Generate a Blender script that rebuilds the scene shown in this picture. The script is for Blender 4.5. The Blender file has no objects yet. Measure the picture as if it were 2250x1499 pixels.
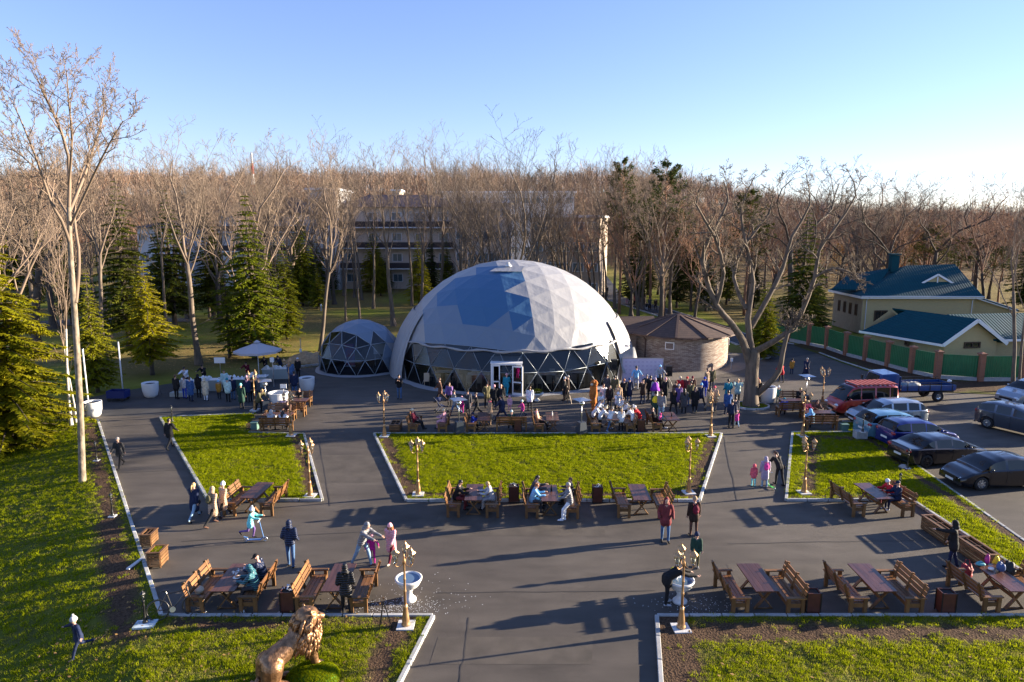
import bpy, bmesh, math, random
import numpy as np
from mathutils import Vector, Matrix, noise
R = math.radians; PI = math.pi
random.seed(7); rng = np.random.default_rng(7)
S = bpy.context.scene; C = S.collection
# ------------------------------------------------------------------ camera, sky, sun, exposure
CAM_H = 12.3; PITCH = R(9.82)
cd = bpy.data.cameras.new('camera'); cam = bpy.data.objects.new('camera', cd); C.objects.link(cam)
cam.location = (0, 0, CAM_H); cam.rotation_euler = (PI/2 - PITCH, 0, 0)
cd.lens = 24; cd.sensor_width = 36; cd.clip_start = .2; cd.clip_end = 3000; S.camera = cam
SUN_EL = R(11.5); SUN_AZ = R(12.3)          # azimuth counted from +X towards +Y
W = bpy.data.worlds.new('World'); S.world = W; W.use_nodes = True
nt = W.node_tree; bg = nt.nodes['Background']; sky = nt.nodes.new('ShaderNodeTexSky'); sky.sky_type = 'NISHITA'
sky.sun_disc = False; sky.sun_elevation = SUN_EL; sky.sun_rotation = PI/2 - SUN_AZ
sky.air_density = 1.0; sky.dust_density = 0.0; sky.ozone_density = 1.8; sky.altitude = 50
hs = nt.nodes.new('ShaderNodeHueSaturation'); hs.inputs['Saturation'].default_value = 1.0
gm = nt.nodes.new('ShaderNodeGamma'); gm.inputs[1].default_value = .85; nt.links.new(sky.outputs[0], gm.inputs[0]); nt.links.new(gm.outputs[0], hs.inputs['Color'])
wt = nt.nodes.new('ShaderNodeMix'); wt.data_type = 'RGBA'; wt.blend_type = 'MULTIPLY'; wt.inputs[0].default_value = 1; wt.inputs[7].default_value = (1.22, 1.27, 1.84, 1)
nt.links.new(hs.outputs[0], wt.inputs[6]); nt.links.new(wt.outputs[2], bg.inputs['Color'])
bg.inputs['Strength'].default_value = .050
sd = bpy.data.lights.new('sun', 'SUN'); sun = bpy.data.objects.new('sun', sd); C.objects.link(sun)
sd.energy = 5.0; sd.angle = R(.55); sd.color = (1, .85, .65)
sv = Vector((math.cos(SUN_EL)*math.cos(SUN_AZ), math.cos(SUN_EL)*math.sin(SUN_AZ), math.sin(SUN_EL)))
sun.rotation_euler = sv.to_track_quat('Z', 'Y').to_euler()
S.view_settings.view_transform = 'Standard'; S.view_settings.look = 'None'; S.view_settings.gamma = 1
S.view_settings.use_curve_mapping = False; S.view_settings.exposure = 2.1
S.cycles.max_bounces = 5; S.cycles.transparent_max_bounces = 12; S.cycles.use_adaptive_sampling = True
S.cycles.diffuse_bounces = 1; S.cycles.glossy_bounces = 2; S.cycles.transmission_bounces = 4
S.cycles.caustics_reflective = False; S.cycles.caustics_refractive = False
S.cycles.use_denoising = True

def G(u, v, z=0.0):
    """ground point seen at photo pixel (2250 x 1499), used once to survey the place"""
    x = (u-1125)/1500; y = -(v-749.5)/1500
    d = Vector((x, math.cos(PITCH) + y*math.sin(PITCH), -math.sin(PITCH) + y*math.cos(PITCH)))
    t = (z-CAM_H)/d.z
    return (d.x*t, d.y*t)
def ZAT(v, Y):
    """height of the point seen at row v standing at distance Y"""
    y = -(v-749.5)/1500
    return CAM_H + Y*(-math.sin(PITCH)+y*math.cos(PITCH))/(math.cos(PITCH)+y*math.sin(PITCH))
def XAT(u, v, Y):
    y = -(v-749.5)/1500
    return (u-1125)/1500*Y/(math.cos(PITCH)+y*math.sin(PITCH))

# ------------------------------------------------------------------ materials
MATS = {}
def mat(name, col, rough=.7, metal=0, var=0, scale=8, bump=0, bscale=None, spec=.4, alpha=1, trans=0, coat=0, col2=None, detail=4, stretch=None, sss=0, emit=None):
    if name in MATS: return MATS[name]
    m = bpy.data.materials.new(name); m.use_nodes = True; n = m.node_tree.nodes; l = m.node_tree.links
    b = n['Principled BSDF']; b.inputs['Roughness'].default_value = rough; b.inputs['Metallic'].default_value = metal
    b.inputs['Base Color'].default_value = (*col, 1); b.inputs['Specular IOR Level'].default_value = spec
    b.inputs['Alpha'].default_value = alpha; b.inputs['Transmission Weight'].default_value = trans
    b.inputs['Coat Weight'].default_value = coat; b.inputs['Coat Roughness'].default_value = .05
    m.diffuse_color = (*col, 1)
    if var or bump or col2:
        tc = n.new('ShaderNodeTexCoord'); mp = n.new('ShaderNodeMapping'); l.new(tc.outputs['Object'], mp.inputs[0])
        if stretch: mp.inputs['Scale'].default_value = stretch
        nz = n.new('ShaderNodeTexNoise'); nz.inputs['Scale'].default_value = scale; nz.inputs['Detail'].default_value = detail
        l.new(mp.outputs[0], nz.inputs['Vector'])
        if var or col2:
            rp = n.new('ShaderNodeMapRange'); rp.inputs[1].default_value = .3; rp.inputs[2].default_value = .7
            l.new(nz.outputs[0], rp.inputs[0])
            mx = n.new('ShaderNodeMix'); mx.data_type = 'RGBA'
            c2 = col2 or tuple(min(1, c*(1+var)) for c in col); c1 = col if col2 else tuple(c*(1-var) for c in col)
            mx.inputs[6].default_value = (*c1, 1); mx.inputs[7].default_value = (*c2, 1)
            l.new(rp.outputs[0], mx.inputs[0]); l.new(mx.outputs[2], b.inputs['Base Color'])
        if bump:
            bp = n.new('ShaderNodeBump'); bp.inputs['Strength'].default_value = bump; bp.inputs['Distance'].default_value = .02
            n2 = nz
            if bscale:
                n2 = n.new('ShaderNodeTexNoise'); n2.inputs['Scale'].default_value = bscale; n2.inputs['Detail'].default_value = 5
                l.new(mp.outputs[0], n2.inputs['Vector'])
            l.new(n2.outputs[0], bp.inputs['Height']); l.new(bp.outputs[0], b.inputs['Normal'])
    if emit:
        b.inputs['Emission Color'].default_value = (*emit, 1); b.inputs['Emission Strength'].default_value = 1
    MATS[name] = m; return m

def foliage_mat(name, c1, c2, trans=.35):
    m = bpy.data.materials.new(name); m.use_nodes = True; n = m.node_tree.nodes; l = m.node_tree.links
    n.remove(n['Principled BSDF']); out = n['Material Output']
    tc = n.new('ShaderNodeTexCoord'); nz = n.new('ShaderNodeTexNoise'); nz.inputs['Scale'].default_value = 1.3; nz.inputs['Detail'].default_value = 3
    oi = n.new('ShaderNodeObjectInfo')
    l.new(tc.outputs['Object'], nz.inputs['Vector'])
    ad = n.new('ShaderNodeMath'); ad.operation = 'MULTIPLY_ADD'; l.new(oi.outputs['Random'], ad.inputs[0]); ad.inputs[1].default_value = .5
    l.new(nz.outputs[0], ad.inputs[2])
    rp = n.new('ShaderNodeMapRange'); rp.inputs[1].default_value = .45; rp.inputs[2].default_value = 1.05; l.new(ad.outputs[0], rp.inputs[0])
    mx = n.new('ShaderNodeMix'); mx.data_type = 'RGBA'; mx.inputs[6].default_value = (*c1, 1); mx.inputs[7].default_value = (*c2, 1)
    l.new(rp.outputs[0], mx.inputs[0])
    df = n.new('ShaderNodeBsdfDiffuse'); tr = n.new('ShaderNodeBsdfTranslucent'); ms = n.new('ShaderNodeMixShader'); ms.inputs[0].default_value = trans
    l.new(mx.outputs[2], df.inputs[0]); l.new(mx.outputs[2], tr.inputs[0]); l.new(df.outputs[0], ms.inputs[1]); l.new(tr.outputs[0], ms.inputs[2])
    l.new(ms.outputs[0], out.inputs[0]); m.diffuse_color = (*c1, 1)
    MATS[name] = m; return m

def brick_mat(name, c1, c2, mortar, bw=.25, rh=.075, axis='box', mort=.012, bump=.4, rough=.85):
    m = bpy.data.materials.new(name); m.use_nodes = True; n = m.node_tree.nodes; l = m.node_tree.links; b = n['Principled BSDF']
    b.inputs['Roughness'].default_value = rough
    tc = n.new('ShaderNodeTexCoord'); sx = n.new('ShaderNodeSeparateXYZ'); l.new(tc.outputs['Object'], sx.inputs[0])
    cb = n.new('ShaderNodeCombineXYZ'); l.new(sx.outputs[2], cb.inputs[1])
    if axis == 'round':
        at = n.new('ShaderNodeMath'); at.operation = 'ARCTAN2'; l.new(sx.outputs[1], at.inputs[0]); l.new(sx.outputs[0], at.inputs[1])
        mu = n.new('ShaderNodeMath'); mu.operation = 'MULTIPLY'; mu.inputs[1].default_value = 4.3; l.new(at.outputs[0], mu.inputs[0]); l.new(mu.outputs[0], cb.inputs[0])
    else:
        ad = n.new('ShaderNodeMath'); ad.operation = 'ADD'; l.new(sx.outputs[0], ad.inputs[0]); l.new(sx.outputs[1], ad.inputs[1]); l.new(ad.outputs[0], cb.inputs[0])
    br = n.new('ShaderNodeTexBrick'); br.inputs['Scale'].default_value = 1; br.inputs['Brick Width'].default_value = bw; br.inputs['Row Height'].default_value = rh
    br.inputs['Mortar Size'].default_value = mort; br.inputs['Color1'].default_value = (*c1, 1); br.inputs['Color2'].default_value = (*c2, 1); br.inputs['Mortar'].default_value = (*mortar, 1)
    l.new(cb.outputs[0], br.inputs['Vector']); l.new(br.outputs[0], b.inputs['Base Color'])
    bp = n.new('ShaderNodeBump'); bp.inputs['Strength'].default_value = bump; bp.inputs['Distance'].default_value = .03; bp.invert = True
    l.new(br.outputs['Fac'], bp.inputs['Height']); l.new(bp.outputs[0], b.inputs['Normal'])
    MATS[name] = m; return m

# ------------------------------------------------------------------ mesh helpers
class MB:
    def __init__(s): s.v = []; s.f = []; s.m = []; s.mi = 0; s.x = Matrix.Identity(4)
    def add(s, vs, fs, mi=None):
        o = len(s.v); X = s.x
        s.v.extend([tuple(X @ Vector(p)) for p in vs]); s.f.extend([tuple(o+i for i in f) for f in fs]); s.m.extend([s.mi if mi is None else mi]*len(fs))
    def box(s, c, d, rz=0, rx=0, ry=0, mi=None):
        dx, dy, dz = d[0]/2, d[1]/2, d[2]/2
        vs = [Vector((a*dx, b*dy, e*dz)) for a in (-1, 1) for b in (-1, 1) for e in (-1, 1)]
        if rz or rx or ry:
            m = Matrix.Rotation(rz, 3, 'Z') @ Matrix.Rotation(rx, 3, 'X') @ Matrix.Rotation(ry, 3, 'Y'); vs = [m @ p for p in vs]
        c = Vector(c)
        s.add([p+c for p in vs], [(0,1,3,2),(4,6,7,5),(0,4,5,1),(2,3,7,6),(0,2,6,4),(1,5,7,3)], mi)
    def bar(s, a, b, w, h, up=(0,0,1), mi=None):
        a = Vector(a); b = Vector(b); d = (b-a).normalized(); u = Vector(up)
        if abs(d.dot(u)) > .98: u = Vector((1, 0, 0))
        sd_ = d.cross(u).normalized()*w/2; u2 = sd_.cross(d).normalized()*h/2
        vs = [a-sd_-u2, a+sd_-u2, a+sd_+u2, a-sd_+u2, b-sd_-u2, b+sd_-u2, b+sd_+u2, b-sd_+u2]
        s.add(vs, [(0,1,2,3),(7,6,5,4),(0,4,5,1),(1,5,6,2),(2,6,7,3),(3,7,4,0)], mi)
    def tube(s, pts, rad, n=8, cap=True, mi=None):
        pts = [Vector(p) for p in pts]; k = len(pts)
        if not hasattr(rad, '__len__'): rad = [rad]*k
        t0 = (pts[1]-pts[0]).normalized(); ref = Vector((1, 0, 0)) if abs(t0.x) < .8 else Vector((0, 1, 0))
        vs = []
        for i in range(k):
            t = (pts[min(i+1, k-1)]-pts[max(i-1, 0)])
            t = t.normalized() if t.length > 1e-9 else t0
            a = ref - t*ref.dot(t); a.normalize(); ref = a; b = t.cross(a)
            for j in range(n):
                q = 2*PI*j/n; vs.append(pts[i]+(a*math.cos(q)+b*math.sin(q))*rad[i])
        fs = [(i*n+j, i*n+(j+1) % n, (i+1)*n+(j+1) % n, (i+1)*n+j) for i in range(k-1) for j in range(n)]
        if cap: fs += [tuple(range(n))[::-1], tuple((k-1)*n+j for j in range(n))]
        s.add(vs, fs, mi)
    def lathe(s, prof, n=16, c=(0,0,0), sx=1, sy=1, mi=None, cap=True):
        vs = [(c[0]+r*math.cos(2*PI*j/n)*sx, c[1]+r*math.sin(2*PI*j/n)*sy, c[2]+z) for r, z in prof for j in range(n)]
        k = len(prof); fs = [(i*n+j, i*n+(j+1) % n, (i+1)*n+(j+1) % n, (i+1)*n+j) for i in range(k-1) for j in range(n)]
        if cap: fs += [tuple(range(n))[::-1], tuple((k-1)*n+j for j in range(n))]
        s.add(vs, fs, mi)
    def ell(s, c, r, n=10, k=7, mi=None, m3=None):
        vs = []; c = Vector(c)
        for i in range(1, k):
            a = PI*i/k
            for j in range(n):
                p = Vector((r[0]*math.sin(a)*math.cos(2*PI*j/n), r[1]*math.sin(a)*math.sin(2*PI*j/n), -r[2]*math.cos(a))); vs.append(p)
        vs += [Vector((0, 0, -r[2])), Vector((0, 0, r[2]))]
        if m3: vs = [m3 @ p for p in vs]
        vs = [p+c for p in vs]
        fs = [(i*n+j, i*n+(j+1) % n, (i+1)*n+(j+1) % n, (i+1)*n+j) for i in range(k-2) for j in range(n)]
        b = len(vs)-2
        fs += [(b, (j+1) % n, j) for j in range(n)] + [((k-2)*n+j, (k-2)*n+(j+1) % n, b+1) for j in range(n)]
        s.add(vs, fs, mi)
    def prism(s, poly, z0, z1, mi=None):
        n = len(poly); vs = [(x, y, z0) for x, y in poly]+[(x, y, z1) for x, y in poly]
        s.add(vs, [tuple(range(n))[::-1], tuple(range(n, 2*n))]+[(i, (i+1) % n, n+(i+1) % n, n+i) for i in range(n)], mi)
    def mesh(s, name, smooth=False):
        me = bpy.data.meshes.new(name); me.from_pydata([tuple(p) for p in s.v], [], s.f)
        if any(s.m): me.polygons.foreach_set('material_index', s.m)
        if smooth: me.polygons.foreach_set('use_smooth', [True]*len(s.f))
        me.update(); return me
    def build(s, name, m, parent=None, smooth=False, loc=None, rz=0):
        return obj(name, s.mesh(name, smooth), m, parent, loc, rz)

def obj(name, me, m=None, parent=None, loc=None, rz=0):
    o = bpy.data.objects.new(name, me); C.objects.link(o)
    if m is not None and me is not None:
        for q in (m if isinstance(m, (list, tuple)) else [m]):
            me.materials.append(MATS[q] if isinstance(q, str) else q)
    if parent: o.parent = parent
    if loc: o.location = loc if len(loc) == 3 else (*loc, 0)
    if rz: o.rotation_euler.z = rz
    return o
def tag(o, label=None, cat=None, group=None, kind=None):
    if label: o['label'] = label
    if cat: o['category'] = cat
    if group: o['group'] = group
    if kind: o['kind'] = kind
    return o
def thing(name, label, cat, loc=(0,0,0), rz=0, group=None):
    o = bpy.data.objects.new(name, None); C.objects.link(o); o.empty_display_size = .2
    o.location = loc if len(loc) == 3 else (*loc, 0); o.rotation_euler.z = rz
    return tag(o, label, cat, group)
def dup(root, loc, rz=0, label=None, group=None, scale=None):
    r = root.copy(); C.objects.link(r); r.location = loc if len(loc) == 3 else (*loc, 0); r.rotation_euler.z = rz
    if label: r['label'] = label
    if group: r['group'] = group
    if scale: r.scale = scale if hasattr(scale, '__len__') else (scale,)*3
    for ch in list(root.children):
        c = ch.copy(); C.objects.link(c); c.parent = r
        for g in ch.children:
            d = g.copy(); C.objects.link(d); d.parent = c
    return r
def smooth_angle(o, a=40):
    for p in o.data.polygons: p.use_smooth = True
    if hasattr(o.data, 'set_sharp_from_angle'): o.data.set_sharp_from_angle(angle=R(a))
    return o
# ------------------------------------------------------------------ ground materials
def asphalt_mat():
    m = bpy.data.materials.new('asphalt'); m.use_nodes = True; n = m.node_tree.nodes; l = m.node_tree.links; b = n['Principled BSDF']
    tc = n.new('ShaderNodeTexCoord')
    def noise_(sc, det, lo, hi, stretch=(1,1,1)):
        mp = n.new('ShaderNodeMapping'); mp.inputs['Scale'].default_value = stretch; l.new(tc.outputs['Object'], mp.inputs[0])
        z = n.new('ShaderNodeTexNoise'); z.inputs['Scale'].default_value = sc; z.inputs['Detail'].default_value = det; l.new(mp.outputs[0], z.inputs['Vector'])
        r = n.new('ShaderNodeMapRange'); r.inputs[1].default_value = lo; r.inputs[2].default_value = hi; l.new(z.outputs[0], r.inputs[0]); return r, z
    big, _ = noise_(.12, 5, .35, .68); mid, _ = noise_(1.6, 6, .3, .75, (.35, 1, 1)); fine, fz = noise_(60, 3, .25, .8)
    c = n.new('ShaderNodeMix'); c.data_type = 'RGBA'; c.inputs[6].default_value = (.070, .059, .049, 1); c.inputs[7].default_value = (.112, .095, .077, 1); l.new(big.outputs[0], c.inputs[0])
    d = n.new('ShaderNodeMix'); d.data_type = 'RGBA'; d.blend_type = 'MULTIPLY'; d.inputs[0].default_value = .85; l.new(c.outputs[2], d.inputs[6])
    cr = n.new('ShaderNodeMapRange'); cr.inputs[3].default_value = .72; cr.inputs[4].default_value = 1.2; l.new(mid.outputs[0], cr.inputs[0]); l.new(cr.outputs[0], d.inputs[7])
    e = n.new('ShaderNodeMix'); e.data_type = 'RGBA'; e.blend_type = 'MULTIPLY'; e.inputs[0].default_value = .6; l.new(d.outputs[2], e.inputs[6])
    fr = n.new('ShaderNodeMapRange'); fr.inputs[3].default_value = .45; fr.inputs[4].default_value = 1.6; l.new(fine.outputs[0], fr.inputs[0]); l.new(fr.outputs[0], e.inputs[7])
    # dust brought in around the round building and the parking lot
    vo = n.new('ShaderNodeTexVoronoi'); vo.feature = 'DISTANCE_TO_EDGE'; vo.inputs['Scale'].default_value = .16; vo.inputs['Randomness'].default_value = 1
    wn = n.new('ShaderNodeTexNoise'); wn.inputs['Scale'].default_value = .9; wn.inputs['Detail'].default_value = 6; l.new(tc.outputs['Object'], wn.inputs['Vector'])
    wa = n.new('ShaderNodeVectorMath'); wa.operation = 'MULTIPLY_ADD'; wa.inputs[1].default_value = (1.6, 1.6, 0); l.new(wn.outputs['Color'], wa.inputs[0]); l.new(tc.outputs['Object'], wa.inputs[2]); l.new(wa.outputs[0], vo.inputs['Vector'])
    ck = n.new('ShaderNodeMapRange'); ck.inputs[1].default_value = .001; ck.inputs[2].default_value = .006; ck.inputs[3].default_value = .93; ck.inputs[4].default_value = 1; l.new(vo.outputs['Distance'], ck.inputs[0])
    st, _ = noise_(.45, 7, .60, .72, (.6, 1, 1)); sr = n.new('ShaderNodeMapRange'); sr.inputs[3].default_value = 1; sr.inputs[4].default_value = .62; l.new(st.outputs[0], sr.inputs[0])
    mu = n.new('ShaderNodeMath'); mu.operation = 'MULTIPLY'; l.new(ck.outputs[0], mu.inputs[0]); l.new(sr.outputs[0], mu.inputs[1])
    g_ = n.new('ShaderNodeMix'); g_.data_type = 'RGBA'; g_.blend_type = 'MULTIPLY'; g_.inputs[0].default_value = 1; l.new(e.outputs[2], g_.inputs[6]); l.new(mu.outputs[0], g_.inputs[7])
    l.new(g_.outputs[2], b.inputs['Base Color']); b.inputs['Roughness'].default_value = .78; b.inputs['Specular IOR Level'].default_value = .35
    bp = n.new('ShaderNodeBump'); bp.inputs['Strength'].default_value = .5; bp.inputs['Distance'].default_value = .012; l.new(fz.outputs[0], bp.inputs['Height']); l.new(bp.outputs[0], b.inputs['Normal'])
    MATS['asphalt'] = m
asphalt_mat()
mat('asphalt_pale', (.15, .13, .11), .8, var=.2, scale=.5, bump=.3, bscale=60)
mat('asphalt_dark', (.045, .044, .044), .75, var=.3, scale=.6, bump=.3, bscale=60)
mat('kerb', (.42, .42, .41), .85, var=.18, scale=4, bump=.2, bscale=40)
mat('concrete', (.36, .36, .35), .85, var=.2, scale=6, bump=.3, bscale=50)

def soil_lawn_mat(name, g1, g2, s1, s2):
    m = bpy.data.materials.new(name); m.use_nodes = True; n = m.node_tree.nodes; l = m.node_tree.links; b = n['Principled BSDF']
    b.inputs['Roughness'].default_value = .95; b.inputs['Specular IOR Level'].default_value = .1
    at = n.new('ShaderNodeAttribute'); at.attribute_name = 'soil'
    tc = n.new('ShaderNodeTexCoord')
    def nz(sc, det):
        z = n.new('ShaderNodeTexNoise'); z.inputs['Scale'].default_value = sc; z.inputs['Detail'].default_value = det; l.new(tc.outputs['Object'], z.inputs['Vector'])
        r = n.new('ShaderNodeMapRange'); r.inputs[1].default_value = .35; r.inputs[2].default_value = .65; l.new(z.outputs[0], r.inputs[0]); return r, z
    a, _ = nz(.8, 5); f, fz = nz(14, 5)
    g = n.new('ShaderNodeMix'); g.data_type = 'RGBA'; g.inputs[6].default_value = (*g1, 1); g.inputs[7].default_value = (*g2, 1); l.new(a.outputs[0], g.inputs[0])
    s = n.new('ShaderNodeMix'); s.data_type = 'RGBA'; s.inputs[6].default_value = (*s1, 1); s.inputs[7].default_value = (*s2, 1); l.new(f.outputs[0], s.inputs[0])
    x = n.new('ShaderNodeMix'); x.data_type = 'RGBA'; l.new(at.outputs['Fac'], x.inputs[0]); l.new(g.outputs[2], x.inputs[6]); l.new(s.outputs[2], x.inputs[7])
    l.new(x.outputs[2], b.inputs['Base Color'])
    bp = n.new('ShaderNodeBump'); bp.inputs['Strength'].default_value = 1; bp.inputs['Distance'].default_value = .06; l.new(fz.outputs[0], bp.inputs['Height']); l.new(bp.outputs[0], b.inputs['Normal'])
    MATS[name] = m
soil_lawn_mat('lawn_soil', (.08, .10, .012), (.12, .13, .018), (.045, .028, .018), (.11, .068, .042))
soil_lawn_mat('park_floor', (.17, .20, .02), (.23, .23, .035), (.11, .075, .035), (.21, .14, .06))

# ------------------------------------------------------------------ terrain
def smooth(a, b, x):
    t = min(1, max(0, (x-a)/(b-a))); return t*t*(3-2*t)
def TH(x, y):
    """terrain height"""
    far = smooth(170, 430, y); side = 1-smooth(60, 260, x*(450/max(y, 300)))
    h = far*(7+23*side) + far*2.2*noise.noise(Vector((x*.012, y*.012, 3)))
    return h
KL = [G(215, 925), G(355, 1357), G(420, 1560)]
def VZ(x, y):
    """the verge left of the plaza is a bank that falls away from the kerb"""
    if y > 46 or x > 0: return 0
    if y > KL[0][1]: kx = KL[0][0]
    else:
        a, b = (KL[0], KL[1]) if y > KL[1][1] else (KL[1], KL[2]); kx = a[0]+(b[0]-a[0])*(y-a[1])/(b[1]-a[1])
    return -.135*max(0, min(14, kx-.9-x))*smooth(46, 38, y)*1.0
def grid_obj(name, xs, ys, zf, m, skip=None):
    nx, ny = len(xs), len(ys)
    v = [(x, y, zf(x, y)) for y in ys for x in xs]
    f = [(j*nx+i, j*nx+i+1, (j+1)*nx+i+1, (j+1)*nx+i) for j in range(ny-1) for i in range(nx-1)]
    me = bpy.data.meshes.new(name); me.from_pydata(v, [], f); me.polygons.foreach_set('use_smooth', [True]*len(f))
    o = obj(name, me, m); return o
def set_soil(me, fn):
    at = me.attributes.new('soil', 'FLOAT', 'POINT')
    at.data.foreach_set('value', [fn(v.co.x, v.co.y) for v in me.vertices])
xs = list(np.concatenate([np.linspace(-1500, -170, 12), np.linspace(-150, 150, 151), np.linspace(170, 1500, 12)]))
ys = list(np.concatenate([np.linspace(-200, 0, 5), np.linspace(6, 170, 83), np.linspace(185, 520, 30), np.linspace(600, 2200, 8)]))
gz = grid_obj('ground', xs, ys, lambda x, y: TH(x, y) + VZ(x, y) - (.06 if VZ(x, y) == 0 else .12) + (.05*noise.noise(Vector((x*.3, y*.3, 0))) if y > 62 else -.02), 'park_floor')
tag(gz, kind='structure')
def park_soil(x, y):
    n_ = noise.noise(Vector((x*.09, y*.09, 5)))*.5+.5
    lit = smooth(-14, -6, x)*smooth(66, 74, y)                       # mown turf of the clearing
    s = .8*smooth(.25, .6, n_)*(1-.85*lit)
    if x > 26 and y > 84: s = .65+.3*n_
    return min(1, s + .5*smooth(130, 170, y))
set_soil(gz.data, park_soil)

# ------------------------------------------------------------------ asphalt sheets
def sheet(name, pts, z, m, kind='structure'):
    me = bpy.data.meshes.new(name); bm = bmesh.new()
    vs = [bm.verts.new((x, y, z)) for x, y in pts]; f = bm.faces.new(vs); bmesh.ops.triangulate(bm, faces=[f])
    bmesh.ops.recalc_face_normals(bm, faces=bm.faces)
    for f in bm.faces:
        if f.normal.z < 0: f.normal_flip()
    bm.to_mesh(me); bm.free(); return tag(obj(name, me, m), kind=kind)
def PX(*uv): return [G(u, v) for u, v in uv]
plaza = PX((880,1700),(355,1357),(215,925),(150,925),(150,885),(250,862),(380,842),(560,826),(640,812),(700,806),(860,800),(1130,800),(1400,785),(1600,790),(1700,790),(1745,757),(1800,776),(1850,795),(1940,825),(2060,858),(2250,866),(2600,868),(2600,1400),(2253,1190),(1890,935),(1850,930),(1870,951),(2000,1101),(2250,1262),(2500,1420),(2500,1500),(1443,1700))
sheet('plaza', plaza, 0.0, 'asphalt')
# raised park road behind the round building, coming down to the parking lot
road = PX((1262,598),(1330,603),(1372,655),(1454,676),(1580,714),(1665,744),(1745,757),(1800,776),(1700,792),(1600,750),(1445,694),(1322,655),(1290,625))
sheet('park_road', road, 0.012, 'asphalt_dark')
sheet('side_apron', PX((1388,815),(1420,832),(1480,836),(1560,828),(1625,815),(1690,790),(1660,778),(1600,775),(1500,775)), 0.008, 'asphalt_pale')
sheet('stall_shade_sheet', PX((255,862),(380,842),(560,828),(660,812),(700,835),(640,905),(430,912),(222,915),(230,880)), 0.004, 'asphalt_dark')  # darker sheet paints the shade around the stall onto the plaza
sheet('far_road', PX((0,712),(180,700),(420,700),(420,707),(200,712),(0,728)), .03, 'asphalt')
# patch repairs and pour joints in the asphalt
for k, (u0, v0, u1, v1) in enumerate([(955,1400,1300,1460),(960,1130,1330,1178),(700,1000,850,1060),(1590,1240,1960,1300)]):
    a = G(u0, v0); b = G(u1, v1)
    sheet('asphalt_patch', [(a[0], b[1]), (b[0], b[1]), (b[0]+.2, a[1]), (a[0]+.1, a[1])], .004, mat('asphalt_patch', (.080, .067, .053), .8, var=.25, scale=1.2, bump=.4, bscale=70))

def joint(a, b, w=.05):
    a = Vector(G(*a)); b = Vector(G(*b)); n_ = Vector((-(b-a).y, (b-a).x)).normalized()*w/2; k = 14; P = []
    for s in (1, -1):
        for i in (range(k+1) if s == 1 else range(k, -1, -1)):
            p = a.lerp(b, i/k)+n_*s*random.uniform(.4, 1.5)+n_*2*noise.noise(Vector((i*.4, a.x, 0))); P.append((p.x, p.y))
    sheet('asphalt_joint', P, .008, mat('asphalt_joint', (.050, .044, .038), .7))
for a, b in (((960, 1303), (1440, 1298)), ((725, 1112), (700, 960)), ((1600, 1195), (2010, 1188)), ((400, 1190), (960, 1160)), ((1010, 1500), (1030, 1357)), ((1590, 960), (1620, 1101)), ((250, 1040), (420, 1032)), ((870, 915), (1720, 922))): joint(a, b)
# ------------------------------------------------------------------ kerbs of separate stones
KB = MB(); KB.box((0, 0, .02), (.965, .13, .20)); KB_ME = KB.mesh('kerb_stone')
kb_count = 0
def bevel_me(me, w=.012):
    bm = bmesh.new(); bm.from_mesh(me); bmesh.ops.bevel(bm, geom=list(bm.edges), offset=w, segments=1, affect='EDGES'); bm.to_mesh(me); bm.free()
bevel_me(KB_ME); KB_ME.materials.append(MATS['kerb'])
def vary(m, a=.72, b_=1.12):
    n = m.node_tree.nodes; l = m.node_tree.links; b = n['Principled BSDF']; src = b.inputs['Base Color'].links[0].from_socket
    oi = n.new('ShaderNodeObjectInfo'); r_ = n.new('ShaderNodeMapRange'); r_.inputs[3].default_value = a; r_.inputs[4].default_value = b_; l.new(oi.outputs['Random'], r_.inputs[0])
    x = n.new('ShaderNodeMix'); x.data_type = 'RGBA'; x.blend_type = 'MULTIPLY'; x.inputs[0].default_value = 1; l.new(src, x.inputs[6]); l.new(r_.outputs[0], x.inputs[7]); l.new(x.outputs[2], b.inputs['Base Color'])
vary(MATS['kerb'])
def kerb(pts, stone=1.0, h=0.0):
    root = bpy.data.objects.new('kerb', None); C.objects.link(root); tag(root, kind='structure')
    for (a, b) in zip(pts, pts[1:]):
        a = Vector((*a, 0)); b = Vector((*b, 0)); L = (b-a).length; n_ = max(1, round(L/stone)); d = (b-a)/n_
        ang = math.atan2(d.y, d.x)
        for i in range(n_):
            o = bpy.data.objects.new('kerb_stone', KB_ME); C.objects.link(o); o.parent = root
            p = a+d*(i+.5); o.location = (p.x, p.y, h+random.uniform(-.006, .006)); o.rotation_euler = (0, random.uniform(-.004, .004), ang+random.uniform(-.006, .006)); o.scale = (d.length/1.0, 1, 1)
kerb(PX((215,925),(355,1357),(952,1357),(872,1515)))
kerb(PX((1453,1515),(1443,1357),(2300,1357)))
kerb(PX((822,955),(1585,955),(1537,1102),(893,1102),(822,955)))
kerb(PX((560,911),(352,919),(458,1101),(708,1101),(668,956),(545,953)))
kerb(PX((1870,952),(1741,952),(1727,1101),(2003,1101),(2270,1275)))
kerb(PX((1850,927),(1880,930),(2280,1212)), 1.0, -.03)
kerb(PX((150,925),(215,925)))
kerb(PX((1800,776),(1850,795),(1940,824)), 1, -.02); kerb(PX((1372,655),(1454,676),(1580,714),(1665,744),(1745,757)), 2, -.02)
kerb(PX((1322,655),(1445,694),(1600,750),(1693,786),(1640,796)), 2, -.02); kerb(PX((640,808),(700,802)), 1)

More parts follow.
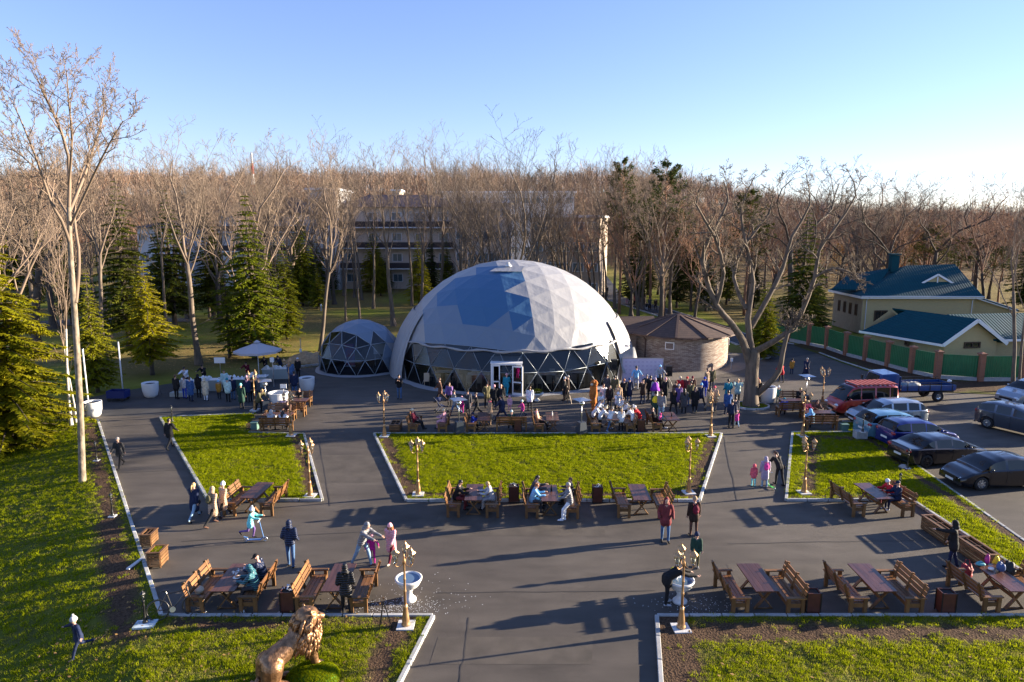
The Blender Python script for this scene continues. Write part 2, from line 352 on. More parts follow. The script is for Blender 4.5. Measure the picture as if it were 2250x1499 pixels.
# ------------------------------------------------------------------ lawns: sheet with a 'soil' attribute + grass tufts grown on it
def dseg(p, a, b):
    ax, ay = a; bx, by = b; dx, dy = bx-ax, by-ay
    t = max(0, min(1, ((p[0]-ax)*dx+(p[1]-ay)*dy)/(dx*dx+dy*dy+1e-9))); return math.hypot(p[0]-ax-t*dx, p[1]-ay-t*dy)
def lawn(name, pts, strips, z=.07, step=.3, bald=.22, relief=.03):
    bm = bmesh.new(); f = bm.faces.new([bm.verts.new((x, y, 0)) for x, y in pts]); bmesh.ops.triangulate(bm, faces=[f])
    x0 = min(p[0] for p in pts); x1 = max(p[0] for p in pts); y0 = min(p[1] for p in pts); y1 = max(p[1] for p in pts)
    for k in range(int((x1-x0)/step)): bmesh.ops.bisect_plane(bm, geom=bm.verts[:]+bm.edges[:]+bm.faces[:], plane_co=(x0+(k+.5)*step, 0, 0), plane_no=(1, 0, 0))
    for k in range(int((y1-y0)/step)): bmesh.ops.bisect_plane(bm, geom=bm.verts[:]+bm.edges[:]+bm.faces[:], plane_co=(0, y0+(k+.5)*step, 0), plane_no=(0, 1, 0))
    for f in bm.faces:
        if f.normal.z < 0: f.normal_flip()
    edges = list(zip(pts, pts[1:]+pts[:1]))
    for v in bm.verts:
        e = min(dseg(v.co, a, b) for a, b in edges)
        v.co.z = z + VZ(v.co.x, v.co.y) + relief*min(1, e/.5)*(noise.noise(Vector((v.co.x*1.3, v.co.y*1.3, 1)))+.4*noise.noise(Vector((v.co.x*4, v.co.y*4, 9))))
    me = bpy.data.meshes.new(name); bm.to_mesh(me); bm.free(); o = obj(name, me, 'lawn_soil'); tag(o, kind='structure')
    def soil(x, y):
        s = 0
        for a, b, w in strips:
            d = dseg((x, y), a, b) + .35*w*noise.noise(Vector((x*1.7, y*1.7, 4)))
            s = max(s, 1-smooth(w*.55, w*.95, d))
        n_ = noise.noise(Vector((x*.8, y*.8, 7)))*.5+.5
        return max(s, bald*1.6*smooth(.5, .85, n_))
    set_soil(me, soil); return o
def S_(u0, v0, u1, v1, w): return (G(u0, v0), G(u1, v1), w)
LAWNS = []
LAWNS.append(lawn('lawn', PX((822,955),(1585,955),(1537,1102),(893,1102)), [S_(845,965,905,1090,.55), S_(905,1090,1530,1092,.35), S_(1565,965,1520,1090,.6), S_(1440,1085,1520,1088,.5)]))
LAWNS.append(lawn('lawn', PX((352,919),(560,911),(545,953),(668,956),(708,1101),(458,1101)), [S_(560,925,545,945,.5), S_(650,960,690,1092,.5), S_(560,962,655,962,.35)]))
LAWNS.append(lawn('lawn', PX((1741,952),(1870,952),(1850,930),(1880,931),(2262,1200),(2400,1300),(2262,1270),(2003,1101),(1727,1101)), [S_(1785,965,1775,1092,.5), S_(1780,960,1920,970,.45), S_(1920,970,1990,1035,.4), S_(2010,1050,2262,1205,.45), S_(1740,1095,2000,1096,.3)]))
LAWNS.append(lawn('lawn', PX((355,1357),(952,1357),(845,1560),(300,1560)), [S_(400,1372,600,1380,.55), S_(880,1365,830,1500,.7), S_(600,1375,880,1366,.35)]))
LAWNS.append(lawn('lawn', PX((1443,1357),(2330,1357),(2500,1560),(1460,1560)), [S_(1480,1372,1510,1560,1.0), S_(1500,1395,1800,1392,.75), S_(1800,1392,2330,1395,.6)]))
LAWNS.append(lawn('lawn', PX((150,925),(215,925),(355,1357),(300,1570),(-500,1570),(-500,905),(0,915)), [S_(198,935,240,1140,.55), S_(240,1140,280,1400,.75)], step=.5))
LAWNS.append(lawn('planting_bed', PX((1745,760),(1800,779),(1850,798),(1940,828),(2060,862),(2250,870),(2400,872),(2400,838),(2058,836),(1770,752)), [S_(1740,745,2060,845,2.5), S_(2060,848,2400,848,3)], z=.03, step=1))
LAWNS.append(lawn('tree_island', [(G(1650,893)[0]+1.0*math.cos(a)*1.15, G(1650,893)[1]+.95*math.sin(a)) for a in np.linspace(0, 2*PI, 13)[:-1]], [], step=.3))
c0 = G(1650, 893); kerb([(c0[0]+1.2*math.cos(a), c0[1]+.98*math.sin(a)) for a in np.linspace(0, 2*PI, 13)], .6)

# grass tufts ----------------------------------------------------------------
foliage_mat('grass_blade', (.16, .21, .004), (.34, .36, .008), .5)
foliage_mat('grass_dry', (.26, .25, .05), (.42, .36, .12), .4)
mat('fallen_leaf', (.30, .17, .05), .8, var=.4, scale=3)
def tuft(name, n_, h, sp, m, w=.012):
    b = MB()
    for i in range(n_):
        a = random.uniform(0, 2*PI); r = sp*math.sqrt(random.random()); x, y = r*math.cos(a), r*math.sin(a); q = random.uniform(0, PI)
        hh = h*random.uniform(.6, 1.2); lx, ly = random.gauss(0, .4)*hh, random.gauss(0, .4)*hh; dx, dy = w*math.cos(q), w*math.sin(q)
        b.add([(x-dx, y-dy, -.01), (x+dx, y+dy, -.01), (x+lx*.5+dx*.7, y+ly*.5+dy*.7, hh*.6), (x+lx*.5-dx*.7, y+ly*.5-dy*.7, hh*.6), (x+lx*1.1, y+ly*1.1, hh)], [(0,1,2,3),(3,2,4)])
    me = b.mesh(name); me.materials.append(MATS[m]); return bpy.data.objects.new(name, me)
def scatter(name, src, protos, density, smin, smax, attr=True, seed=0, thresh=None, label=None, cat=None):
    o = obj(name, src.data.copy(), None)
    gn = bpy.data.node_groups.new(name, 'GeometryNodeTree')
    gn.interface.new_socket('Geometry', in_out='INPUT', socket_type='NodeSocketGeometry'); gn.interface.new_socket('Geometry', in_out='OUTPUT', socket_type='NodeSocketGeometry')
    n = gn.nodes; l = gn.links; i_ = n.new('NodeGroupInput'); o_ = n.new('NodeGroupOutput')
    ds = n.new('GeometryNodeDistributePointsOnFaces'); l.new(i_.outputs[0], ds.inputs['Mesh']); ds.inputs['Seed'].default_value = seed
    if attr:
        at = n.new('GeometryNodeInputNamedAttribute'); at.data_type = 'FLOAT'; at.inputs[0].default_value = 'soil'
        mr = n.new('ShaderNodeMapRange'); l.new(at.outputs[0], mr.inputs[0]); mr.inputs[1].default_value = .1; mr.inputs[2].default_value = .75; mr.inputs[3].default_value = density; mr.inputs[4].default_value = density*.02
        if thresh:
            nz = n.new('ShaderNodeTexNoise'); nz.inputs['Scale'].default_value = thresh[0]; nz.inputs['Detail'].default_value = 3
            m2 = n.new('ShaderNodeMapRange'); m2.inputs[1].default_value = thresh[1]; m2.inputs[2].default_value = thresh[2]; l.new(nz.outputs[0], m2.inputs[0])
            mm = n.new('ShaderNodeMath'); mm.operation = 'MULTIPLY'; l.new(mr.outputs[0], mm.inputs[0]); l.new(m2.outputs[0], mm.inputs[1]); l.new(mm.outputs[0], ds.inputs['Density'])
        else: l.new(mr.outputs[0], ds.inputs['Density'])
    else: ds.inputs['Density'].default_value = density
    jn = n.new('GeometryNodeJoinGeometry'); 
    col = n.new('GeometryNodeGeometryToInstance')
    for p in protos:
        oi = n.new('GeometryNodeObjectInfo'); oi.inputs['Object'].default_value = p; oi.inputs['As Instance'].default_value = True; l.new(oi.outputs['Geometry'], jn.inputs[0])
    ip = n.new('GeometryNodeInstanceOnPoints'); l.new(ds.outputs['Points'], ip.inputs['Points']); l.new(jn.outputs[0], ip.inputs['Instance'])
    ip.inputs['Pick Instance'].default_value = True
    ri = n.new('FunctionNodeRandomValue'); ri.data_type = 'INT'; ri.inputs[4].default_value = 0; ri.inputs[5].default_value = len(protos)-1; ri.inputs['Seed'].default_value = seed+3
    l.new(ri.outputs[2], ip.inputs['Instance Index'])
    rs = n.new('FunctionNodeRandomValue'); rs.data_type = 'FLOAT'; rs.inputs[2].default_value = smin; rs.inputs[3].default_value = smax; rs.inputs['Seed'].default_value = seed+1
    rr = n.new('FunctionNodeRandomValue'); rr.data_type = 'FLOAT'; rr.inputs[2].default_value = 0; rr.inputs[3].default_value = 6.28; rr.inputs['Seed'].default_value = seed+2
    cx = n.new('ShaderNodeCombineXYZ'); l.new(rr.outputs[1], cx.inputs[2])
    l.new(rs.outputs[1], ip.inputs['Scale']); l.new(cx.outputs[0], ip.inputs['Rotation'])
    l.new(ip.outputs[0], o_.inputs[0])
    n.remove(col)
    md = o.modifiers.new('grow', 'NODES'); md.node_group = gn
    tag(o, label, cat, kind='stuff'); return o
TUFTS = [tuft('grass_tuft', 20, .075, .12, 'grass_blade', .006), tuft('grass_tuft', 18, .055, .13, 'grass_blade', .006), tuft('grass_tuft', 16, .10, .09, 'grass_blade', .007), tuft('grass_tuft', 16, .05, .12, 'grass_dry', .006)]
TUFTS_D = [TUFTS[1], TUFTS[3], TUFTS[3]]
gl = ['bright green grass of the central lawn', 'green grass of the left lawn beside the path', 'green grass of the right lawn beside the parked cars', 'patchy grass around the bronze lion', 'ragged grass and seedlings of the near right bed', 'long shaded grass on the far left verge']
for k, (o, g) in enumerate(zip(LAWNS[:6], gl)):
    scatter('grass', o, TUFTS[:3], [105, 105, 90, 95, 95, 42][k], .7, 1.25, seed=k*11, thresh=(1.1, .36, .58) if k in (3, 4) else (.9, .28, .5) if k > 2 else (.8, .28, .46), label=g, cat='grass')
    scatter('grass', o, TUFTS_D, [34, 30, 30, 90, 95, 20][k], .7, 1.1, seed=k*11+5, label='paler dry tufts mixed into the '+g, cat='grass')
scatter('grass', LAWNS[7], TUFTS[:2], 60, .6, .9, seed=99, label='ring of green grass round the foot of the big forked tree', cat='grass')
# ------------------------------------------------------------------ trees
mat('bark_grey', (.13, .10, .074), .9, var=.35, scale=5, bump=.8, stretch=(1, 1, .25))
mat('bark_pale', (.21, .17, .125), .9, var=.55, scale=6, bump=1, stretch=(1, 1, .5))
mat('bark_dark', (.075, .058, .044), .9, var=.3, scale=5, bump=.7, stretch=(1, 1, .25))
mat('bark_birch', (.42, .40, .36), .8, var=.35, scale=5, bump=.3, stretch=(1, 1, 2))
mat('bark_pine', (.24, .125, .07), .9, var=.35, scale=4, bump=.6, stretch=(1, 1, .3))
mat('twig_grey', (.15, .112, .084), .85, var=.25, scale=.6)
mat('twig_tan', (.20, .145, .105), .85, var=.25, scale=.6)
mat('twig_rust', (.23, .115, .065), .85, var=.3, scale=.5)
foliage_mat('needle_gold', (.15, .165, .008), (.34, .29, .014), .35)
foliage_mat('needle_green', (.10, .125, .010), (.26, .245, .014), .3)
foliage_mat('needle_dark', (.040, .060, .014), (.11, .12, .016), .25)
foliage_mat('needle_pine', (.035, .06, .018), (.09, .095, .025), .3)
foliage_mat('leaf_amber', (.38, .17, .02), (.50, .27, .04), .4)

def _rot(d, ang, az):
    d = d.normalized(); r = Vector((0, 0, 1)) if abs(d.z) < .95 else Vector((1, 0, 0))
    a = d.cross(r).normalized(); b = d.cross(a)
    return (d*math.cos(ang)+(a*math.cos(az)+b*math.sin(az))*math.sin(ang)).normalized()
class Bare:
    def __init__(s, seed, twig=.012, up=.14, kids=(7, 6, 5, 4), ang=(24, 46), wob=.10, fine=1.0, droop=0, kl=(.40, .64), cap=7):
        s.kl = kl; s.cap = cap
        s.r = random.Random(seed); s.tr = MB(); s.cr = MB(); s.twig = twig; s.up = up; s.kids = kids; s.ang = ang; s.wob = wob; s.fine = fine; s.droop = droop
    def line(s, p, d, L, n_, wob, up):
        pts = [Vector(p)]; d = Vector(d).normalized()
        for i in range(n_):
            d = (d+Vector((s.r.gauss(0, wob), s.r.gauss(0, wob), s.r.gauss(0, wob)*.6+up))).normalized(); pts.append(pts[-1]+d*(L/n_))
        return pts
    def emit(s, pts, r0, r1, lvl):
        k = len(pts); rad = [max(s.twig, r0+(r1-r0)*i/(k-1)) for i in range(k)]
        rad[-1] = max(s.twig*.6, rad[-1]*.8) if lvl > 0 else rad[-1]
        (s.tr if lvl == 0 else s.cr).tube(pts, rad, [10, 6, 4, 3, 3, 3][lvl], cap=(lvl == 0))
        return rad
    def kidsof(s, pts, rad, L, lvl, t0=.25):
        if lvl >= len(s.kids): return
        k = len(pts); n_ = s.kids[lvl]; n_ = max(1, int(n_*s.r.uniform(.75, 1.25)))
        az = s.r.uniform(0, 6.28)
        for i in range(n_):
            t = t0+(1-t0)*(i+s.r.uniform(.2, .9))/n_; t = min(t, .99); q = t*(k-1); a = int(q); f = q-a
            p = pts[a].lerp(pts[a+1], f); d = pts[a+1]-pts[a]; r_ = rad[a]+(rad[a+1]-rad[a])*f
            az += 2.4+s.r.uniform(-.5, .5)
            nd = _rot(d, R(s.r.uniform(*s.ang)), az)
            nd.z += .12; LL = L*s.r.uniform(*s.kl)*(1-.35*t)
            s.grow(p, nd, LL, min(r_*.75, max(s.twig, r_*.6)), lvl+1)
    def grow(s, p, d, L, r, lvl):
        n_ = [8, 6, 5, 4, 3, 2][lvl]
        pts = s.line(p, d, L, n_, s.wob*(1+.3*lvl), (s.up if lvl < 3 else s.up*.6)-(s.droop if lvl > 2 else 0))
        rad = s.emit(pts, r, max(s.twig, r*.28), lvl)
        s.kidsof(pts, rad, L, lvl)
    def guide(s, pts, rads, lvl=1, t0=.25, kids=True, fine=2):
        P = [Vector(p) for p in pts]; Q = []; RR = []
        for i in range(len(P)-1):
            a = P[max(i-1, 0)]; b = P[i]; c = P[i+1]; e = P[min(i+2, len(P)-1)]
            for j in range(fine):
                t = j/fine; Q.append(.5*((2*b)+(c-a)*t+(2*a-5*b+4*c-e)*t*t+(3*b-a-3*c+e)*t*t*t)); RR.append(rads[i]+(rads[i+1]-rads[i])*t)
        Q.append(P[-1]); RR.append(rads[-1])
        (s.tr if lvl == 0 else s.cr).tube(Q, RR, 10 if lvl == 0 else 7, cap=(lvl == 0))
        if kids: s.kidsof(Q, RR, min(s.cap, sum((Q[i+1]-Q[i]).length for i in range(len(Q)-1))), lvl, t0)
    def flare(s, r):
        pass
def make_bare(name, label, seed, H, r0, fork, bark, twigm, n_l=6, spread=28, kids=(6, 6, 6, 4, 3), twig=.012, wob=.11, lean=(0, 0), up=.13, loc=(0, 0, 0), group=None, side=3):
    t = thing(name, label, 'tree', loc, 0, group); b = Bare(seed, twig, up, kids, (22, 44), wob)
    tr = b.line((0, 0, 0), (lean[0], lean[1], 1), H*fork, 8, .035, .04); n_ = len(tr)
    rad = [r0*(1.5 if i == 0 else 1.12 if i == 1 else 1)*(1-.35*i/n_) for i in range(n_)]
    b.tr.tube([tr[0]-Vector((0, 0, .15))]+tr, [rad[0]*1.1]+rad, 10)
    d = tr[-1]-tr[-2]; az = b.r.uniform(0, 6)
    for i in range(n_l):
        az += 2.4+b.r.uniform(-.4, .4); a = R(spread*(0.25 if i == 0 else b.r.uniform(.6, 1.2)))
        L = H*(1-fork)*(1.0 if i == 0 else b.r.uniform(.7, .95)); st = tr[-1] if i < 3 else tr[-1-b.r.randint(0, 2)]
        b.grow(st, _rot(d, a, az), L, rad[-1]*(.75 if i == 0 else b.r.uniform(.4, .6)), 1)
    for i in range(side):                                            # short dead side branches on the trunk
        k = b.r.randint(3, n_-1); b.grow(tr[k], _rot(d, R(b.r.uniform(50, 80)), b.r.uniform(0, 6)), H*b.r.uniform(.06, .14), r0*.12, 3)
    b.tr.build('trunk', bark, t, True); b.cr.build('crown', twigm, t, True); return t

class Needle:
    pass
def conifer(name, label, seed, H, Rm, m, bark='bark_dark', base=.1, nwh=26, per=7, droop=.25, dens=1.0, loc=(0, 0, 0), group=None, spray=.34, shape=.85, ragged=.2, bare=0):
    r = random.Random(seed); t = thing(name, label, 'tree', loc, 0, group); tr = MB(); fo = MB(); br = MB()
    tr.tube([(0, 0, -.15), (0, 0, .3), (r.uniform(-.1, .1), r.uniform(-.1, .1), H*.5), (0, 0, H*.99)], [H*.016+.05, H*.014+.03, H*.009, .015], 8)
    for w in range(nwh):
        f = (w+r.uniform(-.3, .3))/nwh; z = H*(base+(1-base)*f); Lr = Rm*((1-f)**shape)*1.0+.12
        if f < .1: Lr *= .75+2*f
        k = max(3, int(per*(1-.35*f)))
        for i in range(k):
            az = 2*PI*(i+r.uniform(-.35, .35))/k + w*1.1; L = Lr*r.uniform(1-ragged*1.6, 1+ragged*.6); ca, sa = math.cos(az), math.sin(az)
            pts = []
            for q in range(5):
                g = q/4; pts.append(Vector((ca*L*g, sa*L*g, z+L*(.16*g-droop*2*g*g+.22*droop*3*g**3))))
            if L > .5: br.tube(pts, [.012+.012*L*(1-g/4) for g in range(5)], 3, cap=False)
            if r.random() < bare: continue
            step = .17/dens; n_ = max(2, int(L/step)); side = Vector((-sa, ca, 0))
            for j in range(n_):
                g = .16+.84*(j+r.random())/n_; q = g*4; a = min(3, int(q)); p = pts[a].lerp(pts[a+1], q-a); dr = (pts[a+1]-pts[a]).normalized()
                sl = spray*(.55+.9*(1-g))*min(1.3, .35+L/2.2)*1.6
                for sgn in (-1, 1, 0) if g > .75 else (-1, 1):
                    d = (dr*(.55+(.7 if sgn == 0 else 0))+side*sgn*.85+Vector((0, 0, r.uniform(-.38, .12)))).normalized(); ss = sl*r.uniform(.6, 1.15)
                    e = p+d*ss; wv = d.cross(Vector((0, 0, 1))).normalized()*ss*r.uniform(.16, .28); m_ = p+d*ss*.45+Vector((0, 0, r.uniform(-.04, .05)))
                    fo.add([p, m_+wv, e, m_-wv+Vector((0, 0, -.05))], [(0, 1, 2), (0, 2, 3)])
                    if r.random() < .6:
                        h = Vector((r.uniform(-.1, .1), r.uniform(-.1, .1), -ss*.5)); fo.add([m_+wv*.5, m_-wv*.5, m_+h], [(0, 1, 2)])
    tr.build('trunk', bark, t, True); br.build('branch', bark, t); fo.build('crown', m, t); return t
def pine(name, label, seed, H, loc, group=None, crown=.58):
    r = random.Random(seed); t = thing(name, label, 'tree', loc, 0, group); tr = MB(); br = MB(); fo = MB()
    P = [Vector((r.gauss(0, .12)*i/4, r.gauss(0, .12)*i/4, H*i/8-.1)) for i in range(9)]; tr.tube(P, [.24-.024*i for i in range(9)], 8)
    for i in range(60):
        f = r.random()**.8; z = H*(1-crown+crown*f); L = H*.16*(1-f)**.6+.6; az = r.uniform(0, 6.28)
        d = Vector((math.cos(az), math.sin(az), .25+.4*f)); p0 = Vector((0, 0, z)); pts = [p0, p0+d*L*.5, p0+d*L+Vector((0, 0, .15*L))]; br.tube(pts, [.05, .03, .015], 4, cap=False)
        for j in range(16):
            c = pts[1].lerp(pts[2], r.random()*1.1)+Vector((r.gauss(0, .22*L*.5), r.gauss(0, .22*L*.5), r.gauss(0, .16)))
            for q in range(7):
                dd = Vector((r.gauss(0, 1), r.gauss(0, 1), r.gauss(.4, .7))).normalized()*r.uniform(.18, .34); wv = dd.cross(Vector((r.random(), r.random(), .3))).normalized()*.04
                fo.add([c+wv*1.3, c+dd*1.2, c-wv*1.3], [(0, 1, 2)])
    for i in range(10):
        az = r.uniform(0, 6.28); z = H*r.uniform(.3, 1-crown); L = r.uniform(.6, 2); br.tube([(0, 0, z), (math.cos(az)*L, math.sin(az)*L, z+L*.2)], [.03, .012], 3, cap=False)
    tr.build('trunk', 'bark_pine', t, True); br.build('branch', 'bark_pine', t); fo.build('crown', 'needle_pine', t); return t

# --- two surveyed giants
def at_px(Y, *uvd):
    return [(XAT(u, v, Y+d), Y+d, ZAT(v, Y+d)) for u, v, d in uvd]
def big_left():
    x, y = G(181, 1056); Y = y; o = Vector((x, y, 0)); t = thing('bare_tree', 'tall pale barked bare tree standing alone in the near left grass verge', 'tree', (x, y, VZ(x, y)))
    b = Bare(11, .008, .08, (0, 12, 7, 5, 4), (22, 50), .12, kl=(.34, .54), cap=4.6)
    L = lambda *p: [Vector(q)-o for q in at_px(Y, *p)]
    b.guide([Vector((0, 0, -.2))]+L((180,1030,0), (176,900,0), (166,720,0), (158,610,0), (153,520,0), (151,450,0)), [.20, .155, .14, .13, .12, .10, .085], 0, kids=False)
    b.guide(L((166,660,0), (172,600,.3), (172,540,.5), (163,480,.8), (170,400,1.2), (200,320,1.6)), [.09, .08, .07, .06, .045, .02], 1, .55)
    b.guide(L((153,530,0), (135,480,-.4), (112,440,-.8), (82,350,-1.3), (50,270,-1.8), (25,215,-2.2)), [.08, .07, .06, .045, .03, .015], 1, .3)
    b.guide(L((151,450,0), (150,340,.3), (120,250,0), (95,200,-.5), (75,150,-.8)), [.085, .07, .05, .03, .015], 1, .25)
    b.guide(L((152,460,0), (185,380,1), (211,300,1.6), (228,240,2), (224,185,2.2)), [.08, .065, .045, .03, .015], 1, .25)
    b.guide(L((155,490,0), (205,380,-1), (240,310,-1.8), (270,260,-2.4)), [.06, .05, .035, .015], 1, .25)
    b.guide(L((151,400,0), (158,300,-1), (150,215,-1.6), (146,150,-2)), [.06, .05, .03, .015], 1, .2)
    b.guide(L((150,470,0), (100,390,1.5), (50,340,2.4), (0,305,3)), [.055, .045, .03, .015], 1, .25)
    b.tr.build('trunk', 'bark_pale', t, True); b.cr.build('crown', 'twig_tan', t, True)
big_left()
def big_right():
    x, y = G(1650, 893); Y = y; o = Vector((x, y, 0)); t = thing('cottonwood_tree', 'huge thick forked bare tree growing from the small grass island on the plaza', 'tree', (x, y, 0))
    b = Bare(23, .010, .05, (0, 13, 7, 6, 5), (28, 62), .15, kl=(.34, .54), cap=4.2)
    L = lambda *p: [Vector(q)-o for q in at_px(Y, *p)]
    b.guide([Vector((0, 0, -.2))]+L((1650,870,0), (1652,820,0), (1654,785,0), (1655,768,0)), [.66, .49, .44, .46, .36], 0, kids=False)
    b.guide(L((1648,800,0), (1632,750,-.3), (1604,708,-.8), (1573,670,-1), (1548,600,-1.2), (1545,555,-1.2), (1572,500,-1), (1600,440,-.8), (1590,400,-.6)), [.30, .25, .21, .18, .145, .12, .09, .06, .025], 1, .3)
    b.guide(L((1573,672,-1), (1590,600,-1.5), (1570,520,-2), (1530,450,-2.4), (1545,400,-2.6)), [.14, .12, .09, .06, .02], 1, .2)
    b.guide(L((1653,780,0), (1643,700,.4), (1655,620,.8), (1640,540,1), (1628,460,1.2), (1660,385,1.3)), [.25, .20, .15, .11, .07, .025], 1, .3)
    b.guide(L((1650,720,.5), (1690,650,1), (1720,590,1.5), (1740,520,1.8), (1780,450,2), (1770,380,2.2)), [.19, .16, .13, .10, .06, .02], 1, .2)
    b.guide(L((1660,772,0), (1700,750,-.8), (1735,725,-1), (1760,690,-1.2), (1790,610,-1.4), (1800,550,-1.4), (1832,505,-1.5), (1880,430,-1.6), (1868,385,-1.6)), [.23, .19, .17, .15, .125, .105, .08, .05, .02], 1, .35)
    b.guide(L((1662,868,0), (1690,842,-.7), (1712,815,-1.1), (1720,775,-1.3), (1730,735,-1.2), (1742,715,-1.1)), [.21, .19, .17, .15, .13, .10], 1, .8)
    b.guide(L((1640,680,.5), (1612,610,1.4), (1635,540,2), (1690,470,2.4), (1700,410,2.6)), [.15, .12, .10, .06, .02], 1, .2)
    b.guide(L((1790,610,-1.4), (1830,590,-2), (1870,600,-2.6), (1890,620,-3)), [.09, .07, .05, .02], 1, .1)
    b.tr.build('trunk', 'bark_grey', t, True); b.cr.build('crown', 'bark_grey', t, True)
big_right()

# --- prototypes, each placed once itself and then copied
PROTO = {}; USED = set()
def proto(key, **k):
    PROTO[key] = k
def place_tree(key, x, y, H, wid=1, label=None, group=None, rz=None, z=0, lean=0):
    """H metres tall, wid = extra width factor"""
    k = PROTO[key]; z = z+VZ(x, y)+(TH(x, y) if y > 165 else 0)
    if 'root' not in k:
        k['root'] = k['fn'](); k['first'] = True; k['H'] = max(v.co.z for ch in k['root'].children for v in ch.data.vertices)*.985
        if key not in ('spruce', 'goldspruce', 'darkspruce', 'thinspruce', 'pine'): k['w'] = 1.22
    r0 = k['root']; sc = H/k['H']; wid = wid*k.get('w', 1); rz = random.uniform(0, 6.28) if rz is None else rz
    if k.pop('first', False):
        r = r0; r.location = (x, y, z); r.rotation_euler.z = rz; r.scale = (sc*wid, sc*wid, sc)
        if label: r['label'] = label
        if group: r['group'] = group
    else: r = dup(r0, (x, y, z), rz, label, group, (sc*wid, sc*wid, sc))
    if lean: r.rotation_euler.y = lean; r.rotation_euler.z = 0
    return r
GW = None
proto('vase', H=22, fn=lambda: make_bare('bare_tree', '', 101, 22, .30, .42, 'bark_grey', 'twig_grey', 6, 30, (6, 6, 6, 4, 3), .011))
proto('slim', H=22, fn=lambda: make_bare('bare_tree', '', 102, 22, .20, .55, 'bark_grey', 'twig_tan', 4, 20, (5, 6, 5, 4, 3), .011))
proto('broad', H=20, fn=lambda: make_bare('bare_tree', '', 103, 20, .34, .30, 'bark_dark', 'twig_tan', 7, 38, (6, 6, 5, 4, 3), .012, .15))
proto('tall', H=24, fn=lambda: make_bare('bare_tree', '', 104, 24, .28, .5, 'bark_grey', 'twig_grey', 5, 24, (6, 6, 5, 4, 3), .011, .10))
proto('fan', H=21, fn=lambda: make_bare('bare_tree', '', 105, 21, .24, .2, 'bark_dark', 'twig_grey', 8, 22, (7, 6, 5, 4, 2), .011, .09))
proto('rust', H=18, fn=lambda: make_bare('bare_tree', '', 106, 18, .24, .35, 'bark_dark', 'twig_rust', 7, 36, (6, 6, 5, 4, 3), .014, .14))
proto('birch', H=18, fn=lambda: make_bare('birch_tree', '', 107, 18, .15, .5, 'bark_birch', 'twig_tan', 4, 22, (5, 5, 4, 3), .013, .06))
proto('gnarl', H=18, fn=lambda: make_bare('bare_tree', '', 108, 18, .30, .4, 'bark_dark', 'bark_dark', 5, 42, (5, 5, 4, 4, 2), .014, .22, up=.06))
proto('spruce', H=14, fn=lambda: conifer('spruce_tree', '', 201, 14, 3.3, 'needle_green', base=.08, nwh=34, per=8, spray=.34))
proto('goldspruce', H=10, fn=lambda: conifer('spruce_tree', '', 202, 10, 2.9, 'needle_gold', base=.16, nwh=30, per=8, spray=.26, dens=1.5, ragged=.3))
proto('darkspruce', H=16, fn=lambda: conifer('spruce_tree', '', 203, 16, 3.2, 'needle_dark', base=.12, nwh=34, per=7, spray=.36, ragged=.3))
proto('thinspruce', H=13, fn=lambda: conifer('spruce_tree', '', 204, 13, 2.6, 'needle_green', base=.25, nwh=24, per=6, spray=.28, ragged=.45, bare=.25))
proto('pine', H=20, fn=lambda: pine('pine_tree', '', 205, 20, (0, 0, 0)))

def tpx(key, u, vb, vt, label, wid=1, Y=None, group=None, rz=None, lean=0):
    if Y is None: x, y = G(u, vb)
    else: y = Y; x = XAT(u, 600, Y)
    return place_tree(key, x, y, ZAT(vt, y)*1.0, wid, label, group, rz, lean=lean)
# bare trees, surveyed one by one
tpx('tall', 437, 800, 250, 'thick trunked bare tree behind the left end of the barbecue stall')
tpx('slim', 233, 792, 300, 'straight dark bare tree left of the golden spruce')
tpx('broad', 548, 760, 292, 'bare tree with heavy crooked forks behind the tall spruce by the stall', .9)
tpx('vase', 412, 700, 330, 'smaller bare tree just left of the thick trunk behind the stall', .8)
tpx('fan', 612, 690, 300, 'many stemmed bare tree at the left edge of the sunny clearing', .8)
tpx('slim', 705, 770, 290, 'leaning slender bare tree at the near edge of the clearing, left of the small dome', .9, lean=R(5))
tpx('fan', 735, 668, 280, 'bare tree with a bundle of upright stems in the clearing')
tpx('slim', 760, 705, 380, 'thin pole like bare tree behind the small dome, the left of a close pair', .7, rz=1)
tpx('slim', 791, 702, 330, 'thin straight bare tree rising right behind the small dome top', .7, rz=3)
tpx('tall', 865, 716, 290, 'bare tree with a sunlit trunk between the small and the big dome')
tpx('slim', 905, 672, 300, 'bare tree touching the left shoulder of the big dome', .8)
tpx('tall', 955, 640, 262, 'tallest forked bare tree above the left slope of the big dome', .85)
tpx('vase', 990, 622, 300, 'bare tree with twin stems beside the tallest one over the dome', .75)
tpx('fan', 1060, 640, 290, 'bare tree with spreading stems behind the left of the dome top', .9, Y=88)
tpx('fan', 1128, 640, 270, 'wide fan shaped bare tree standing right behind the top of the dome', 1.25, Y=84)
tpx('vase', 1178, 640, 300, 'bare tree behind the dome top, right of the fan shaped tree', .9, Y=94)
tpx('fan', 1240, 640, 350, 'lower bushy bare tree over the right slope of the dome', 1.2, Y=98)
tpx('rust', 1300, 620, 400, 'reddish twiggy tree in front of the corner of the pale building', 1.0, Y=104)
tpx('slim', 1325, 660, 420, 'slim bare tree beside the park road right of the dome', .7)
tpx('broad', 1452, 708, 318, 'stout pair of bare trunks beside the park road', .8)
tpx('vase', 1472, 690, 380, 'bare tree with a low fork behind the stout pair by the park road', .8)
tpx('rust', 1405, 660, 400, 'reddish bare tree between the two pines', 1.0, Y=86)
tpx('rust', 1530, 690, 400, 'reddish bare tree above the round brick house', .9, Y=84)
tpx('gnarl', 1745, 650, 340, 'gnarled dark bare tree with blunt upper forks behind the big forked tree', 1.0, Y=90)
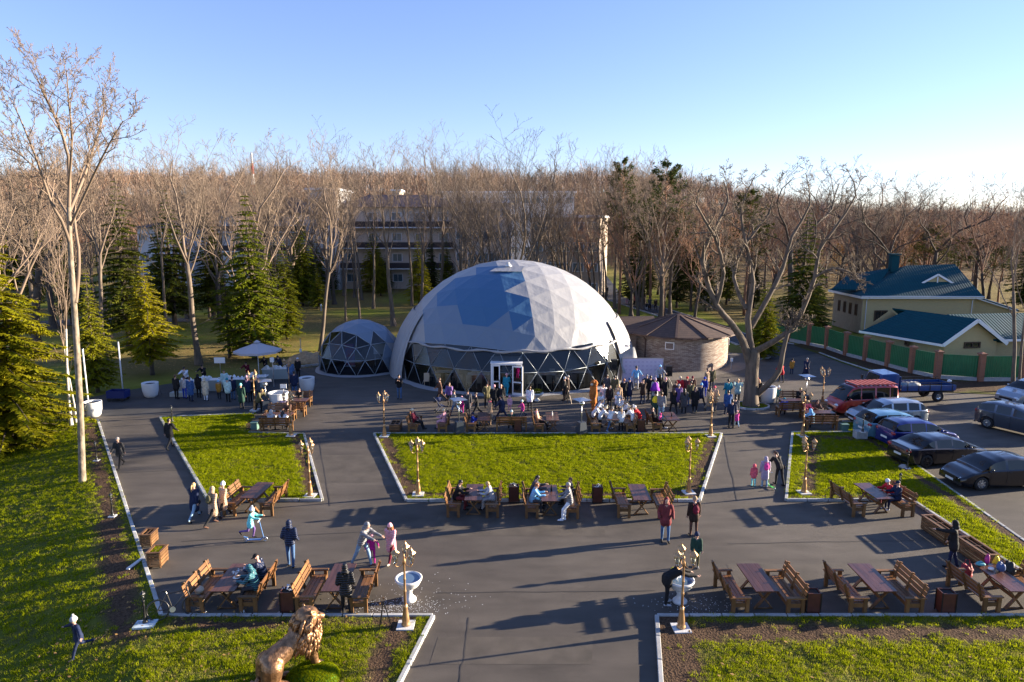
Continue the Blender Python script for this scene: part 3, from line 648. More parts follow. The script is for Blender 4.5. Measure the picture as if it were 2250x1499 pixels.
tpx('rust', 1690, 650, 380, 'rust tinged bare tree between the big forked tree and the gnarled one', 1.1, Y=95)
tpx('gnarl', 1888, 640, 360, 'gnarled bare tree behind the left end of the green roofed house', .9, Y=112)
tpx('broad', 1920, 640, 385, 'broad bare tree leaning right above the green roof ridge', 1.2, Y=104)
tpx('fan', 1985, 620, 430, 'bushy bare tree above the dormer of the green roofed house', 1.0, Y=118)
tpx('gnarl', 2148, 600, 400, 'lone bare tree with leftover seed clusters right of the roof ridge', .9, Y=110)
tpx('slim', 2222, 870, 385, 'dark slender bare tree beside the green fence near the right edge', .9)
tpx('tall', 2238, 858, 430, 'second dark trunk of the close pair at the right end of the green fence', .6)
tpx('birch', 157, 935, 420, 'slender white birch right behind the tall lone tree on the left verge', .7, rz=.6)
tpx('birch', 168, 930, 520, 'short pale birch stem at the foot of the white birch', .6)
tpx('broad', -40, 900, 200, 'bare tree partly cut off by the left edge of the frame', 1.0, Y=46)
tpx('gnarl', 60, 800, 330, 'crooked dark bare tree deep in the left wood', 1.0, Y=66)
# conifers
tpx('goldspruce', 335, 822, 575, 'golden green young spruce glowing in the sun left of the barbecue stall', 1.05)
tpx('spruce', 548, 765, 430, 'tall olive green spruce behind the barbecue stall, largest of its stand', 1.05, Y=62)
tpx('thinspruce', 505, 785, 560, 'thin spruce with a bare lower trunk left of the tall olive spruce', 1.0)
tpx('thinspruce', 600, 775, 540, 'thin spruce right of the tall olive spruce beside the parasol', 1.0)
tpx('spruce', 632, 745, 530, 'mid green spruce between the parasol and the clearing', .95)
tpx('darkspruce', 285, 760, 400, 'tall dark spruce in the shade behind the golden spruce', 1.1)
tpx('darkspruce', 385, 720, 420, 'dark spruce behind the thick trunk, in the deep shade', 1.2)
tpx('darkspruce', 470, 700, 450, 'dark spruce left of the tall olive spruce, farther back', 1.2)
tpx('spruce', 215, 860, 600, 'low green spruce by the flagpoles right of the white birch', .9)
for k, (u, vb, vt) in enumerate([(822, 640, 500), (848, 636, 560), (940, 626, 545), (925, 622, 570), (790, 628, 480), (700, 640, 520), (665, 648, 470)]):
    tpx('spruce', u, vb, vt, ['small spruce at the far side of the clearing, left of the dome', 'squat young spruce in the far clearing beside a slim trunk', 'bright young spruce just left of the dome shoulder', 'small spruce half hidden behind the bright young one', 'tall narrow spruce in front of the pale balconied building', 'green spruce at the far left corner of the clearing', 'dark green spruce where the wood meets the clearing'][k], 1.1)
tpx('pine', 1361, 690, 345, 'tall slim pine with a feathery top right of the dome', .8)
tpx('pine', 1458, 700, 352, 'taller bushy pine behind the stout pair of trunks', 1.1, Y=88)
tpx('pine', 1430, 700, 400, 'short pine between the two taller pines', 1.1, Y=100)
tpx('pine', 1640, 690, 415, 'pine with an olive crown behind the big forked tree', 1.2, Y=92)
tpx('darkspruce', 1768, 745, 470, 'large dark spruce right behind the forked tree', 1.25, Y=72)
tpx('spruce', 1690, 775, 620, 'low bushy yew green spruce behind the fork of the big tree', 1.3, Y=62)
tpx('darkspruce', 1795, 740, 560, 'dark spruce at the left end of the green fence', 1.2, Y=76)
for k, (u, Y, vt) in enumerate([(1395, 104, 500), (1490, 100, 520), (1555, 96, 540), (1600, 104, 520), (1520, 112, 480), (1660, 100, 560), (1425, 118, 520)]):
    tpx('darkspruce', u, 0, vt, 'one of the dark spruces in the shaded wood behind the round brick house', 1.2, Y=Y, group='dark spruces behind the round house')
tpx('pine', 2040, 0, 490, 'olive pine behind the dormer of the green roofed house', 1.5, Y=105)
tpx('pine', 2110, 0, 520, 'dark pine right of the green roof ridge', 1.6, Y=112)
tpx('pine', 2200, 0, 540, 'pine near the right edge behind the roofs', 1.5, Y=100)
tpx('pine', 1985, 0, 505, 'pine behind the chimney of the green roofed house', 1.3, Y=125)
# golden spruce mass at the left edge
x_, y_ = G(25, 960); 
t_ = conifer('spruce_tree', 'big golden green spruce filling the left edge beside the tall lone tree', 301, 13.6, 4.3, 'needle_gold', base=.05, nwh=40, per=9, spray=.30, dens=1.6, loc=(x_, y_, VZ(x_, y_)), ragged=.3)
x_, y_ = G(-110, 985)
conifer('spruce_tree', 'golden green spruce mostly outside the left edge', 302, 12.5, 3.6, 'needle_gold', base=.05, nwh=34, per=8, spray=.30, dens=1.3, loc=(x_, y_, VZ(x_, y_)), ragged=.3)
# amber larch
def amber(x, y, H, seed, label, group=None):
    r = random.Random(seed); t = thing('larch_tree', label, 'tree', (x, y, 0), 0, group); tr = MB(); fo = MB()
    tr.tube([(0, 0, -.1), (0, 0, H)], [.14, .03], 6)
    for i in range(900):
        f = r.random(); z = H*(.15+.85*f); q = r.uniform(0, 6.28); rr = (H*.22*(1-f)+.3)*math.sqrt(r.random()); c = Vector((rr*math.cos(q), rr*math.sin(q), z))
        d = Vector((math.cos(q), math.sin(q), r.uniform(-.3, .3)))*r.uniform(.2, .4); wv = Vector((-math.sin(q), math.cos(q), r.uniform(-.5, .5)))*.07; fo.add([c-wv, c+d, c+wv], [(0, 1, 2)])
    tr.build('trunk', 'bark_grey', t, True); fo.build('crown', 'leaf_amber', t)
for k, (u, v, Y, H) in enumerate([(1845, 0, 112, 9), (2010, 0, 108, 12), (1965, 0, 116, 9), (1745, 0, 128, 8)]):
    amber(XAT(u, 550, Y), Y, H, 400+k, ['amber leaved larch left of the green roofed house', 'amber leaved larch behind the green roof ridge', 'small amber larch next to the chimney', 'amber bush far behind the big forked tree'][k])

# --- the wood: individuals sharing one description per stand
pts_ = []
HABIT = dict(vase='vase shaped bare tree', slim='slim bare tree', tall='tall thin bare tree', broad='broad crooked bare tree', fan='many stemmed bare tree', rust='reddish twiggy bare tree', gnarl='gnarled bare tree', darkspruce='dark spruce', spruce='green spruce')
ZONES = [(110, 'over the left edge spruces'), (260, 'behind the tall lone tree'), (400, 'behind the golden spruce'), (520, 'behind the thick trunk at the stall'), (680, 'behind the parasol'), (850, 'behind the small dome'), (1000, 'left of the dome top'), (1150, 'right behind the dome top'), (1290, 'behind the right slope of the dome'), (1450, 'beyond the park road'), (1600, 'behind the brick pavilion'), (1760, 'behind the big forked tree'), (1900, 'left of the green roofed house'), (2060, 'behind the chimney and dormer'), (2200, 'right of the green roof'), (99999, 'beyond the right edge houses'), ]
def stand(n_, x0, x1, y0, y1, keys, hmin, hmax, label, group, mind=3.4, keep=None, conif=False):
    c = 0; tries = 0
    while c < n_ and tries < n_*60:
        tries += 1; x, y = random.uniform(x0, x1), random.uniform(y0, y1)
        if abs(x) > y*.80+6: continue
        if keep and not keep(x, y): continue
        if any((x-a)**2+(y-b)**2 < mind*mind for a, b in pts_): continue
        pts_.append((x, y)); ky = random.choice(keys); u = 1125+1500*x/(y*.985+2.1); zn = next(b for a, b in ZONES if u < a)
        place_tree(ky, x, y, random.uniform(hmin, hmax), random.uniform(.8, 1.05), *[HABIT[ky]+' '+zn+(', farther back' if y > 100 and not y > 158 else ', near the hill' if y > 158 else '')]*2); c += 1
leftwood = lambda x, y: x < -26-(y-60)*.08 or y > 118
stand(34, -95, -24, 62, 128, ['vase', 'slim', 'tall', 'slim', 'broad'], 18, 24, 'one of the many bare grey trees of the wood left of the clearing', 'bare trees of the left wood', keep=leftwood)
stand(15, -95, -26, 72, 132, ['darkspruce', 'spruce', 'darkspruce'], 9, 15, 'one of the dark spruces scattered under the bare trees of the left wood', 'spruces of the left wood', keep=leftwood)
stand(36, -30, 22, 90, 118, ['slim', 'tall', 'fan', 'slim'], 17, 24, 'one of the slim bare trees in front of the pale balconied building', 'bare trees before the building', mind=3)
stand(12, -42, 8, 98, 124, ['spruce', 'darkspruce', 'spruce'], 6, 11, '', '', mind=3)
stand(30, 20, 80, 84, 125, ['rust', 'vase', 'broad', 'rust', 'gnarl'], 14, 20, 'one of the brownish bare trees in the wood behind the round brick house', 'bare trees of the right wood', keep=lambda x, y: not (30 < x < 66 and 68 < y < 98))
stand(26, 50, 130, 98, 165, ['rust', 'broad', 'vase', 'gnarl'], 12, 17, 'one of the bare trees in the distance behind the green roofed houses', 'bare trees behind the houses', mind=5, keep=lambda x, y: not (30 < x < 66 and 68 < y < 98))
stand(40, -150, 130, 158, 188, ['rust', 'rust', 'broad', 'vase'], 14, 19, 'one of the reddish brown trees along the foot of the wooded hill', 'trees at the foot of the hill', mind=5)

# trees standing right of the frame; their long shadows lie over the houses and the parking lot
for k, (x, y, H, key) in enumerate([(67, 78, 15, 'darkspruce'), (72, 84, 16, 'spruce'), (69, 90, 16, 'darkspruce'), (80, 92, 17, 'spruce'), (75, 80, 14, 'darkspruce'), (58, 68, 9, 'spruce'), (62, 72, 10, 'darkspruce'), (54, 60, 8, 'spruce'), (60, 57, 8, 'darkspruce'), (50, 47, 6.5, 'spruce'), (55, 49, 7, 'darkspruce'), (47, 41, 5, 'spruce'), (88, 64, 12, 'darkspruce')]):
    place_tree(key, x, y, H, 1.3, 'spruce right of the parking lot and houses', 'spruces right of the parking lot')
# --- far wood on the hill: one mass
def far_wood(name, n_, x0, x1, y0, y1, m, seed, hs, label):
    g = np.random.default_rng(seed); V = []; F = []
    X = g.uniform(x0, x1, n_*3); Y = y0+(y1-y0)*g.random(n_*3)**1.1
    ok = np.abs(X) < Y*.85+20; X = X[ok][:n_]; Y = Y[ok][:n_]; NB = 30
    vs = np.zeros((len(X), 3+NB*3, 3)); fs = []
    for i, (x, y) in enumerate(zip(X, Y)):
        z = TH(x, y); h = g.uniform(*hs)*(1+.45*noise.noise(Vector((x*.03, y*.03, seed)))+(.35 if g.random() < .05 else 0)); w = h*.30
        vs[i, 0] = (x-.16, y, z); vs[i, 1] = (x+.16, y, z); vs[i, 2] = (x, y, z+h*.9)
        t = g.random(NB)*.6+.2; az = g.uniform(0, 6.28, NB); el = g.uniform(.5, 1.35, NB); L = h*(.95-t)*g.uniform(.5, .8, NB)
        p = np.stack([x+0*t, y+0*t, z+h*t], 1); d = np.stack([np.cos(az)*np.cos(el), np.sin(az)*np.cos(el), np.sin(el)], 1)*L[:, None]
        sd_ = np.stack([np.cos(az+1.57), np.sin(az+1.57), 0*az], 1)*.09*(.5+h/24)
        pp = p+d*.3+g.normal(0, w*.16, (NB, 3))
        vs[i, 3::3] = pp-sd_; vs[i, 4::3] = pp+sd_; vs[i, 5::3] = pp+d*.8
    nv = len(X)*(3+NB*3); me = bpy.data.meshes.new(name); me.from_pydata(vs.reshape(-1, 3).tolist(), [], np.arange(nv).reshape(-1, 3).tolist())
    tag(obj(name, me, m), label, 'wood', kind='stuff')
mat('far_twigs', (.25, .155, .10), .9, var=.35, scale=.05); mat('far_twigs_b', (.22, .155, .115), .9, var=.3, scale=.05)
far_wood('far_wood', 5200, -420, 330, 190, 500, 'far_twigs', 5, (11, 17), 'bare brown wood covering the hill behind the buildings')
far_wood('far_wood', 1800, -420, 420, 190, 480, 'far_twigs_b', 6, (12, 18), 'greyer trees mixed through the bare wood on the hill')
# ------------------------------------------------------------------ domes
def fabric_mat(name, col, tr=.03):
    m = bpy.data.materials.new(name); m.use_nodes = True; n = m.node_tree.nodes; l = m.node_tree.links; b = n['Principled BSDF']
    b.inputs['Base Color'].default_value = (*col, 1); b.inputs['Roughness'].default_value = .42; b.inputs['Specular IOR Level'].default_value = .45
    tc = n.new('ShaderNodeTexCoord'); mp = n.new('ShaderNodeMapping'); mp.inputs['Scale'].default_value = (1, 1, .3); nz = n.new('ShaderNodeTexNoise'); nz.inputs['Scale'].default_value = 2.6; nz.inputs['Detail'].default_value = 4
    l.new(tc.outputs['Object'], mp.inputs[0]); l.new(mp.outputs[0], nz.inputs['Vector'])
    bp = n.new('ShaderNodeBump'); bp.inputs['Strength'].default_value = .4; bp.inputs['Distance'].default_value = .06; l.new(nz.outputs[0], bp.inputs['Height']); l.new(bp.outputs[0], b.inputs['Normal'])
    t = n.new('ShaderNodeBsdfTranslucent'); t.inputs[0].default_value = (*col, 1); ms = n.new('ShaderNodeMixShader'); ms.inputs[0].default_value = tr
    l.new(b.outputs[0], ms.inputs[1]); l.new(t.outputs[0], ms.inputs[2]); l.new(ms.outputs[0], n['Material Output'].inputs[0]); MATS[name] = m
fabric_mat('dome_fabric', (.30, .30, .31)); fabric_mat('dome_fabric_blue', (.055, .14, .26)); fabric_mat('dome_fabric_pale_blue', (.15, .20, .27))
def clear_mat(name, tint, mixf, rough=.06):
    m = bpy.data.materials.new(name); m.use_nodes = True; n = m.node_tree.nodes; l = m.node_tree.links; n.remove(n['Principled BSDF'])
    t = n.new('ShaderNodeBsdfTransparent'); t.inputs[0].default_value = (*tint, 1); g = n.new('ShaderNodeBsdfGlossy'); g.inputs['Roughness'].default_value = rough; g.inputs[0].default_value = (.9, .95, 1, 1)
    fr = n.new('ShaderNodeFresnel'); fr.inputs[0].default_value = 1.5; ad = n.new('ShaderNodeMath'); ad.operation = 'ADD'; ad.inputs[1].default_value = mixf; l.new(fr.outputs[0], ad.inputs[0])
    ms = n.new('ShaderNodeMixShader'); l.new(ad.outputs[0], ms.inputs[0]); l.new(t.outputs[0], ms.inputs[1]); l.new(g.outputs[0], ms.inputs[2]); l.new(ms.outputs[0], n['Material Output'].inputs[0]); MATS[name] = m
clear_mat('clear_pvc', (.48, .54, .60), .0, .12); clear_mat('window_glass', (.25, .28, .30), .06, .03)
mat('strut_grey', (.27, .31, .35), .4, metal=.3); mat('white_metal', (.60, .61, .62), .4, bump=0); mat('white_plastic', (.78, .78, .78), .35)
mat('dark_glass', (.012, .016, .02), .06, spec=.8)
mat('floor_carpet', (.05, .05, .055), .9)

def geodesic(freq):
    """icosahedron with a vertex on top, each face split freq times: unit vectors and triangles"""
    V0 = [Vector((0, 0, 1))]+[Vector((math.cos(R(72*i))*.894427, math.sin(R(72*i))*.894427, .447214)) for i in range(5)]+[Vector((math.cos(R(72*i+36))*.894427, math.sin(R(72*i+36))*.894427, -.447214)) for i in range(5)]+[Vector((0, 0, -1))]
    F0 = [(0, 1+i, 1+(i+1) % 5) for i in range(5)]+[(1+i, 6+i, 1+(i+1) % 5) for i in range(5)]+[(1+(i+1) % 5, 6+i, 6+(i+1) % 5) for i in range(5)]
    vs = []; key = {}; fs = []
    def vid(p):
        p = p.normalized(); k = (round(p.x, 4), round(p.y, 4), round(p.z, 4))
        if k not in key: key[k] = len(vs); vs.append(p)
        return key[k]
    for a, b, c in F0:
        a, b, c = V0[a], V0[b], V0[c]; g = {}
        for i in range(freq+1):
            for j in range(freq+1-i): g[i, j] = vid(a+(b-a)*i/freq+(c-a)*j/freq)
        for i in range(freq):
            for j in range(freq-i):
                fs.append((g[i, j], g[i+1, j], g[i, j+1]))
                if i+j < freq-1: fs.append((g[i+1, j], g[i+1, j+1], g[i, j+1]))
    return vs, fs
def inpoly(x, y, P):
    c = False
    for (x1, y1), (x2, y2) in zip(P, P[1:]+P[:1]):
        if (y1 > y) != (y2 > y) and x < (x2-x1)*(y-y1)/(y2-y1)+x1: c = not c
    return c
def pix(p):
    d = Vector(p)-Vector((0, 0, CAM_H)); zc = d.y*math.cos(PITCH)-d.z*math.sin(PITCH); yc = d.y*math.sin(PITCH)+d.z*math.cos(PITCH)
    return 1125+1500*d.x/zc, 749.5-1500*yc/zc
def dome(name, label, c, Rr, zs, zc, freq, zmin, phase, is_win, blue, panel_sub=4, strut=.019, puff=.018, wr=.012):
    t = thing(name, label, 'dome tent', (c[0], c[1], 0)); vs, fs = geodesic(freq)
    Rz = Matrix.Rotation(phase, 3, 'Z'); P = [(Rz @ v) for v in vs]; Q = [Vector((p.x*Rr, p.y*Rr, p.z*Rr*zs+zc)) for p in P]
    cen = Vector((c[0], c[1], 0)); edges = set(); back = MB(); k = 0
    for f in fs:
        z_ = [Q[i].z for i in f]
        if min(z_) < zmin-.05: continue
        a, b, d = [Q[i] for i in f]; m_ = (a+b+d)/3; nrm = (b-a).cross(d-a).normalized()
        if nrm.dot(m_-Vector((0, 0, zc))) < 0: nrm = -nrm; b, d = d, b
        az = math.degrees(math.atan2(m_.x, -m_.y)); facing = nrm.dot((Vector((0, 0, CAM_H))-cen-m_).normalized())
        if is_win(az, m_.z, m_):
            pn = MB(); pn.add([a*.997, b*.997, d*.997], [(0, 1, 2)]); pn.build('window_pane', 'clear_pvc', t)
            for e in ((f[0], f[1]), (f[1], f[2]), (f[0], f[2])): edges.add(tuple(sorted(e)))
            continue
        pn = back if facing < -.1 else MB(); n_ = panel_sub; g = {}; vv = []
        for i in range(n_+1):
            for j in range(n_+1-i):
                q = a+(b-a)*i/n_+(d-a)*j/n_; l_ = (n_-i-j)/n_; w = 27*(i/n_)*(j/n_)*l_
                q = q+nrm*(-puff*w + wr*noise.noise(Vector((q.x*1.1, q.y*1.1, q.z*.5)))*min(1, w*2)); g[i, j] = len(vv); vv.append(q)
        ff = [(g[i, j], g[i+1, j], g[i, j+1]) for i in range(n_) for j in range(n_-i)]+[(g[i+1, j], g[i+1, j+1], g[i, j+1]) for i in range(n_) for j in range(n_-i-1)]
        pn.add(vv, ff)
        if pn is not back:
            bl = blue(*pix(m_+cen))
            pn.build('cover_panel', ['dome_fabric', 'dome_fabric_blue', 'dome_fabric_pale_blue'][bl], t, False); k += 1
    if back.v: tag(back.build('cover_back', 'dome_fabric', t), kind='stuff')
    for e in edges:
        s = MB(); s.tube([Q[e[0]], Q[e[1]]], strut, 6); s.build('strut', 'strut_grey', t, True)
    return t, Q, cen
DC = (.1, 58.2); DR = 10.15
BLUE = [(1062,588),(1140,588),(1150,612),(1128,622),(1132,650),(1150,672),(1166,700),(1120,712),(1060,700),(1040,712),(1000,690),(948,668),(1005,612)]  # cover panels centred in these outlines get a bluer base colour
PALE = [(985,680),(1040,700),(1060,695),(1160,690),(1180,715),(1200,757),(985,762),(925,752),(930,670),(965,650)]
dm, DQ, DCEN = dome('dome_tent', 'big white geodesic dome tent with a clear window band', DC, DR, .91, 0, 6, 0, R(-90+10-12*0),
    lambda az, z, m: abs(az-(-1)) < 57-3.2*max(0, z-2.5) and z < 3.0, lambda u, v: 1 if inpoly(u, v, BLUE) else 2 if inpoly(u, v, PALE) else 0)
# loose skirts of the cover that hang at both sides of the window band, and the ballast flap on the ground
def drape(t, R0, a0, a1, ztop, bulge, seed, name='skirt', flip=1):
    b = MB(); n_ = 40; rows = 9; vv = []
    for i in range(n_+1):
        a = R(a0+(a1-a0)*i/n_)
        for j in range(rows+1):
            f = j/rows; z = ztop*(1-f)+.02; rr = math.sqrt(max(0, 1-(z/(DR*.91))**2))*DR
            rr += .10+bulge*f*(.6+.4*noise.noise(Vector((i*.45, j*.15, seed))))+.10*math.sin(i*1.7+.6*math.sin(j))*(.3+f)
            vv.append((rr*math.sin(a), -rr*math.cos(a), z))
    b.add(vv, [(i*(rows+1)+j, (i+1)*(rows+1)+j, (i+1)*(rows+1)+j+1, i*(rows+1)+j+1) for i in range(n_) for j in range(rows)])
    b.build(name, 'dome_fabric', t, True)
drape(dm, DR, -98, -58, 5.2, .45, 1); drape(dm, DR, 57, 100, 4.6, .35, 2)
b = MB(); n_ = 96; b.add([(r*math.sin(2*PI*i/n_), -r*math.cos(2*PI*i/n_), z) for i in range(n_) for r, z in ((DR-.05, .10), (DR+.28+.07*math.sin(i*1.3), .05+.02*math.sin(i*2.1)), (DR+.5+.10*math.sin(i*.9)+.05*math.sin(i*2.7), .012))], [(i*3+j, ((i+1) % n_)*3+j, ((i+1) % n_)*3+j+1, i*3+j+1) for i in range(n_) for j in range(2)])
b.build('ground_flap', 'dome_fabric', dm, True)
b = MB(); b.lathe([(DR-.3, .03), (DR-.3, .035), (0, .036)], 60, cap=False); b.build('floor', 'floor_carpet', dm)
b = MB()                                                                # rolled hem over the window band
pts = [(math.sqrt(1-(3.1/(DR*.91))**2)*(DR+.1)*math.sin(R(a)), -math.sqrt(1-(3.1/(DR*.91))**2)*(DR+.1)*math.cos(R(a)), 3.12+.07*math.sin(a*.35)) for a in range(-58, 58, 3)]
b.tube(pts, [.09+.03*math.sin(i*1.9) for i in range(len(pts))], 7); b.build('rolled_hem', 'dome_fabric', dm, True)
b = MB(); b.lathe([(.32, 0), (.30, .05), (.10, .22), (.16, .26), (.02, .33)], 10, (-.4, -2.9, 8.84)); b.build('vent_cap', 'white_metal', dm, True)
b = MB(); b.add([(-1.9, -3.9, 8.52), (.6, -4.1, 8.50), (.9, -3.0, 8.86), (-1.0, -2.8, 8.92)], [(0, 1, 2, 3)]); b.build('vent_flap', 'dome_fabric', dm)
# grey side flap folded out at the right end of the window band
b = MB(); A = [(8.1, -6.5, 2.3), (9.3, -6.4, 2.9), (9.9, -6.2, 1.3), (8.5, -6.9, .8)]; vv = []
for i in range(9):
    for j in range(9):
        s_, t_ = i/8, j/8; p = Vector(A[0])*(1-s_)*(1-t_)+Vector(A[1])*s_*(1-t_)+Vector(A[2])*s_*t_+Vector(A[3])*(1-s_)*t_; vv.append(p+Vector((0, -.10*math.sin(s_*9+t_*3), .08*math.sin(t_*8))))
b.add(vv, [(i*9+j, (i+1)*9+j, (i+1)*9+j+1, i*9+j+1) for i in range(8) for j in range(8)]); b.build('folded_flap', mat('grey_fabric', (.30, .31, .32), .6, var=.1, scale=3), dm, True)
for s_ in (-1, 1):
    for d in ((7.3, -6.9), (6.4, -7.75)):
        pass
# vestibule with white framed doors
def framed_leaf(t, name, x0, x1, y, h, rz=0, hinge=None, cross=True, z0=.04):
    e = bpy.data.objects.new(name, None); 
    b = MB(); w = .09
    L = x1-x0; b.box((w/2, 0, h/2+z0), (w, .07, h)); b.box((L-w/2, 0, h/2+z0), (w, .07, h)); b.box((L/2, 0, h+z0-w/2), (L-2*w, .068, w)); b.box((L/2, 0, z0+.10), (L-2*w, .068, .2))
    if cross: b.box((L/2, 0, z0+h*.45), (L-2*w, .066, w))
    o = b.build(name, 'white_plastic', t); o.location = (x0, y, 0); o.rotation_euler.z = rz
    g = MB(); g.box((L/2, 0, z0+h/2), (L-2*w, .02, h-2*w)); g.build('pane', 'window_glass', o)
    hd = MB(); hd.box((L-.05, -.06, z0+h*.48), (.03, .05, .16)); hd.build('handle', 'dark_glass', o)
    return o
vx0, vx1, vy = XAT(1080, 840, 48.0)-DC[0], XAT(1146, 840, 48.0)-DC[0], 48.0-DC[1]
b = MB(); h = 2.35
for x in (vx0, vx1): b.box((x, vy, h/2), (.10, .10, h)); b.box((x, vy+1.2, h/2), (.10, .10, h)); b.box((x, vy+.6, h-.05), (.09, 1.1, .09))
b.box(((vx0+vx1)/2, vy, h-.06), (vx1-vx0-.1, .09, .12)); b.box(((vx0+vx1)/2, vy+1.2, h-.06), (vx1-vx0-.1, .09, .12))
b.build('door_frame', 'white_plastic', dm)
b = MB(); b.add([(vx0-.08, vy-.08, h+.03), (vx1+.08, vy-.08, h+.03), (vx1+.08, vy+1.9, h+.16), (vx0-.08, vy+1.9, h+.16), (vx0-.08, vy-.08, h), (vx1+.08, vy-.08, h), (vx1+.08, vy+1.9, h+.1), (vx0-.08, vy+1.9, h+.1)], [(0,1,2,3),(7,6,5,4),(0,4,5,1),(1,5,6,2),(2,6,7,3),(3,7,4,0)]); b.build('porch_roof', 'white_plastic', dm)
framed_leaf(dm, 'side_light', vx0+.06, vx0+.62, vy, 2.2, cross=True)
b = MB(); b.box((vx0+.02, vy+.6, 1.1), (.02, 1.05, 2.1)); b.box((vx1-.02, vy+.6, 1.1), (.02, 1.05, 2.1)); b.build('porch_glazing', 'window_glass', dm)
framed_leaf(dm, 'door', vx0+1.5, vx0+2.3, vy-.06, 2.15, rz=R(-20))
# white framed side doors at the right of the dome
b = MB(); sx, sy = XAT(1358, 810, 54)-DC[0], 54-DC[1]
for dx in (-.9, -.3, .3, .9): b.box((sx+dx*.5+.2, sy+dx*.2, 1.25), (.09, .09, 2.5))
b.box((sx+.2, sy, 2.5), (1.2, .3, .12)); b.box((sx+.2, sy, 1.15), (1.0, .16, .07)); b.build('side_door_frame', 'white_plastic', dm)
b = MB(); b.box((sx-.1, sy+.6, 2.68), (1.7, 1.2, .08), ry=.12); b.build('side_awning', 'dome_fabric', dm)

# chairs and tables seen through the window band
def banquet_chair():
    t = thing('banquet_chair', 'beige covered banquet chair inside the big dome behind its window band', 'chair', (0,0,0), 0, 'beige chairs inside the dome')
    b = MB(); b.box((0, 0, .45), (.44, .44, .09)); b.build('seat', 'chair_beige', t)
    b = MB(); b.box((0, .21, .78), (.42, .06, .58)); b.build('backrest', 'chair_beige', t)
    for sx_ in (-1, 1):
        for sy_ in (-1, 1): b = MB(); b.box((.19*sx_, .19*sy_, .20), (.035, .035, .41)); b.build('leg', 'chair_beige', t)
    return t
mat('chair_beige', (.46, .36, .25), .8)
ch = banquet_chair(); first = True
for k, u in enumerate([935, 962, 985, 1010, 1030, 1052, 1166, 1186, 1205, 1224, 1243, 1262, 1280, 1300, 948, 1000, 1042, 1178, 1214, 1252]):
    Y = (49.9 if k < 14 else 51.6); x = XAT(u, 840, Y); Y += .018*(x-DC[0])**2
    if first: ch.location = (x, Y, .04); ch.rotation_euler.z = PI+random.uniform(-.2, .2); first = False
    else: dup(ch, (x, Y, .04), (PI if k < 14 else 0)+random.uniform(-.25, .25))
tb0 = None
for k, (x, Y) in enumerate([(-5.2, 52.6), (-2.6, 51.7), (2.6, 51.7), (5.4, 52.4)]):
    if tb0 is None:
        tb0 = thing('banquet_table', 'white clothed table among the beige chairs inside the big dome', 'table', (x, Y, .04), 0, 'tables inside the dome'); b = MB(); b.box((0, 0, .74), (1.7, .8, .04)); b.build('tabletop', 'white_plastic', tb0)
        for sx_ in (-.75, .75):
            for sy_ in (-.3, .3): b = MB(); b.box((sx_, sy_, .36), (.05, .05, .72)); b.build('leg', 'chair_beige', tb0)
    else: dup(tb0, (x, Y, .04))

# small dome
SC = (XAT(793, 780, 57.6), 57.6)
def small_win(az, z, m): return az > -95 and az < 52 and z < 3.05 or (-75 < az < 20 and z < 3.5 and z > 0)
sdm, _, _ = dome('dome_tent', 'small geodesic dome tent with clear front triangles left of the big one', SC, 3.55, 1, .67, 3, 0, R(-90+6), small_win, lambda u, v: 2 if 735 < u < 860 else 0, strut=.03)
b = MB(); n_ = 60; b.add([(r*math.sin(2*PI*i/n_), -r*math.cos(2*PI*i/n_), z) for i in range(n_) for r, z in ((3.42, .10), (3.68+.04*math.sin(i*1.3), .05), (3.86+.05*math.sin(i*.9), .012))], [(i*3+j, ((i+1) % n_)*3+j, ((i+1) % n_)*3+j+1, i*3+j+1) for i in range(n_) for j in range(2)]); b.build('ground_flap', 'dome_fabric', sdm, True)
b = MB(); b.lathe([(3.4, .03), (3.4, .04), (0, .041)], 40, cap=False); b.build('floor', 'floor_carpet', sdm)
t = thing('fair_table', 'table with white papers inside the small dome', 'table', (SC[0]-.4, SC[1]-1.1, .04)); b = MB(); b.box((0, 0, .74), (1.5, .6, .04)); b.build('tabletop', 'white_plastic', t)
for sx_ in (-.7, .7):
    for sy_ in (-.25, .25): b = MB(); b.box((sx_, sy_, .36), (.04, .04, .72)); b.build('leg', 'dark_glass', t)
t = thing('roll_up_banner', 'red and blue banner inside the small dome', 'banner', (SC[0]-1.0, SC[1]+.3, .04)); b = MB(); b.box((0, 0, 1.05), (.8, .02, 1.9)); b.build('sheet', mat('banner_red', (.35, .05, .05), .6, col2=(.05, .15, .4), scale=1.5), t); b = MB(); b.box((0, 0, .05), (.85, .2, .08)); b.build('base', 'white_metal', t)
t = thing('whiteboard', 'white board inside the small dome, right of the banner', 'board', (SC[0]+1.6, SC[1]+.5, .04)); b = MB(); b.box((0, 0, 1.5), (1.2, .03, .9)); b.build('board', 'white_plastic', t)
for sx_ in (-.5, .5): b = MB(); b.box((sx_, .05, .55), (.04, .04, 1.1)); b.build('leg', 'white_metal', t)

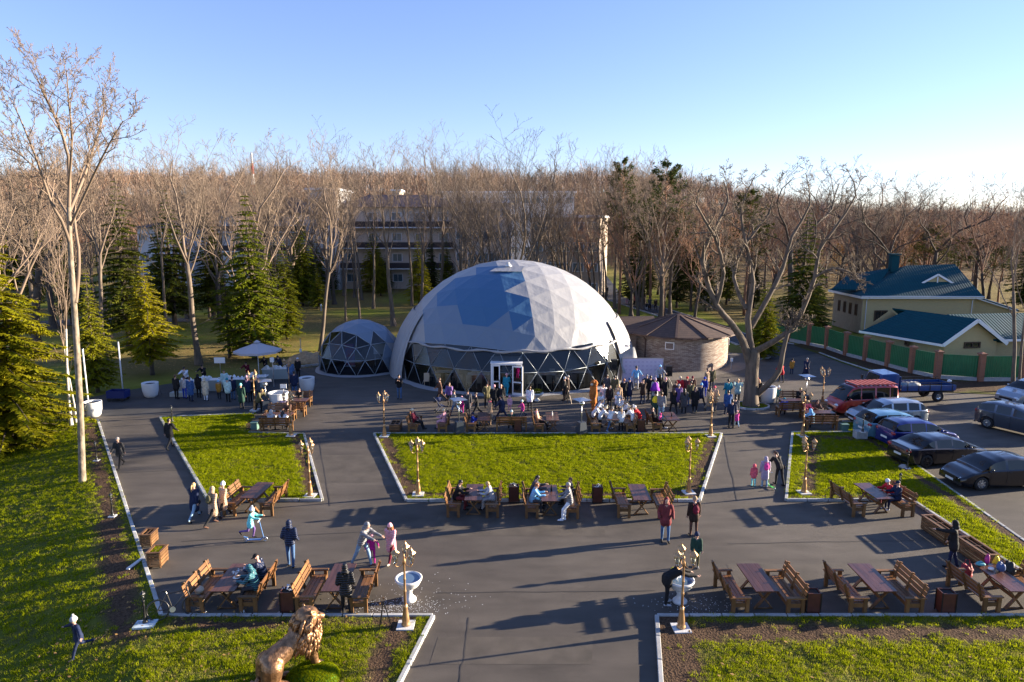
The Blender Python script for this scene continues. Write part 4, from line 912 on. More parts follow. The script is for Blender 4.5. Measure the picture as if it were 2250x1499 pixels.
# ------------------------------------------------------------------ round brick pavilion
brick_mat('stacked_brick', (.24, .16, .12), (.46, .38, .31), (.13, .10, .08), .32, .085, 'round', .010, .8)
brick_mat('shingles', (.085, .050, .036), (.062, .036, .027), (.035, .022, .018), .3, .11, 'round', .008, .5)
PC = (XAT(1487, 790, 60.3), 60.3); PR = 4.35
pv = thing('brick_pavilion', 'round brick pavilion with a low brown shingle roof right of the dome', 'building', (*PC, 0))
b = MB(); b.lathe([(PR, -.1), (PR, 2.95)], 48, cap=False); b.build('wall', 'stacked_brick', pv, True)
b = MB(); b.box((-4.6, .9, 1.42), (4.4, 5.2, 2.9)); b.build('wing_wall', brick_mat('wing_brick', (.42, .28, .2), (.55, .42, .33), (.26, .19, .15), .32, .085, 'box', .01, .8), pv)
def hiproof(t, R0, z0, z1, n_, c=(0, 0), name='roof'):
    cc = Vector((c[0], c[1], z1))
    for i in range(n_):
        a, b_ = 2*PI*(i+.5)/n_, 2*PI*(i+1.5)/n_; A = Vector((c[0]+R0*math.cos(a), c[1]+R0*math.sin(a), z0)); B = Vector((c[0]+R0*math.cos(b_), c[1]+R0*math.sin(b_), z0)); m_ = MB(); dn = Vector((0, 0, -.12))
        m_.add([A, B, cc, A+dn, B+dn, cc+dn], [(0,1,2),(5,4,3),(0,3,4,1),(1,4,5,2),(2,5,3,0)]); m_.build('roof_slope', 'shingles', t)
        m_ = MB(); m_.bar(A+Vector((0, 0, .03)), cc+Vector((0, 0, .03)), .22, .05); m_.build('ridge_cap', 'shingle_cap', t)
mat('shingle_cap', (.095, .056, .040), .8, var=.2, scale=8)
hiproof(pv, PR+.75, 2.95, 4.35, 12)
b = MB(); b.add([(-7.6, -2.3, 2.9), (-2.0, -2.3, 2.9), (-2.0, 1, 4.0), (-7.2, 1, 3.9), (-7.6, 4, 2.9), (-2.0, 4, 2.9)], [(0,1,2,3),(3,2,5,4)]); b.build('wing_roof', 'shingles', pv)
b = MB(); b.lathe([(PR+.70, 2.82), (PR+.78, 2.82), (PR+.78, 2.93), (PR+.70, 2.93)], 12, cap=False); b.build('gutter', mat('brown_metal', (.08, .045, .035), .5), pv)
b = MB(); b.bar((4.9, -1.6, 2.98), (4.6, -2.6, 2.98), .1, .1); b.build('pale_fascia', 'white_plastic', pv)
for a_, w_, h_, z_ in ((-112, .75, .62, 2.15), (-22, .3, .55, 2.1)):
    a = R(a_); f = MB(); f.box((0, 0, 0), (w_, .16, h_)); o = f.build('window', 'white_plastic', pv); o.location = (PR*math.cos(a), PR*math.sin(a), z_); o.rotation_euler.z = a+PI/2
    g = MB(); g.box((0, -.07, 0), (w_-.14, .06, h_-.14)); g.build('pane', 'dark_glass', o)
b = MB(); b.tube([(PR*math.cos(R(-142)), PR*math.sin(R(-142))-.12, 0), (PR*math.cos(R(-142)), PR*math.sin(R(-142))-.12, 2.5), (PR*math.cos(R(-142))-.3, PR*math.sin(R(-142))-.4, 2.85)], .05, 6); b.build('downpipe', 'brown_metal', pv)

# ------------------------------------------------------------------ fence of brick piers and green panels
brick_mat('pier_brick', (.36, .12, .05), (.28, .09, .04), (.25, .17, .12), .25, .075, 'box', .012, .3)
mat('green_sheet', (.012, .13, .045), .45, var=.15, scale=1, spec=.5)
fn = thing('fence', 'long green sheet metal fence between red brick piers beside the parking lot', 'fence')
FP = [(1690,735),(1733,749),(1777,759),(1816,767),(1858,782),(1901,793),(1950,806),(2002,820),(2058,832),(2152,838),(2245,838),(2345,838)]
fp = [G(u, v) for u, v in FP]
pier = MB(); pier.box((0, 0, 1.08), (.40, .40, 2.16)); pme = pier.mesh('pier'); pme.materials.append(MATS['pier_brick'])
capb = MB(); capb.prism([(-.27, -.27), (.27, -.27), (.27, .27), (-.27, .27)], 2.16, 2.24); capb.add([(-.27, -.27, 2.24), (.27, -.27, 2.24), (.27, .27, 2.24), (-.27, .27, 2.24), (0, 0, 2.36)], [(0,1,4),(1,2,4),(2,3,4),(3,0,4)]); cme = capb.mesh('pier_cap'); cme.materials.append(MATS['pier_brick'])
for p in fp:
    o = obj('pier', pme, None, fn, p, math.atan2(0, 1)); obj('pier_cap', cme, None, o)
for p, q in zip(fp, fp[1:]):
    p, q = Vector((*p, 0)), Vector((*q, 0)); d = (q-p).normalized(); a = p+d*.22; e = q-d*.22; L = (e-a).length; n_ = int(L/.09); m_ = MB(); vv = []; nr = Vector((-d.y, d.x, 0))
    for i in range(n_+1):
        x = a+d*L*i/n_+nr*(.018 if i % 2 else -.018); vv += [x+Vector((0, 0, .32)), x+Vector((0, 0, 1.98))]
    m_.add(vv, [(i*2, i*2+2, i*2+3, i*2+1) for i in range(n_)]); m_.bar(a+Vector((0, 0, 2.0)), e+Vector((0, 0, 2.0)), .06, .05); m_.build('fence_panel', 'green_sheet', fn)
    m_ = MB(); m_.bar(a+Vector((0, 0, .14)), e+Vector((0, 0, .14)), .25, .34); m_.build('plinth', 'concrete', fn)

# ------------------------------------------------------------------ houses with green tile roofs
brick_mat('cream_brick', (.52, .40, .19), (.47, .36, .17), (.40, .33, .2), .25, .08, 'box', .012, .25)
mat('house_side', (.33, .27, .19), .9, var=.1, scale=3)
def tile_roof_mat(name, c):
    m = mat(name, c, .7, spec=.12, var=.06, scale=2); n = m.node_tree.nodes; l = m.node_tree.links; b = n['Principled BSDF']
    tc = n.new('ShaderNodeTexCoord'); w1 = n.new('ShaderNodeTexWave'); w1.inputs['Scale'].default_value = 1.05; w1.wave_profile = 'SIN'; w2 = n.new('ShaderNodeTexWave'); w2.bands_direction = 'Z'; w2.wave_profile = 'SAW'; w2.inputs['Scale'].default_value = 1.3
    l.new(tc.outputs['UV'], w1.inputs[0]); l.new(tc.outputs['UV'], w2.inputs[0]); sp = n.new('ShaderNodeMapping')
    w2.bands_direction = 'Y'; ad = n.new('ShaderNodeMath'); l.new(w1.outputs[1], ad.inputs[0]); l.new(w2.outputs[1], ad.inputs[1])
    bp = n.new('ShaderNodeBump'); bp.inputs['Strength'].default_value = .5; bp.inputs['Distance'].default_value = .06; l.new(ad.outputs[0], bp.inputs['Height']); l.new(bp.outputs[0], b.inputs['Normal'])
    return m
tile_roof_mat('green_tiles', (.006, .055, .072))
def slope(t, pts, name='roof_slope', m='green_tiles', th=.12):
    P = [Vector(p) for p in pts]; me = bpy.data.meshes.new(name); n_ = len(P); dn = Vector((0, 0, -th))
    me.from_pydata([tuple(p) for p in P+[p+dn for p in P]], [], [tuple(range(n_)), tuple(range(n_, 2*n_))[::-1]]+[(i, n_+i, n_+(i+1) % n_, (i+1) % n_) for i in range(n_)])
    uv = me.uv_layers.new(); o_ = P[0]; ex = (P[1]-P[0]).normalized(); nn = (P[1]-P[0]).cross(P[2]-P[0]).normalized(); ey = nn.cross(ex)
    for lp in me.loops: p = Vector(me.vertices[lp.vertex_index].co)-o_; uv.data[lp.index].uv = (p.dot(ex), p.dot(ey))
    return obj(name, me, m, t)
def house_window(t, x, y, z, w, h, rz=0, name='window'):
    f = MB(); f.box((-w/2+.05, 0, 0), (.1, .14, h)); f.box((w/2-.05, 0, 0), (.1, .14, h)); f.box((0, 0, h/2-.05), (w-.2, .138, .1)); f.box((0, 0, -h/2+.05), (w-.2, .138, .1)); f.box((0, 0, 0), (.07, .136, h-.2))
    o = f.build(name, mat('brown_frame', (.07, .04, .025), .5), t); o.location = (x, y, z); o.rotation_euler.z = rz
    g = MB(); g.box((0, .03, 0), (w-.14, .03, h-.14)); g.build('pane', 'dark_glass', o); return o
h1 = thing('house', 'cream brick house with a big blue green hipped tile roof, dormer and chimney', 'house', (XAT(1893, 700, 75.7), 75.7, 0)); HX, HY = h1.location.x, h1.location.y
w1 = XAT(2137, 700, 75.7)-HX; ez = ZAT(650, 75.7)
b = MB(); b.box((w1/2, 3.4, ez/2-.05), (w1, 6.8, ez-.1)); b.build('wall', 'cream_brick', h1)
b = MB(); b.box((-.03, 3.4, ez/2-.06), (.06, 6.79, ez-.14)); b.build('side_wall', 'house_side', h1)
E = .55; rz_ = ZAT(580, 80); A = (-E, -E, ez); B = (w1+E, -E, ez); Cc = (w1+E, 7.3, ez); D = (-E, 7.3, ez); Rg1 = (XAT(1990, 580, 79.5)-HX, 3.6, rz_-.15); Rg2 = (XAT(2098, 580, 79.5)-HX, 3.8, rz_)
slope(h1, [A, B, Rg2, Rg1]); slope(h1, [D, A, Rg1]); slope(h1, [B, Cc, Rg2]); slope(h1, [Cc, D, Rg1, Rg2])
slope(h1, [(-2.6, 2.2, ez+.55), (1.8, 1.0, ez+.6), (4.6, 3.6, rz_-.45), (.6, 5.4, ez+1.9)])                       # lower left roof of the rear wing
b = MB(); b.box((w1/2, -E-.02, ez-.14), (w1+2*E, .05, .26)); b.box((-E-.02, 3.4, ez-.14), (.05, 7.8, .26)); b.box((w1/2, -E/2, ez-.24), (w1+2*E-.1, E-.06, .03)); b.build('fascia', 'white_plastic', h1)
b = MB(); b.tube([(w1+E+.02, -E-.1, ez-.05), (-E, -E-.1, ez-.02)], .07, 6); b.build('gutter', 'white_metal', h1)
for x in (.35, w1-.3): b = MB(); b.tube([(x, -E-.08, ez-.1), (x, -.12, ez-.5), (x, -.12, .1)], .05, 6); b.build('downpipe', 'white_metal', h1)
house_window(h1, XAT(1934, 700, 75.7)-HX, -.03, ZAT(699, 75.7), 1.45, 1.75)
for k in range(4): house_window(h1, -.08, 1.2+1.35*k, 2.6, .5, 1.3, PI/2)
b = MB(); x = XAT(1967, 570, 79)-HX; b.box((x, 3.5, rz_+.1), (.85, .7, 1.9)); o = b.build('chimney', 'green_tiles', h1); b = MB(); b.box((x, 3.5, rz_+1.15), (1.1, .95, .12)); b.build('chimney_cap', 'green_tiles', o)
# dormer
dx = XAT(2056, 615, 77.3)-HX; dy = 1.35; dz = ZAT(622, 77.3)
slope(h1, [(dx-1.75, dy-.1, dz), (dx, dy-.1, dz+.95), (dx, dy+2.6, dz+.95), (dx-.4, dy+2.2, dz+.6)], 'dormer_slope'); slope(h1, [(dx, dy-.1, dz+.95), (dx+1.75, dy-.1, dz), (dx+.4, dy+2.2, dz+.6), (dx, dy+2.6, dz+.95)], 'dormer_slope')
b = MB(); b.bar((dx-1.75, dy-.14, dz), (dx, dy-.14, dz+.97), .06, .2); b.bar((dx, dy-.14, dz+.97), (dx+1.75, dy-.14, dz), .06, .2); b.box((dx, dy-.1, dz-.02), (3.3, .08, .1)); b.box((dx, dy-.1, dz+.4), (.1, .06, .7)); o = b.build('dormer', 'white_plastic', h1)
b = MB(); b.add([(dx-1.5, dy, dz), (dx+1.5, dy, dz), (dx, dy, dz+.85)], [(0, 1, 2)]); b.build('dormer_face', 'cream_brick', o)
# right hand gable of the main house
b = MB(); b.add([(w1, 1, ez-.1), (w1+5, 1, ez-1.7), (w1+5, 1, 0), (w1, 1, 0), (w1, 6, ez-.1), (w1+5, 6, ez-1.7), (w1+5, 6, 0), (w1, 6, 0)], [(0,3,2,1),(1,2,6,5),(0,1,5,4)]); b.build('annex_wall', 'cream_brick', h1)
b = MB(); b.bar((w1-.2, .6, ez), (w1+5.4, .6, ez-1.75), .1, .3); b.build('annex_fascia', 'white_plastic', h1)
slope(h1, [(w1-.2, .5, ez+.1), (w1+5.5, .5, ez-1.7), (w1+5.5, 6.4, ez-1.7), (w1-.2, 6.4, ez+.1)])
# garage house in front
ga = G(2075, 790)[0]; GX, GY = XAT(2078, 745, 57.3), 57.3; h2 = thing('garage', 'low cream brick garage with a blue green tile gable behind the green fence', 'house', (GX, GY, 0), R(8))
ez2 = ZAT(748, 57.3); W2 = 4.9; L2 = 7.5; rg = ez2+1.75
b = MB(); b.add([(0,0,0),(W2,0,0),(W2,0,ez2),(W2/2,0,rg-.1),(0,0,ez2),(-2.2,L2,0),(W2-2.2,L2,0),(W2-2.2,L2,ez2),(W2/2-2.2,L2,rg-.1),(-2.2,L2,ez2)], [(0,1,2,3,4),(9,8,7,6,5),(0,4,9,5),(1,6,7,2)]); b.build('wall', 'cream_brick', h2)
def o2(x, y, z): return (x-2.2*y/L2*1.0, y, z)
slope(h2, [o2(-.55, -.45, ez2-.25), o2(W2/2, -.45, rg+.1), o2(W2/2+.2, L2-1.5, rg+.1), o2(-.55, L2-.2, ez2-.25)]); slope(h2, [o2(W2/2, -.45, rg+.1), o2(W2+.55, -.45, ez2-.25), o2(W2+.55, L2, ez2-.25), o2(W2/2+.2, L2, rg+.1)])
b = MB(); b.bar((-.6, -.5, ez2-.36), (W2/2, -.5, rg-.02), .06, .3); b.bar((W2/2, -.5, rg-.02), (W2+.6, -.5, ez2-.36), .06, .3); b.bar((-.6, -.5, ez2-.36), o2(-.6, L2, ez2-.36), .06, .2); b.build('bargeboard', 'white_plastic', h2)
house_window(h2, W2*.52, -.02, ZAT(761, 57.3)+.05, 1.55, .55); 
x = XAT(2002, 747, 60.2); o = house_window(h2, -1.15, 3.1, ez2-.75, .7, .45, R(-90-16))
WX = 4.9; b = MB(); b.box((W2+3.6, 3.0, ez2/2+.1), (6.6, 4.8, ez2+.2)); b.build('wing_wall', 'cream_brick', h2)
slope(h2, [(W2-.3, -.1, ez2-.05), (W2+7.5, -.1, ez2-.05), (W2+7.5, 3, rg+.05), (W2/2, 3, rg+.05)]); slope(h2, [(W2+7.5, 6, ez2), (W2-.3, 6, ez2), (W2/2, 3, rg+.05), (W2+7.5, 3, rg+.05)])
b = MB(); b.box((W2+4, -.13, ez2-.13), (7.2, .05, .2)); b.build('fascia', 'white_plastic', h2)

# ------------------------------------------------------------------ pale sanatorium buildings behind the wood
mat('render_beige', (.62, .52, .43), .9, var=.07, scale=.8); mat('render_grey', (.62, .61, .61), .9, var=.06, scale=.8); mat('render_rose', (.42, .34, .27), .9, var=.07, scale=.8)
mat('dark_roof', (.05, .035, .045), .7, var=.2, scale=2); mat('cornice', (.75, .75, .77), .8); mat('balcony_dark', (.045, .035, .04), .6)
mat('far_glass', (.10, .15, .18), .15, spec=.9)
wm = MB(); wm.box((0, 0, 0), (1.9, .14, 1.5)); WME = wm.mesh('window'); WME.materials.append(MATS['cornice'])
wm = MB(); wm.box((-.42, -.05, 0), (.76, .08, 1.3)); wm.box((.42, -.05, 0), (.76, .08, 1.3)); WPE = wm.mesh('pane'); WPE.materials.append(MATS['far_glass'])
def block(name, label, u0, u1, vtop, Y, D, storeys, m, roofv=None, balc=None, wins=None, parapet=True, rz=0):
    x0, x1 = XAT(u0, 500, Y), XAT(u1, 500, Y); H = ZAT(vtop, Y); L = x1-x0; t = thing(name, label, 'building', (x1-L*math.cos(rz), Y-L*math.sin(rz), 0), rz)
    b = MB(); b.box((L/2, D/2, H/2), (L, D, H)); b.build('wall', m, t)
    if roofv:
        rh = ZAT(roofv, Y+D/2)-H; A = [(-.8, -.8, H), (L+.8, -.8, H), (L+.8, D+.8, H), (-.8, D+.8, H)]; r1, r2 = (D*.35, D/2, H+rh), (L-D*.35, D/2, H+rh); b = MB(); b.add(A+[r1, r2], [(0,1,5,4),(1,2,5),(2,3,4,5),(3,0,4),(3,2,1,0)]); b.build('roof', 'dark_roof', t)
    else:
        b = MB(); b.box((L/2, D/2, H+.2), (L+.8, D+.8, .4)); b.build('cornice', 'cornice', t)
    sh = H/storeys
    for s in range(storeys):
        z = sh*(s+.55)
        n_ = wins or max(1, int(L/4.2))
        for k in range(n_):
            o = obj('window', WME, None, t, (L*(k+.5)/n_, -.02, z)); obj('pane', WPE, None, o)
        if balc and s > 0:
            b = MB(); b.box((L/2, -.7, sh*s+.05), (L-.6, 1.4, .22)); b.build('balcony_slab', 'cornice', t); b = MB(); b.box((L/2, -1.38, sh*s+.66), (L-.6, .06, 1.0)); b.build('balcony_rail', 'balcony_dark', t)
    return t
block('apartment_building', 'left balconied wing of the pale building, half hidden by spruces', 482, 680, 468, 128, 12, 4, 'render_grey', 434, True)
block('apartment_building', 'plain grey stair tower of the pale building', 680, 742, 418, 127, 12, 4, 'render_grey', None, None, 1)
block('apartment_building', 'middle balconied wing of the pale building with a dark hipped roof', 743, 1000, 455, 129, 13, 4, 'render_beige', 428, True)
block('apartment_building', 'plain windowed block of the pale building behind the dome top', 1000, 1124, 446, 126, 14, 4, 'render_beige', None, None, 5)
block('apartment_building', 'lower block with a white cornice and a sunlit right end', 1163, 1318, 478, 112, 14, 4, 'render_rose', None, None, 5, rz=R(-13))
block('apartment_building', 'far building showing only its long pale roof edge over the dome', 975, 1262, 424, 165, 10, 5, 'render_grey', None, None, 12)
block('apartment_building', 'small white lit rooftop block left of the dome, far behind', 738, 752, 430, 170, 6, 5, 'render_beige', None, None, 1)
block('apartment_building', 'small white lit rooftop block above the middle wing, far behind', 864, 880, 420, 170, 6, 5, 'render_beige', None, None, 1)
block('apartment_building', 'low grey service building deep in the left wood', 300, 400, 500, 128, 10, 3, 'render_grey', 486, None, 4)
# red and white mast on the hill
t = thing('radio_mast', 'red and white lattice mast on the wooded hill', 'mast', (XAT(556, 400, 300), 300, TH(XAT(556, 400, 300), 300))); zt = ZAT(335, 300)-t.location.z
for k in range(6): 
    b = MB(); z0, z1 = zt*k/6, zt*(k+1)/6; w0, w1_ = 1.6-.2*k, 1.4-.2*k
    for sx_ in (-1, 1):
        for sy_ in (-1, 1): b.tube([(sx_*w0/2, sy_*w0/2, z0), (sx_*w1_/2, sy_*w1_/2, z1)], .14, 4)
        for q in range(3): b.tube([(sx_*w0/2, -w0/2, z0+(z1-z0)*q/3), (-sx_*w0/2, -w0/2, z0+(z1-z0)*(q+1)/3)], .08, 4)
    b.build('mast_section', mat('mast_red', (.5, .07, .04), .5) if k % 2 == 0 else 'white_metal', t)
# ------------------------------------------------------------------ benches, tables, bins, planters
mat('bench_wood', (.19, .085, .030), .42, var=.3, scale=3, bump=.25, bscale=12, stretch=(1.5, .25, 1.5), spec=.5)
mat('bench_frame', (.16, .078, .026), .5, var=.25, scale=3, bump=.2, spec=.45)
mat('table_wood', (.095, .040, .026), .32, var=.3, scale=4, bump=.12, bscale=14, stretch=(3, .3, 1), spec=.55)
mat('crate_wood', (.17, .085, .035), .5, var=.3, scale=3, bump=.2)
mat('dark_hole', (.01, .01, .01), .9); mat('bin_brown', (.085, .028, .018), .45, var=.2, scale=5)
mat('paper', (.75, .75, .74), .7); mat('gold', (.46, .28, .14), .42, metal=.7, var=.15, scale=6); mat('black_metal', (.012, .012, .013), .35, spec=.6)
clear_mat('lantern_glass', (.80, .82, .80), .06, .1); mat('stone_white', (.62, .61, .59), .6, var=.12, scale=9, bump=.25, bscale=25); mat('water_blue', (.10, .16, .24), .05, spec=.7)
mat('steel', (.55, .56, .57), .28, metal=.9); mat('pot_white', (.62, .63, .64), .55, var=.05, scale=3)
def P1(name, t, m, *boxes, bev=0):
    b = MB()
    for bx in boxes: b.box(bx[0], bx[1], **(bx[2] if len(bx) > 2 else {}))
    return b.build(name, m, t)
BL = 1.85
for k_ in ('bench_wood', 'bench_frame', 'table_wood', 'crate_wood'): vary(MATS[k_], .68, 1.18)
def make_bench():
    t = thing('bench', '', 'bench')
    for s in (-1, 1):
        y = s*(BL/2-.05)
        P1('leg', t, 'bench_frame', ((.25, y, .29), (.11, .09, .58))); P1('leg', t, 'bench_frame', ((-.20, y, .29), (.11, .09, .58)))
        P1('armrest', t, 'bench_frame', ((.02, y, .602), (.66, .13, .04))); P1('end_rail', t, 'bench_frame', ((.025, y-s*.01, .35), (.34, .05, .14)))
    for k in range(4): P1('seat_slat', t, 'bench_wood', ((-.13+.125*k, 0, .435), (.11, BL-.22, .035)))
    for k in range(3):
        z = .60+.155*k; P1('back_slat', t, 'bench_wood', ((-.245-.045*k, 0, z), (.03, BL-.04, .125), dict(ry=-.28)))
    for y in (-.72, 0, .72):
        b = MB(); b.bar((-.19, y, .38), (-.385, y, 1.0), .09, .05, (0, 1, 0)); b.build('back_post', 'bench_frame', t)
    P1('front_rail', t, 'bench_frame', ((.285, 0, .37), (.035, BL-.20, .09)))
    return t
def make_table():
    t = thing('picnic_table', '', 'table')
    for k in range(5): P1('plank', t, 'table_wood', ((-.30+.15*k, 0, .745), (.146, BL-.05, .04)))
    for s in (-1, 1):
        y = s*.62
        for q in (-1, 1): b = MB(); b.bar((q*.30, y+q*.022, 0), (-q*.27, y+q*.022, .72), .04, .11, (0, 1, 0)); b.build('leg', 'bench_frame', t)
        P1('crosspiece', t, 'bench_frame', ((0, y, .70), (.62, .09, .045))); P1('foot_rail', t, 'bench_frame', ((0, y, .02), (.60, .05, .04)))
    P1('stretcher', t, 'bench_frame', ((0, 0, .36), (.05, 1.2, .10)))
    return t
BENCH = make_bench(); TABLE = make_table(); _b = [True]; _t = [True]
def bench(x, y, rz, label, grp='wooden benches on the plaza'):
    if _b[0]: _b[0] = False; o = BENCH; o.location = (x, y, 0); o.rotation_euler.z = rz; tag(o, label, group=grp); return o
    return dup(BENCH, (x, y, 0), rz, label, grp)
def table(x, y, rz, label, grp='picnic tables on the plaza'):
    if _t[0]: _t[0] = False; o = TABLE; o.location = (x, y, 0); o.rotation_euler.z = rz; tag(o, label, group=grp); return o
    return dup(TABLE, (x, y, 0), rz, label, grp)
SEAT = {}
def bset(key, where, bR=None, tb=None, bL=None, rot=0):
    """bench facing right, table, bench facing left: pixel of the near end's foot"""
    for nm, uv, rz in (('R', bR, 0), ('T', tb, 0), ('L', bL, PI)):
        if not uv: continue
        x, y = G(*uv); y += BL/2-.05; r_ = random.uniform(-.03, .03)+rot
        if nm == 'T': table(x, y, r_, 'brown picnic table '+where); SEAT[key+'T'] = (x, y)
        else: bench(x, y, rz+r_, ('left' if nm == 'R' else 'right')+' hand wooden bench '+where); SEAT[key+nm] = (x, y)
bset('A', 'of the near left set, beside the parked bicycle', (430,1350), (492,1347), (548,1350))
bset('B', 'of the near left set behind the bronze lion', (668,1350), (733,1347), (790,1351))
bset('C', 'of the near right set beside the stone fountain', (1622,1352), (1682,1347), (1747,1353))
bset('D', 'in the middle of the near right row, both benches empty', (1882,1352), (1942,1347), (2009,1353))
bset('E', 'of the near right corner set heaped with bags', (2173,1350), (2240,1347), (2306,1350))
bset('F', 'at the near edge of the left lawn', (506,1134), (551,1131), (589,1134), rot=-.05)
bset('G', 'of the mid row where the pair in black and silver sit', (996,1137), (1040,1136), (1082,1138))
bset('H', 'of the mid row between the two litter bins', (1168,1139), (1209,1138), (1259,1140))
bset('I', 'of the mid row with the bare tabletop, right of the bins', (1370,1138), (1412,1136), (1462,1140))
bset('J', 'at the near edge of the right lawn', (1881,1136), (1939,1133), (1991,1136), rot=.06)
bset('K', 'at the left end of the upper row', (907,953), None, (973,953))
bset('L', 'of the upper row beside the steel heater', (1034,953), (1062,951), None)
bset('M', 'of the upper row with the woman in beige', (1183,953), (1215,951), None)
bset('N', 'of the upper row crowded by children in white', (1307,952), (1347,950), (1386,952))
bset('O', 'at the right end of the upper row, with the dark bottle', (1442,951), (1480,951), None)
def xset(uv, kind, label, dy=0):
    x, y = G(*uv)
    if kind == 'T': table(x, y+dy, PI/2, label)
    else: bench(x, y+dy, PI/2 if kind == 'away' else -PI/2, label)
    return x, y
SEAT['P'] = xset((1124,947), 'away', 'wooden bench seen from behind in the middle of the upper row')
SEAT['Q1'] = xset((608,949), 'away', 'wooden bench seen from behind, nearest of the cluster by the white pot')
xset((612,936), 'T', 'picnic table behind the nearest bench of the left cluster'); SEAT['Q2'] = xset((618,922), 'near', 'bench facing the viewer across the left cluster table')
SEAT['Q3'] = xset((640,914), 'away', 'second bench seen from behind in the left cluster'); xset((648,903), 'T', 'farther picnic table of the left cluster'); SEAT['Q4'] = xset((655,892), 'near', 'farthest bench of the left cluster, near the white sign')
SEAT['R1'] = xset((1802,944), 'away', 'dark wooden bench seen from behind beside the silver car'); xset((1797,931), 'T', 'picnic table behind the dark bench near the silver car'); SEAT['R2'] = xset((1790,919), 'near', 'bench across the table near the silver car')
SEAT['R3'] = xset((1738,914), 'away', 'bench seen from behind near the big forked tree'); xset((1742,903), 'T', 'picnic table near the big forked tree'); SEAT['R4'] = xset((1745,892), 'near', 'bench facing the viewer near the big forked tree')

def make_bin():
    t = thing('litter_bin', '', 'litter bin'); P1('body', t, 'bin_brown', ((0, 0, .38), (.42, .34, .66)))
    b = MB(); [b.box((x, y, .39), (.03, .03, .76)) for x in (-.22, .22) for y in (-.18, .18)]; b.build('frame', 'black_metal', t)
    b = MB(); b.box((0, -.17, .725), (.44, .03, .05)); b.box((0, .17, .725), (.44, .03, .05)); b.box((-.205, 0, .725), (.03, .3, .05)); b.box((.205, 0, .725), (.03, .3, .05)); b.build('rim', 'bin_brown', t); P1('liner', t, 'dark_hole', ((0, 0, .712), (.36, .3, .01))); return t
BIN = make_bin(); fb = True
def litter(x, y, z, n_=9, s=.1, name='litter', label=None):
    b = MB()
    for _ in range(n_):
        c = Vector((random.gauss(0, s), random.gauss(0, s*.7), random.uniform(0, .1))); r_ = random.uniform(.03, .08); vv = [c+Vector((random.gauss(0, 1), random.gauss(0, 1), random.gauss(0, 1))).normalized()*r_ for _ in range(6)]
        b.add(vv, [(0,1,2),(2,3,0),(3,4,5),(1,4,2),(0,5,1)])
    return tag(b.build(name, 'paper', None, loc=(x, y, z)), label, 'litter', kind='thing')
for k, (u, v, full, lb) in enumerate([(1129,1105,1,'left of the two brown litter bins on the mid row'),(1313,1106,1,'right of the two brown litter bins on the mid row'),(632,1349,1,'brown litter bin overflowing with white bags behind the lion'),(1786,1351,0,'brown litter bin between the first two near right sets'),(2082,1352,0,'brown litter bin in front of the woman in black on the near right'),(1138,950,0,'brown litter bin leaning on the bench seen from behind in the upper row'),(1409,950,0,'brown litter bin beside the bench of children in white'),(1213,1146,0,None)]):
    if not lb: continue
    x, y = G(u, v); y += .15
    if fb: BIN.location = (x, y, 0); tag(BIN, lb, group='brown litter bins'); fb = False
    else: dup(BIN, (x, y, 0), random.uniform(-.08, .08), lb, 'brown litter bins')
    if full: litter(x, y, .74, 10, .1, label='white bags and cups heaped on the '+['left mid row bin', 'right mid row bin', 'bin behind the lion'][k])
def planter(x, y, rz, L, W_, H, grow, label):
    t = thing('planter_crate', label, 'planter', (x, y, 0), rz, 'slatted wooden planters'); n_ = 4
    for k in range(n_):
        z = .06+(H-.1)*(k+.5)/n_; h = (H-.1)/n_-.025
        for s in (-1, 1):
            P1('slat', t, 'crate_wood', ((s*(W_/2-.012), 0, z), (.024, L-.05, h))); P1('slat', t, 'crate_wood', ((0, s*(L/2-.012), z), (W_-.055, .024, h)))
    for s in (-1, 1):
        P1('rim', t, 'crate_wood', ((s*(W_/2-.03), 0, H), (.09, L+.02, .035))); P1('rim', t, 'crate_wood', ((0, s*(L/2-.03), H), (W_-.13, .09, .035)))
        for q in (-1, 1): P1('post', t, 'crate_wood', ((s*(W_/2-.05), q*(L/2-.05), H/2), (.05, .05, H-.03)))
    P1('divider', t, 'crate_wood', ((0, 0, H-.02), (.03, L-.2, .04))); P1('divider', t, 'crate_wood', ((0, 0, H-.021), (W_-.2, .03, .04)))
    P1('soil', t, 'dark_hole', ((0, 0, H-.11), (W_-.06, L-.06, .02)))
    if grow:
        b = MB()
        for _ in range(900):
            gx, gy = random.uniform(-.5, .5)*(W_-.2), random.uniform(-.5, .5)*(L-.2); q = random.uniform(0, PI); dx, dy = .008*math.cos(q), .008*math.sin(q); b.add([(gx-dx, gy-dy, H-.10), (gx+dx, gy+dy, H-.10), (gx+random.gauss(0, .02), gy+random.gauss(0, .02), H+random.uniform(-.02, .05))], [(0, 1, 2)])
        tag(b.build('sprouts', 'grass_blade', t), kind='stuff')
x, y = G(320, 1203); planter(x, y+.3, .05, .62, .44, .5, False, 'empty slatted planter with four compartments at the left kerb')
x, y = G(338, 1250); planter(x, y+.32, .05, .66, .50, .6, True, 'slatted planter full of green sprouts at the left kerb')
kd = Vector((*G(2270, 1275), 0))-Vector((*G(2003, 1101), 0)); ka = math.atan2(kd.y, kd.x)+PI/2
for (u, v), lb in (((2062, 1180), 'long dark slatted planter at the kerb left of the woman in black'), ((2145, 1232), 'long dark slatted planter at the kerb behind the table of bags')):
    x, y = G(u, v); planter(x, y, ka, 1.5, .55, .6, False, lb)
x, y = G(867, 951); planter(x, y+.5, 0, 1.1, .62, .5, False, 'slatted planter at the left end of the upper bench row')
x, y = G(2148, 1315); 

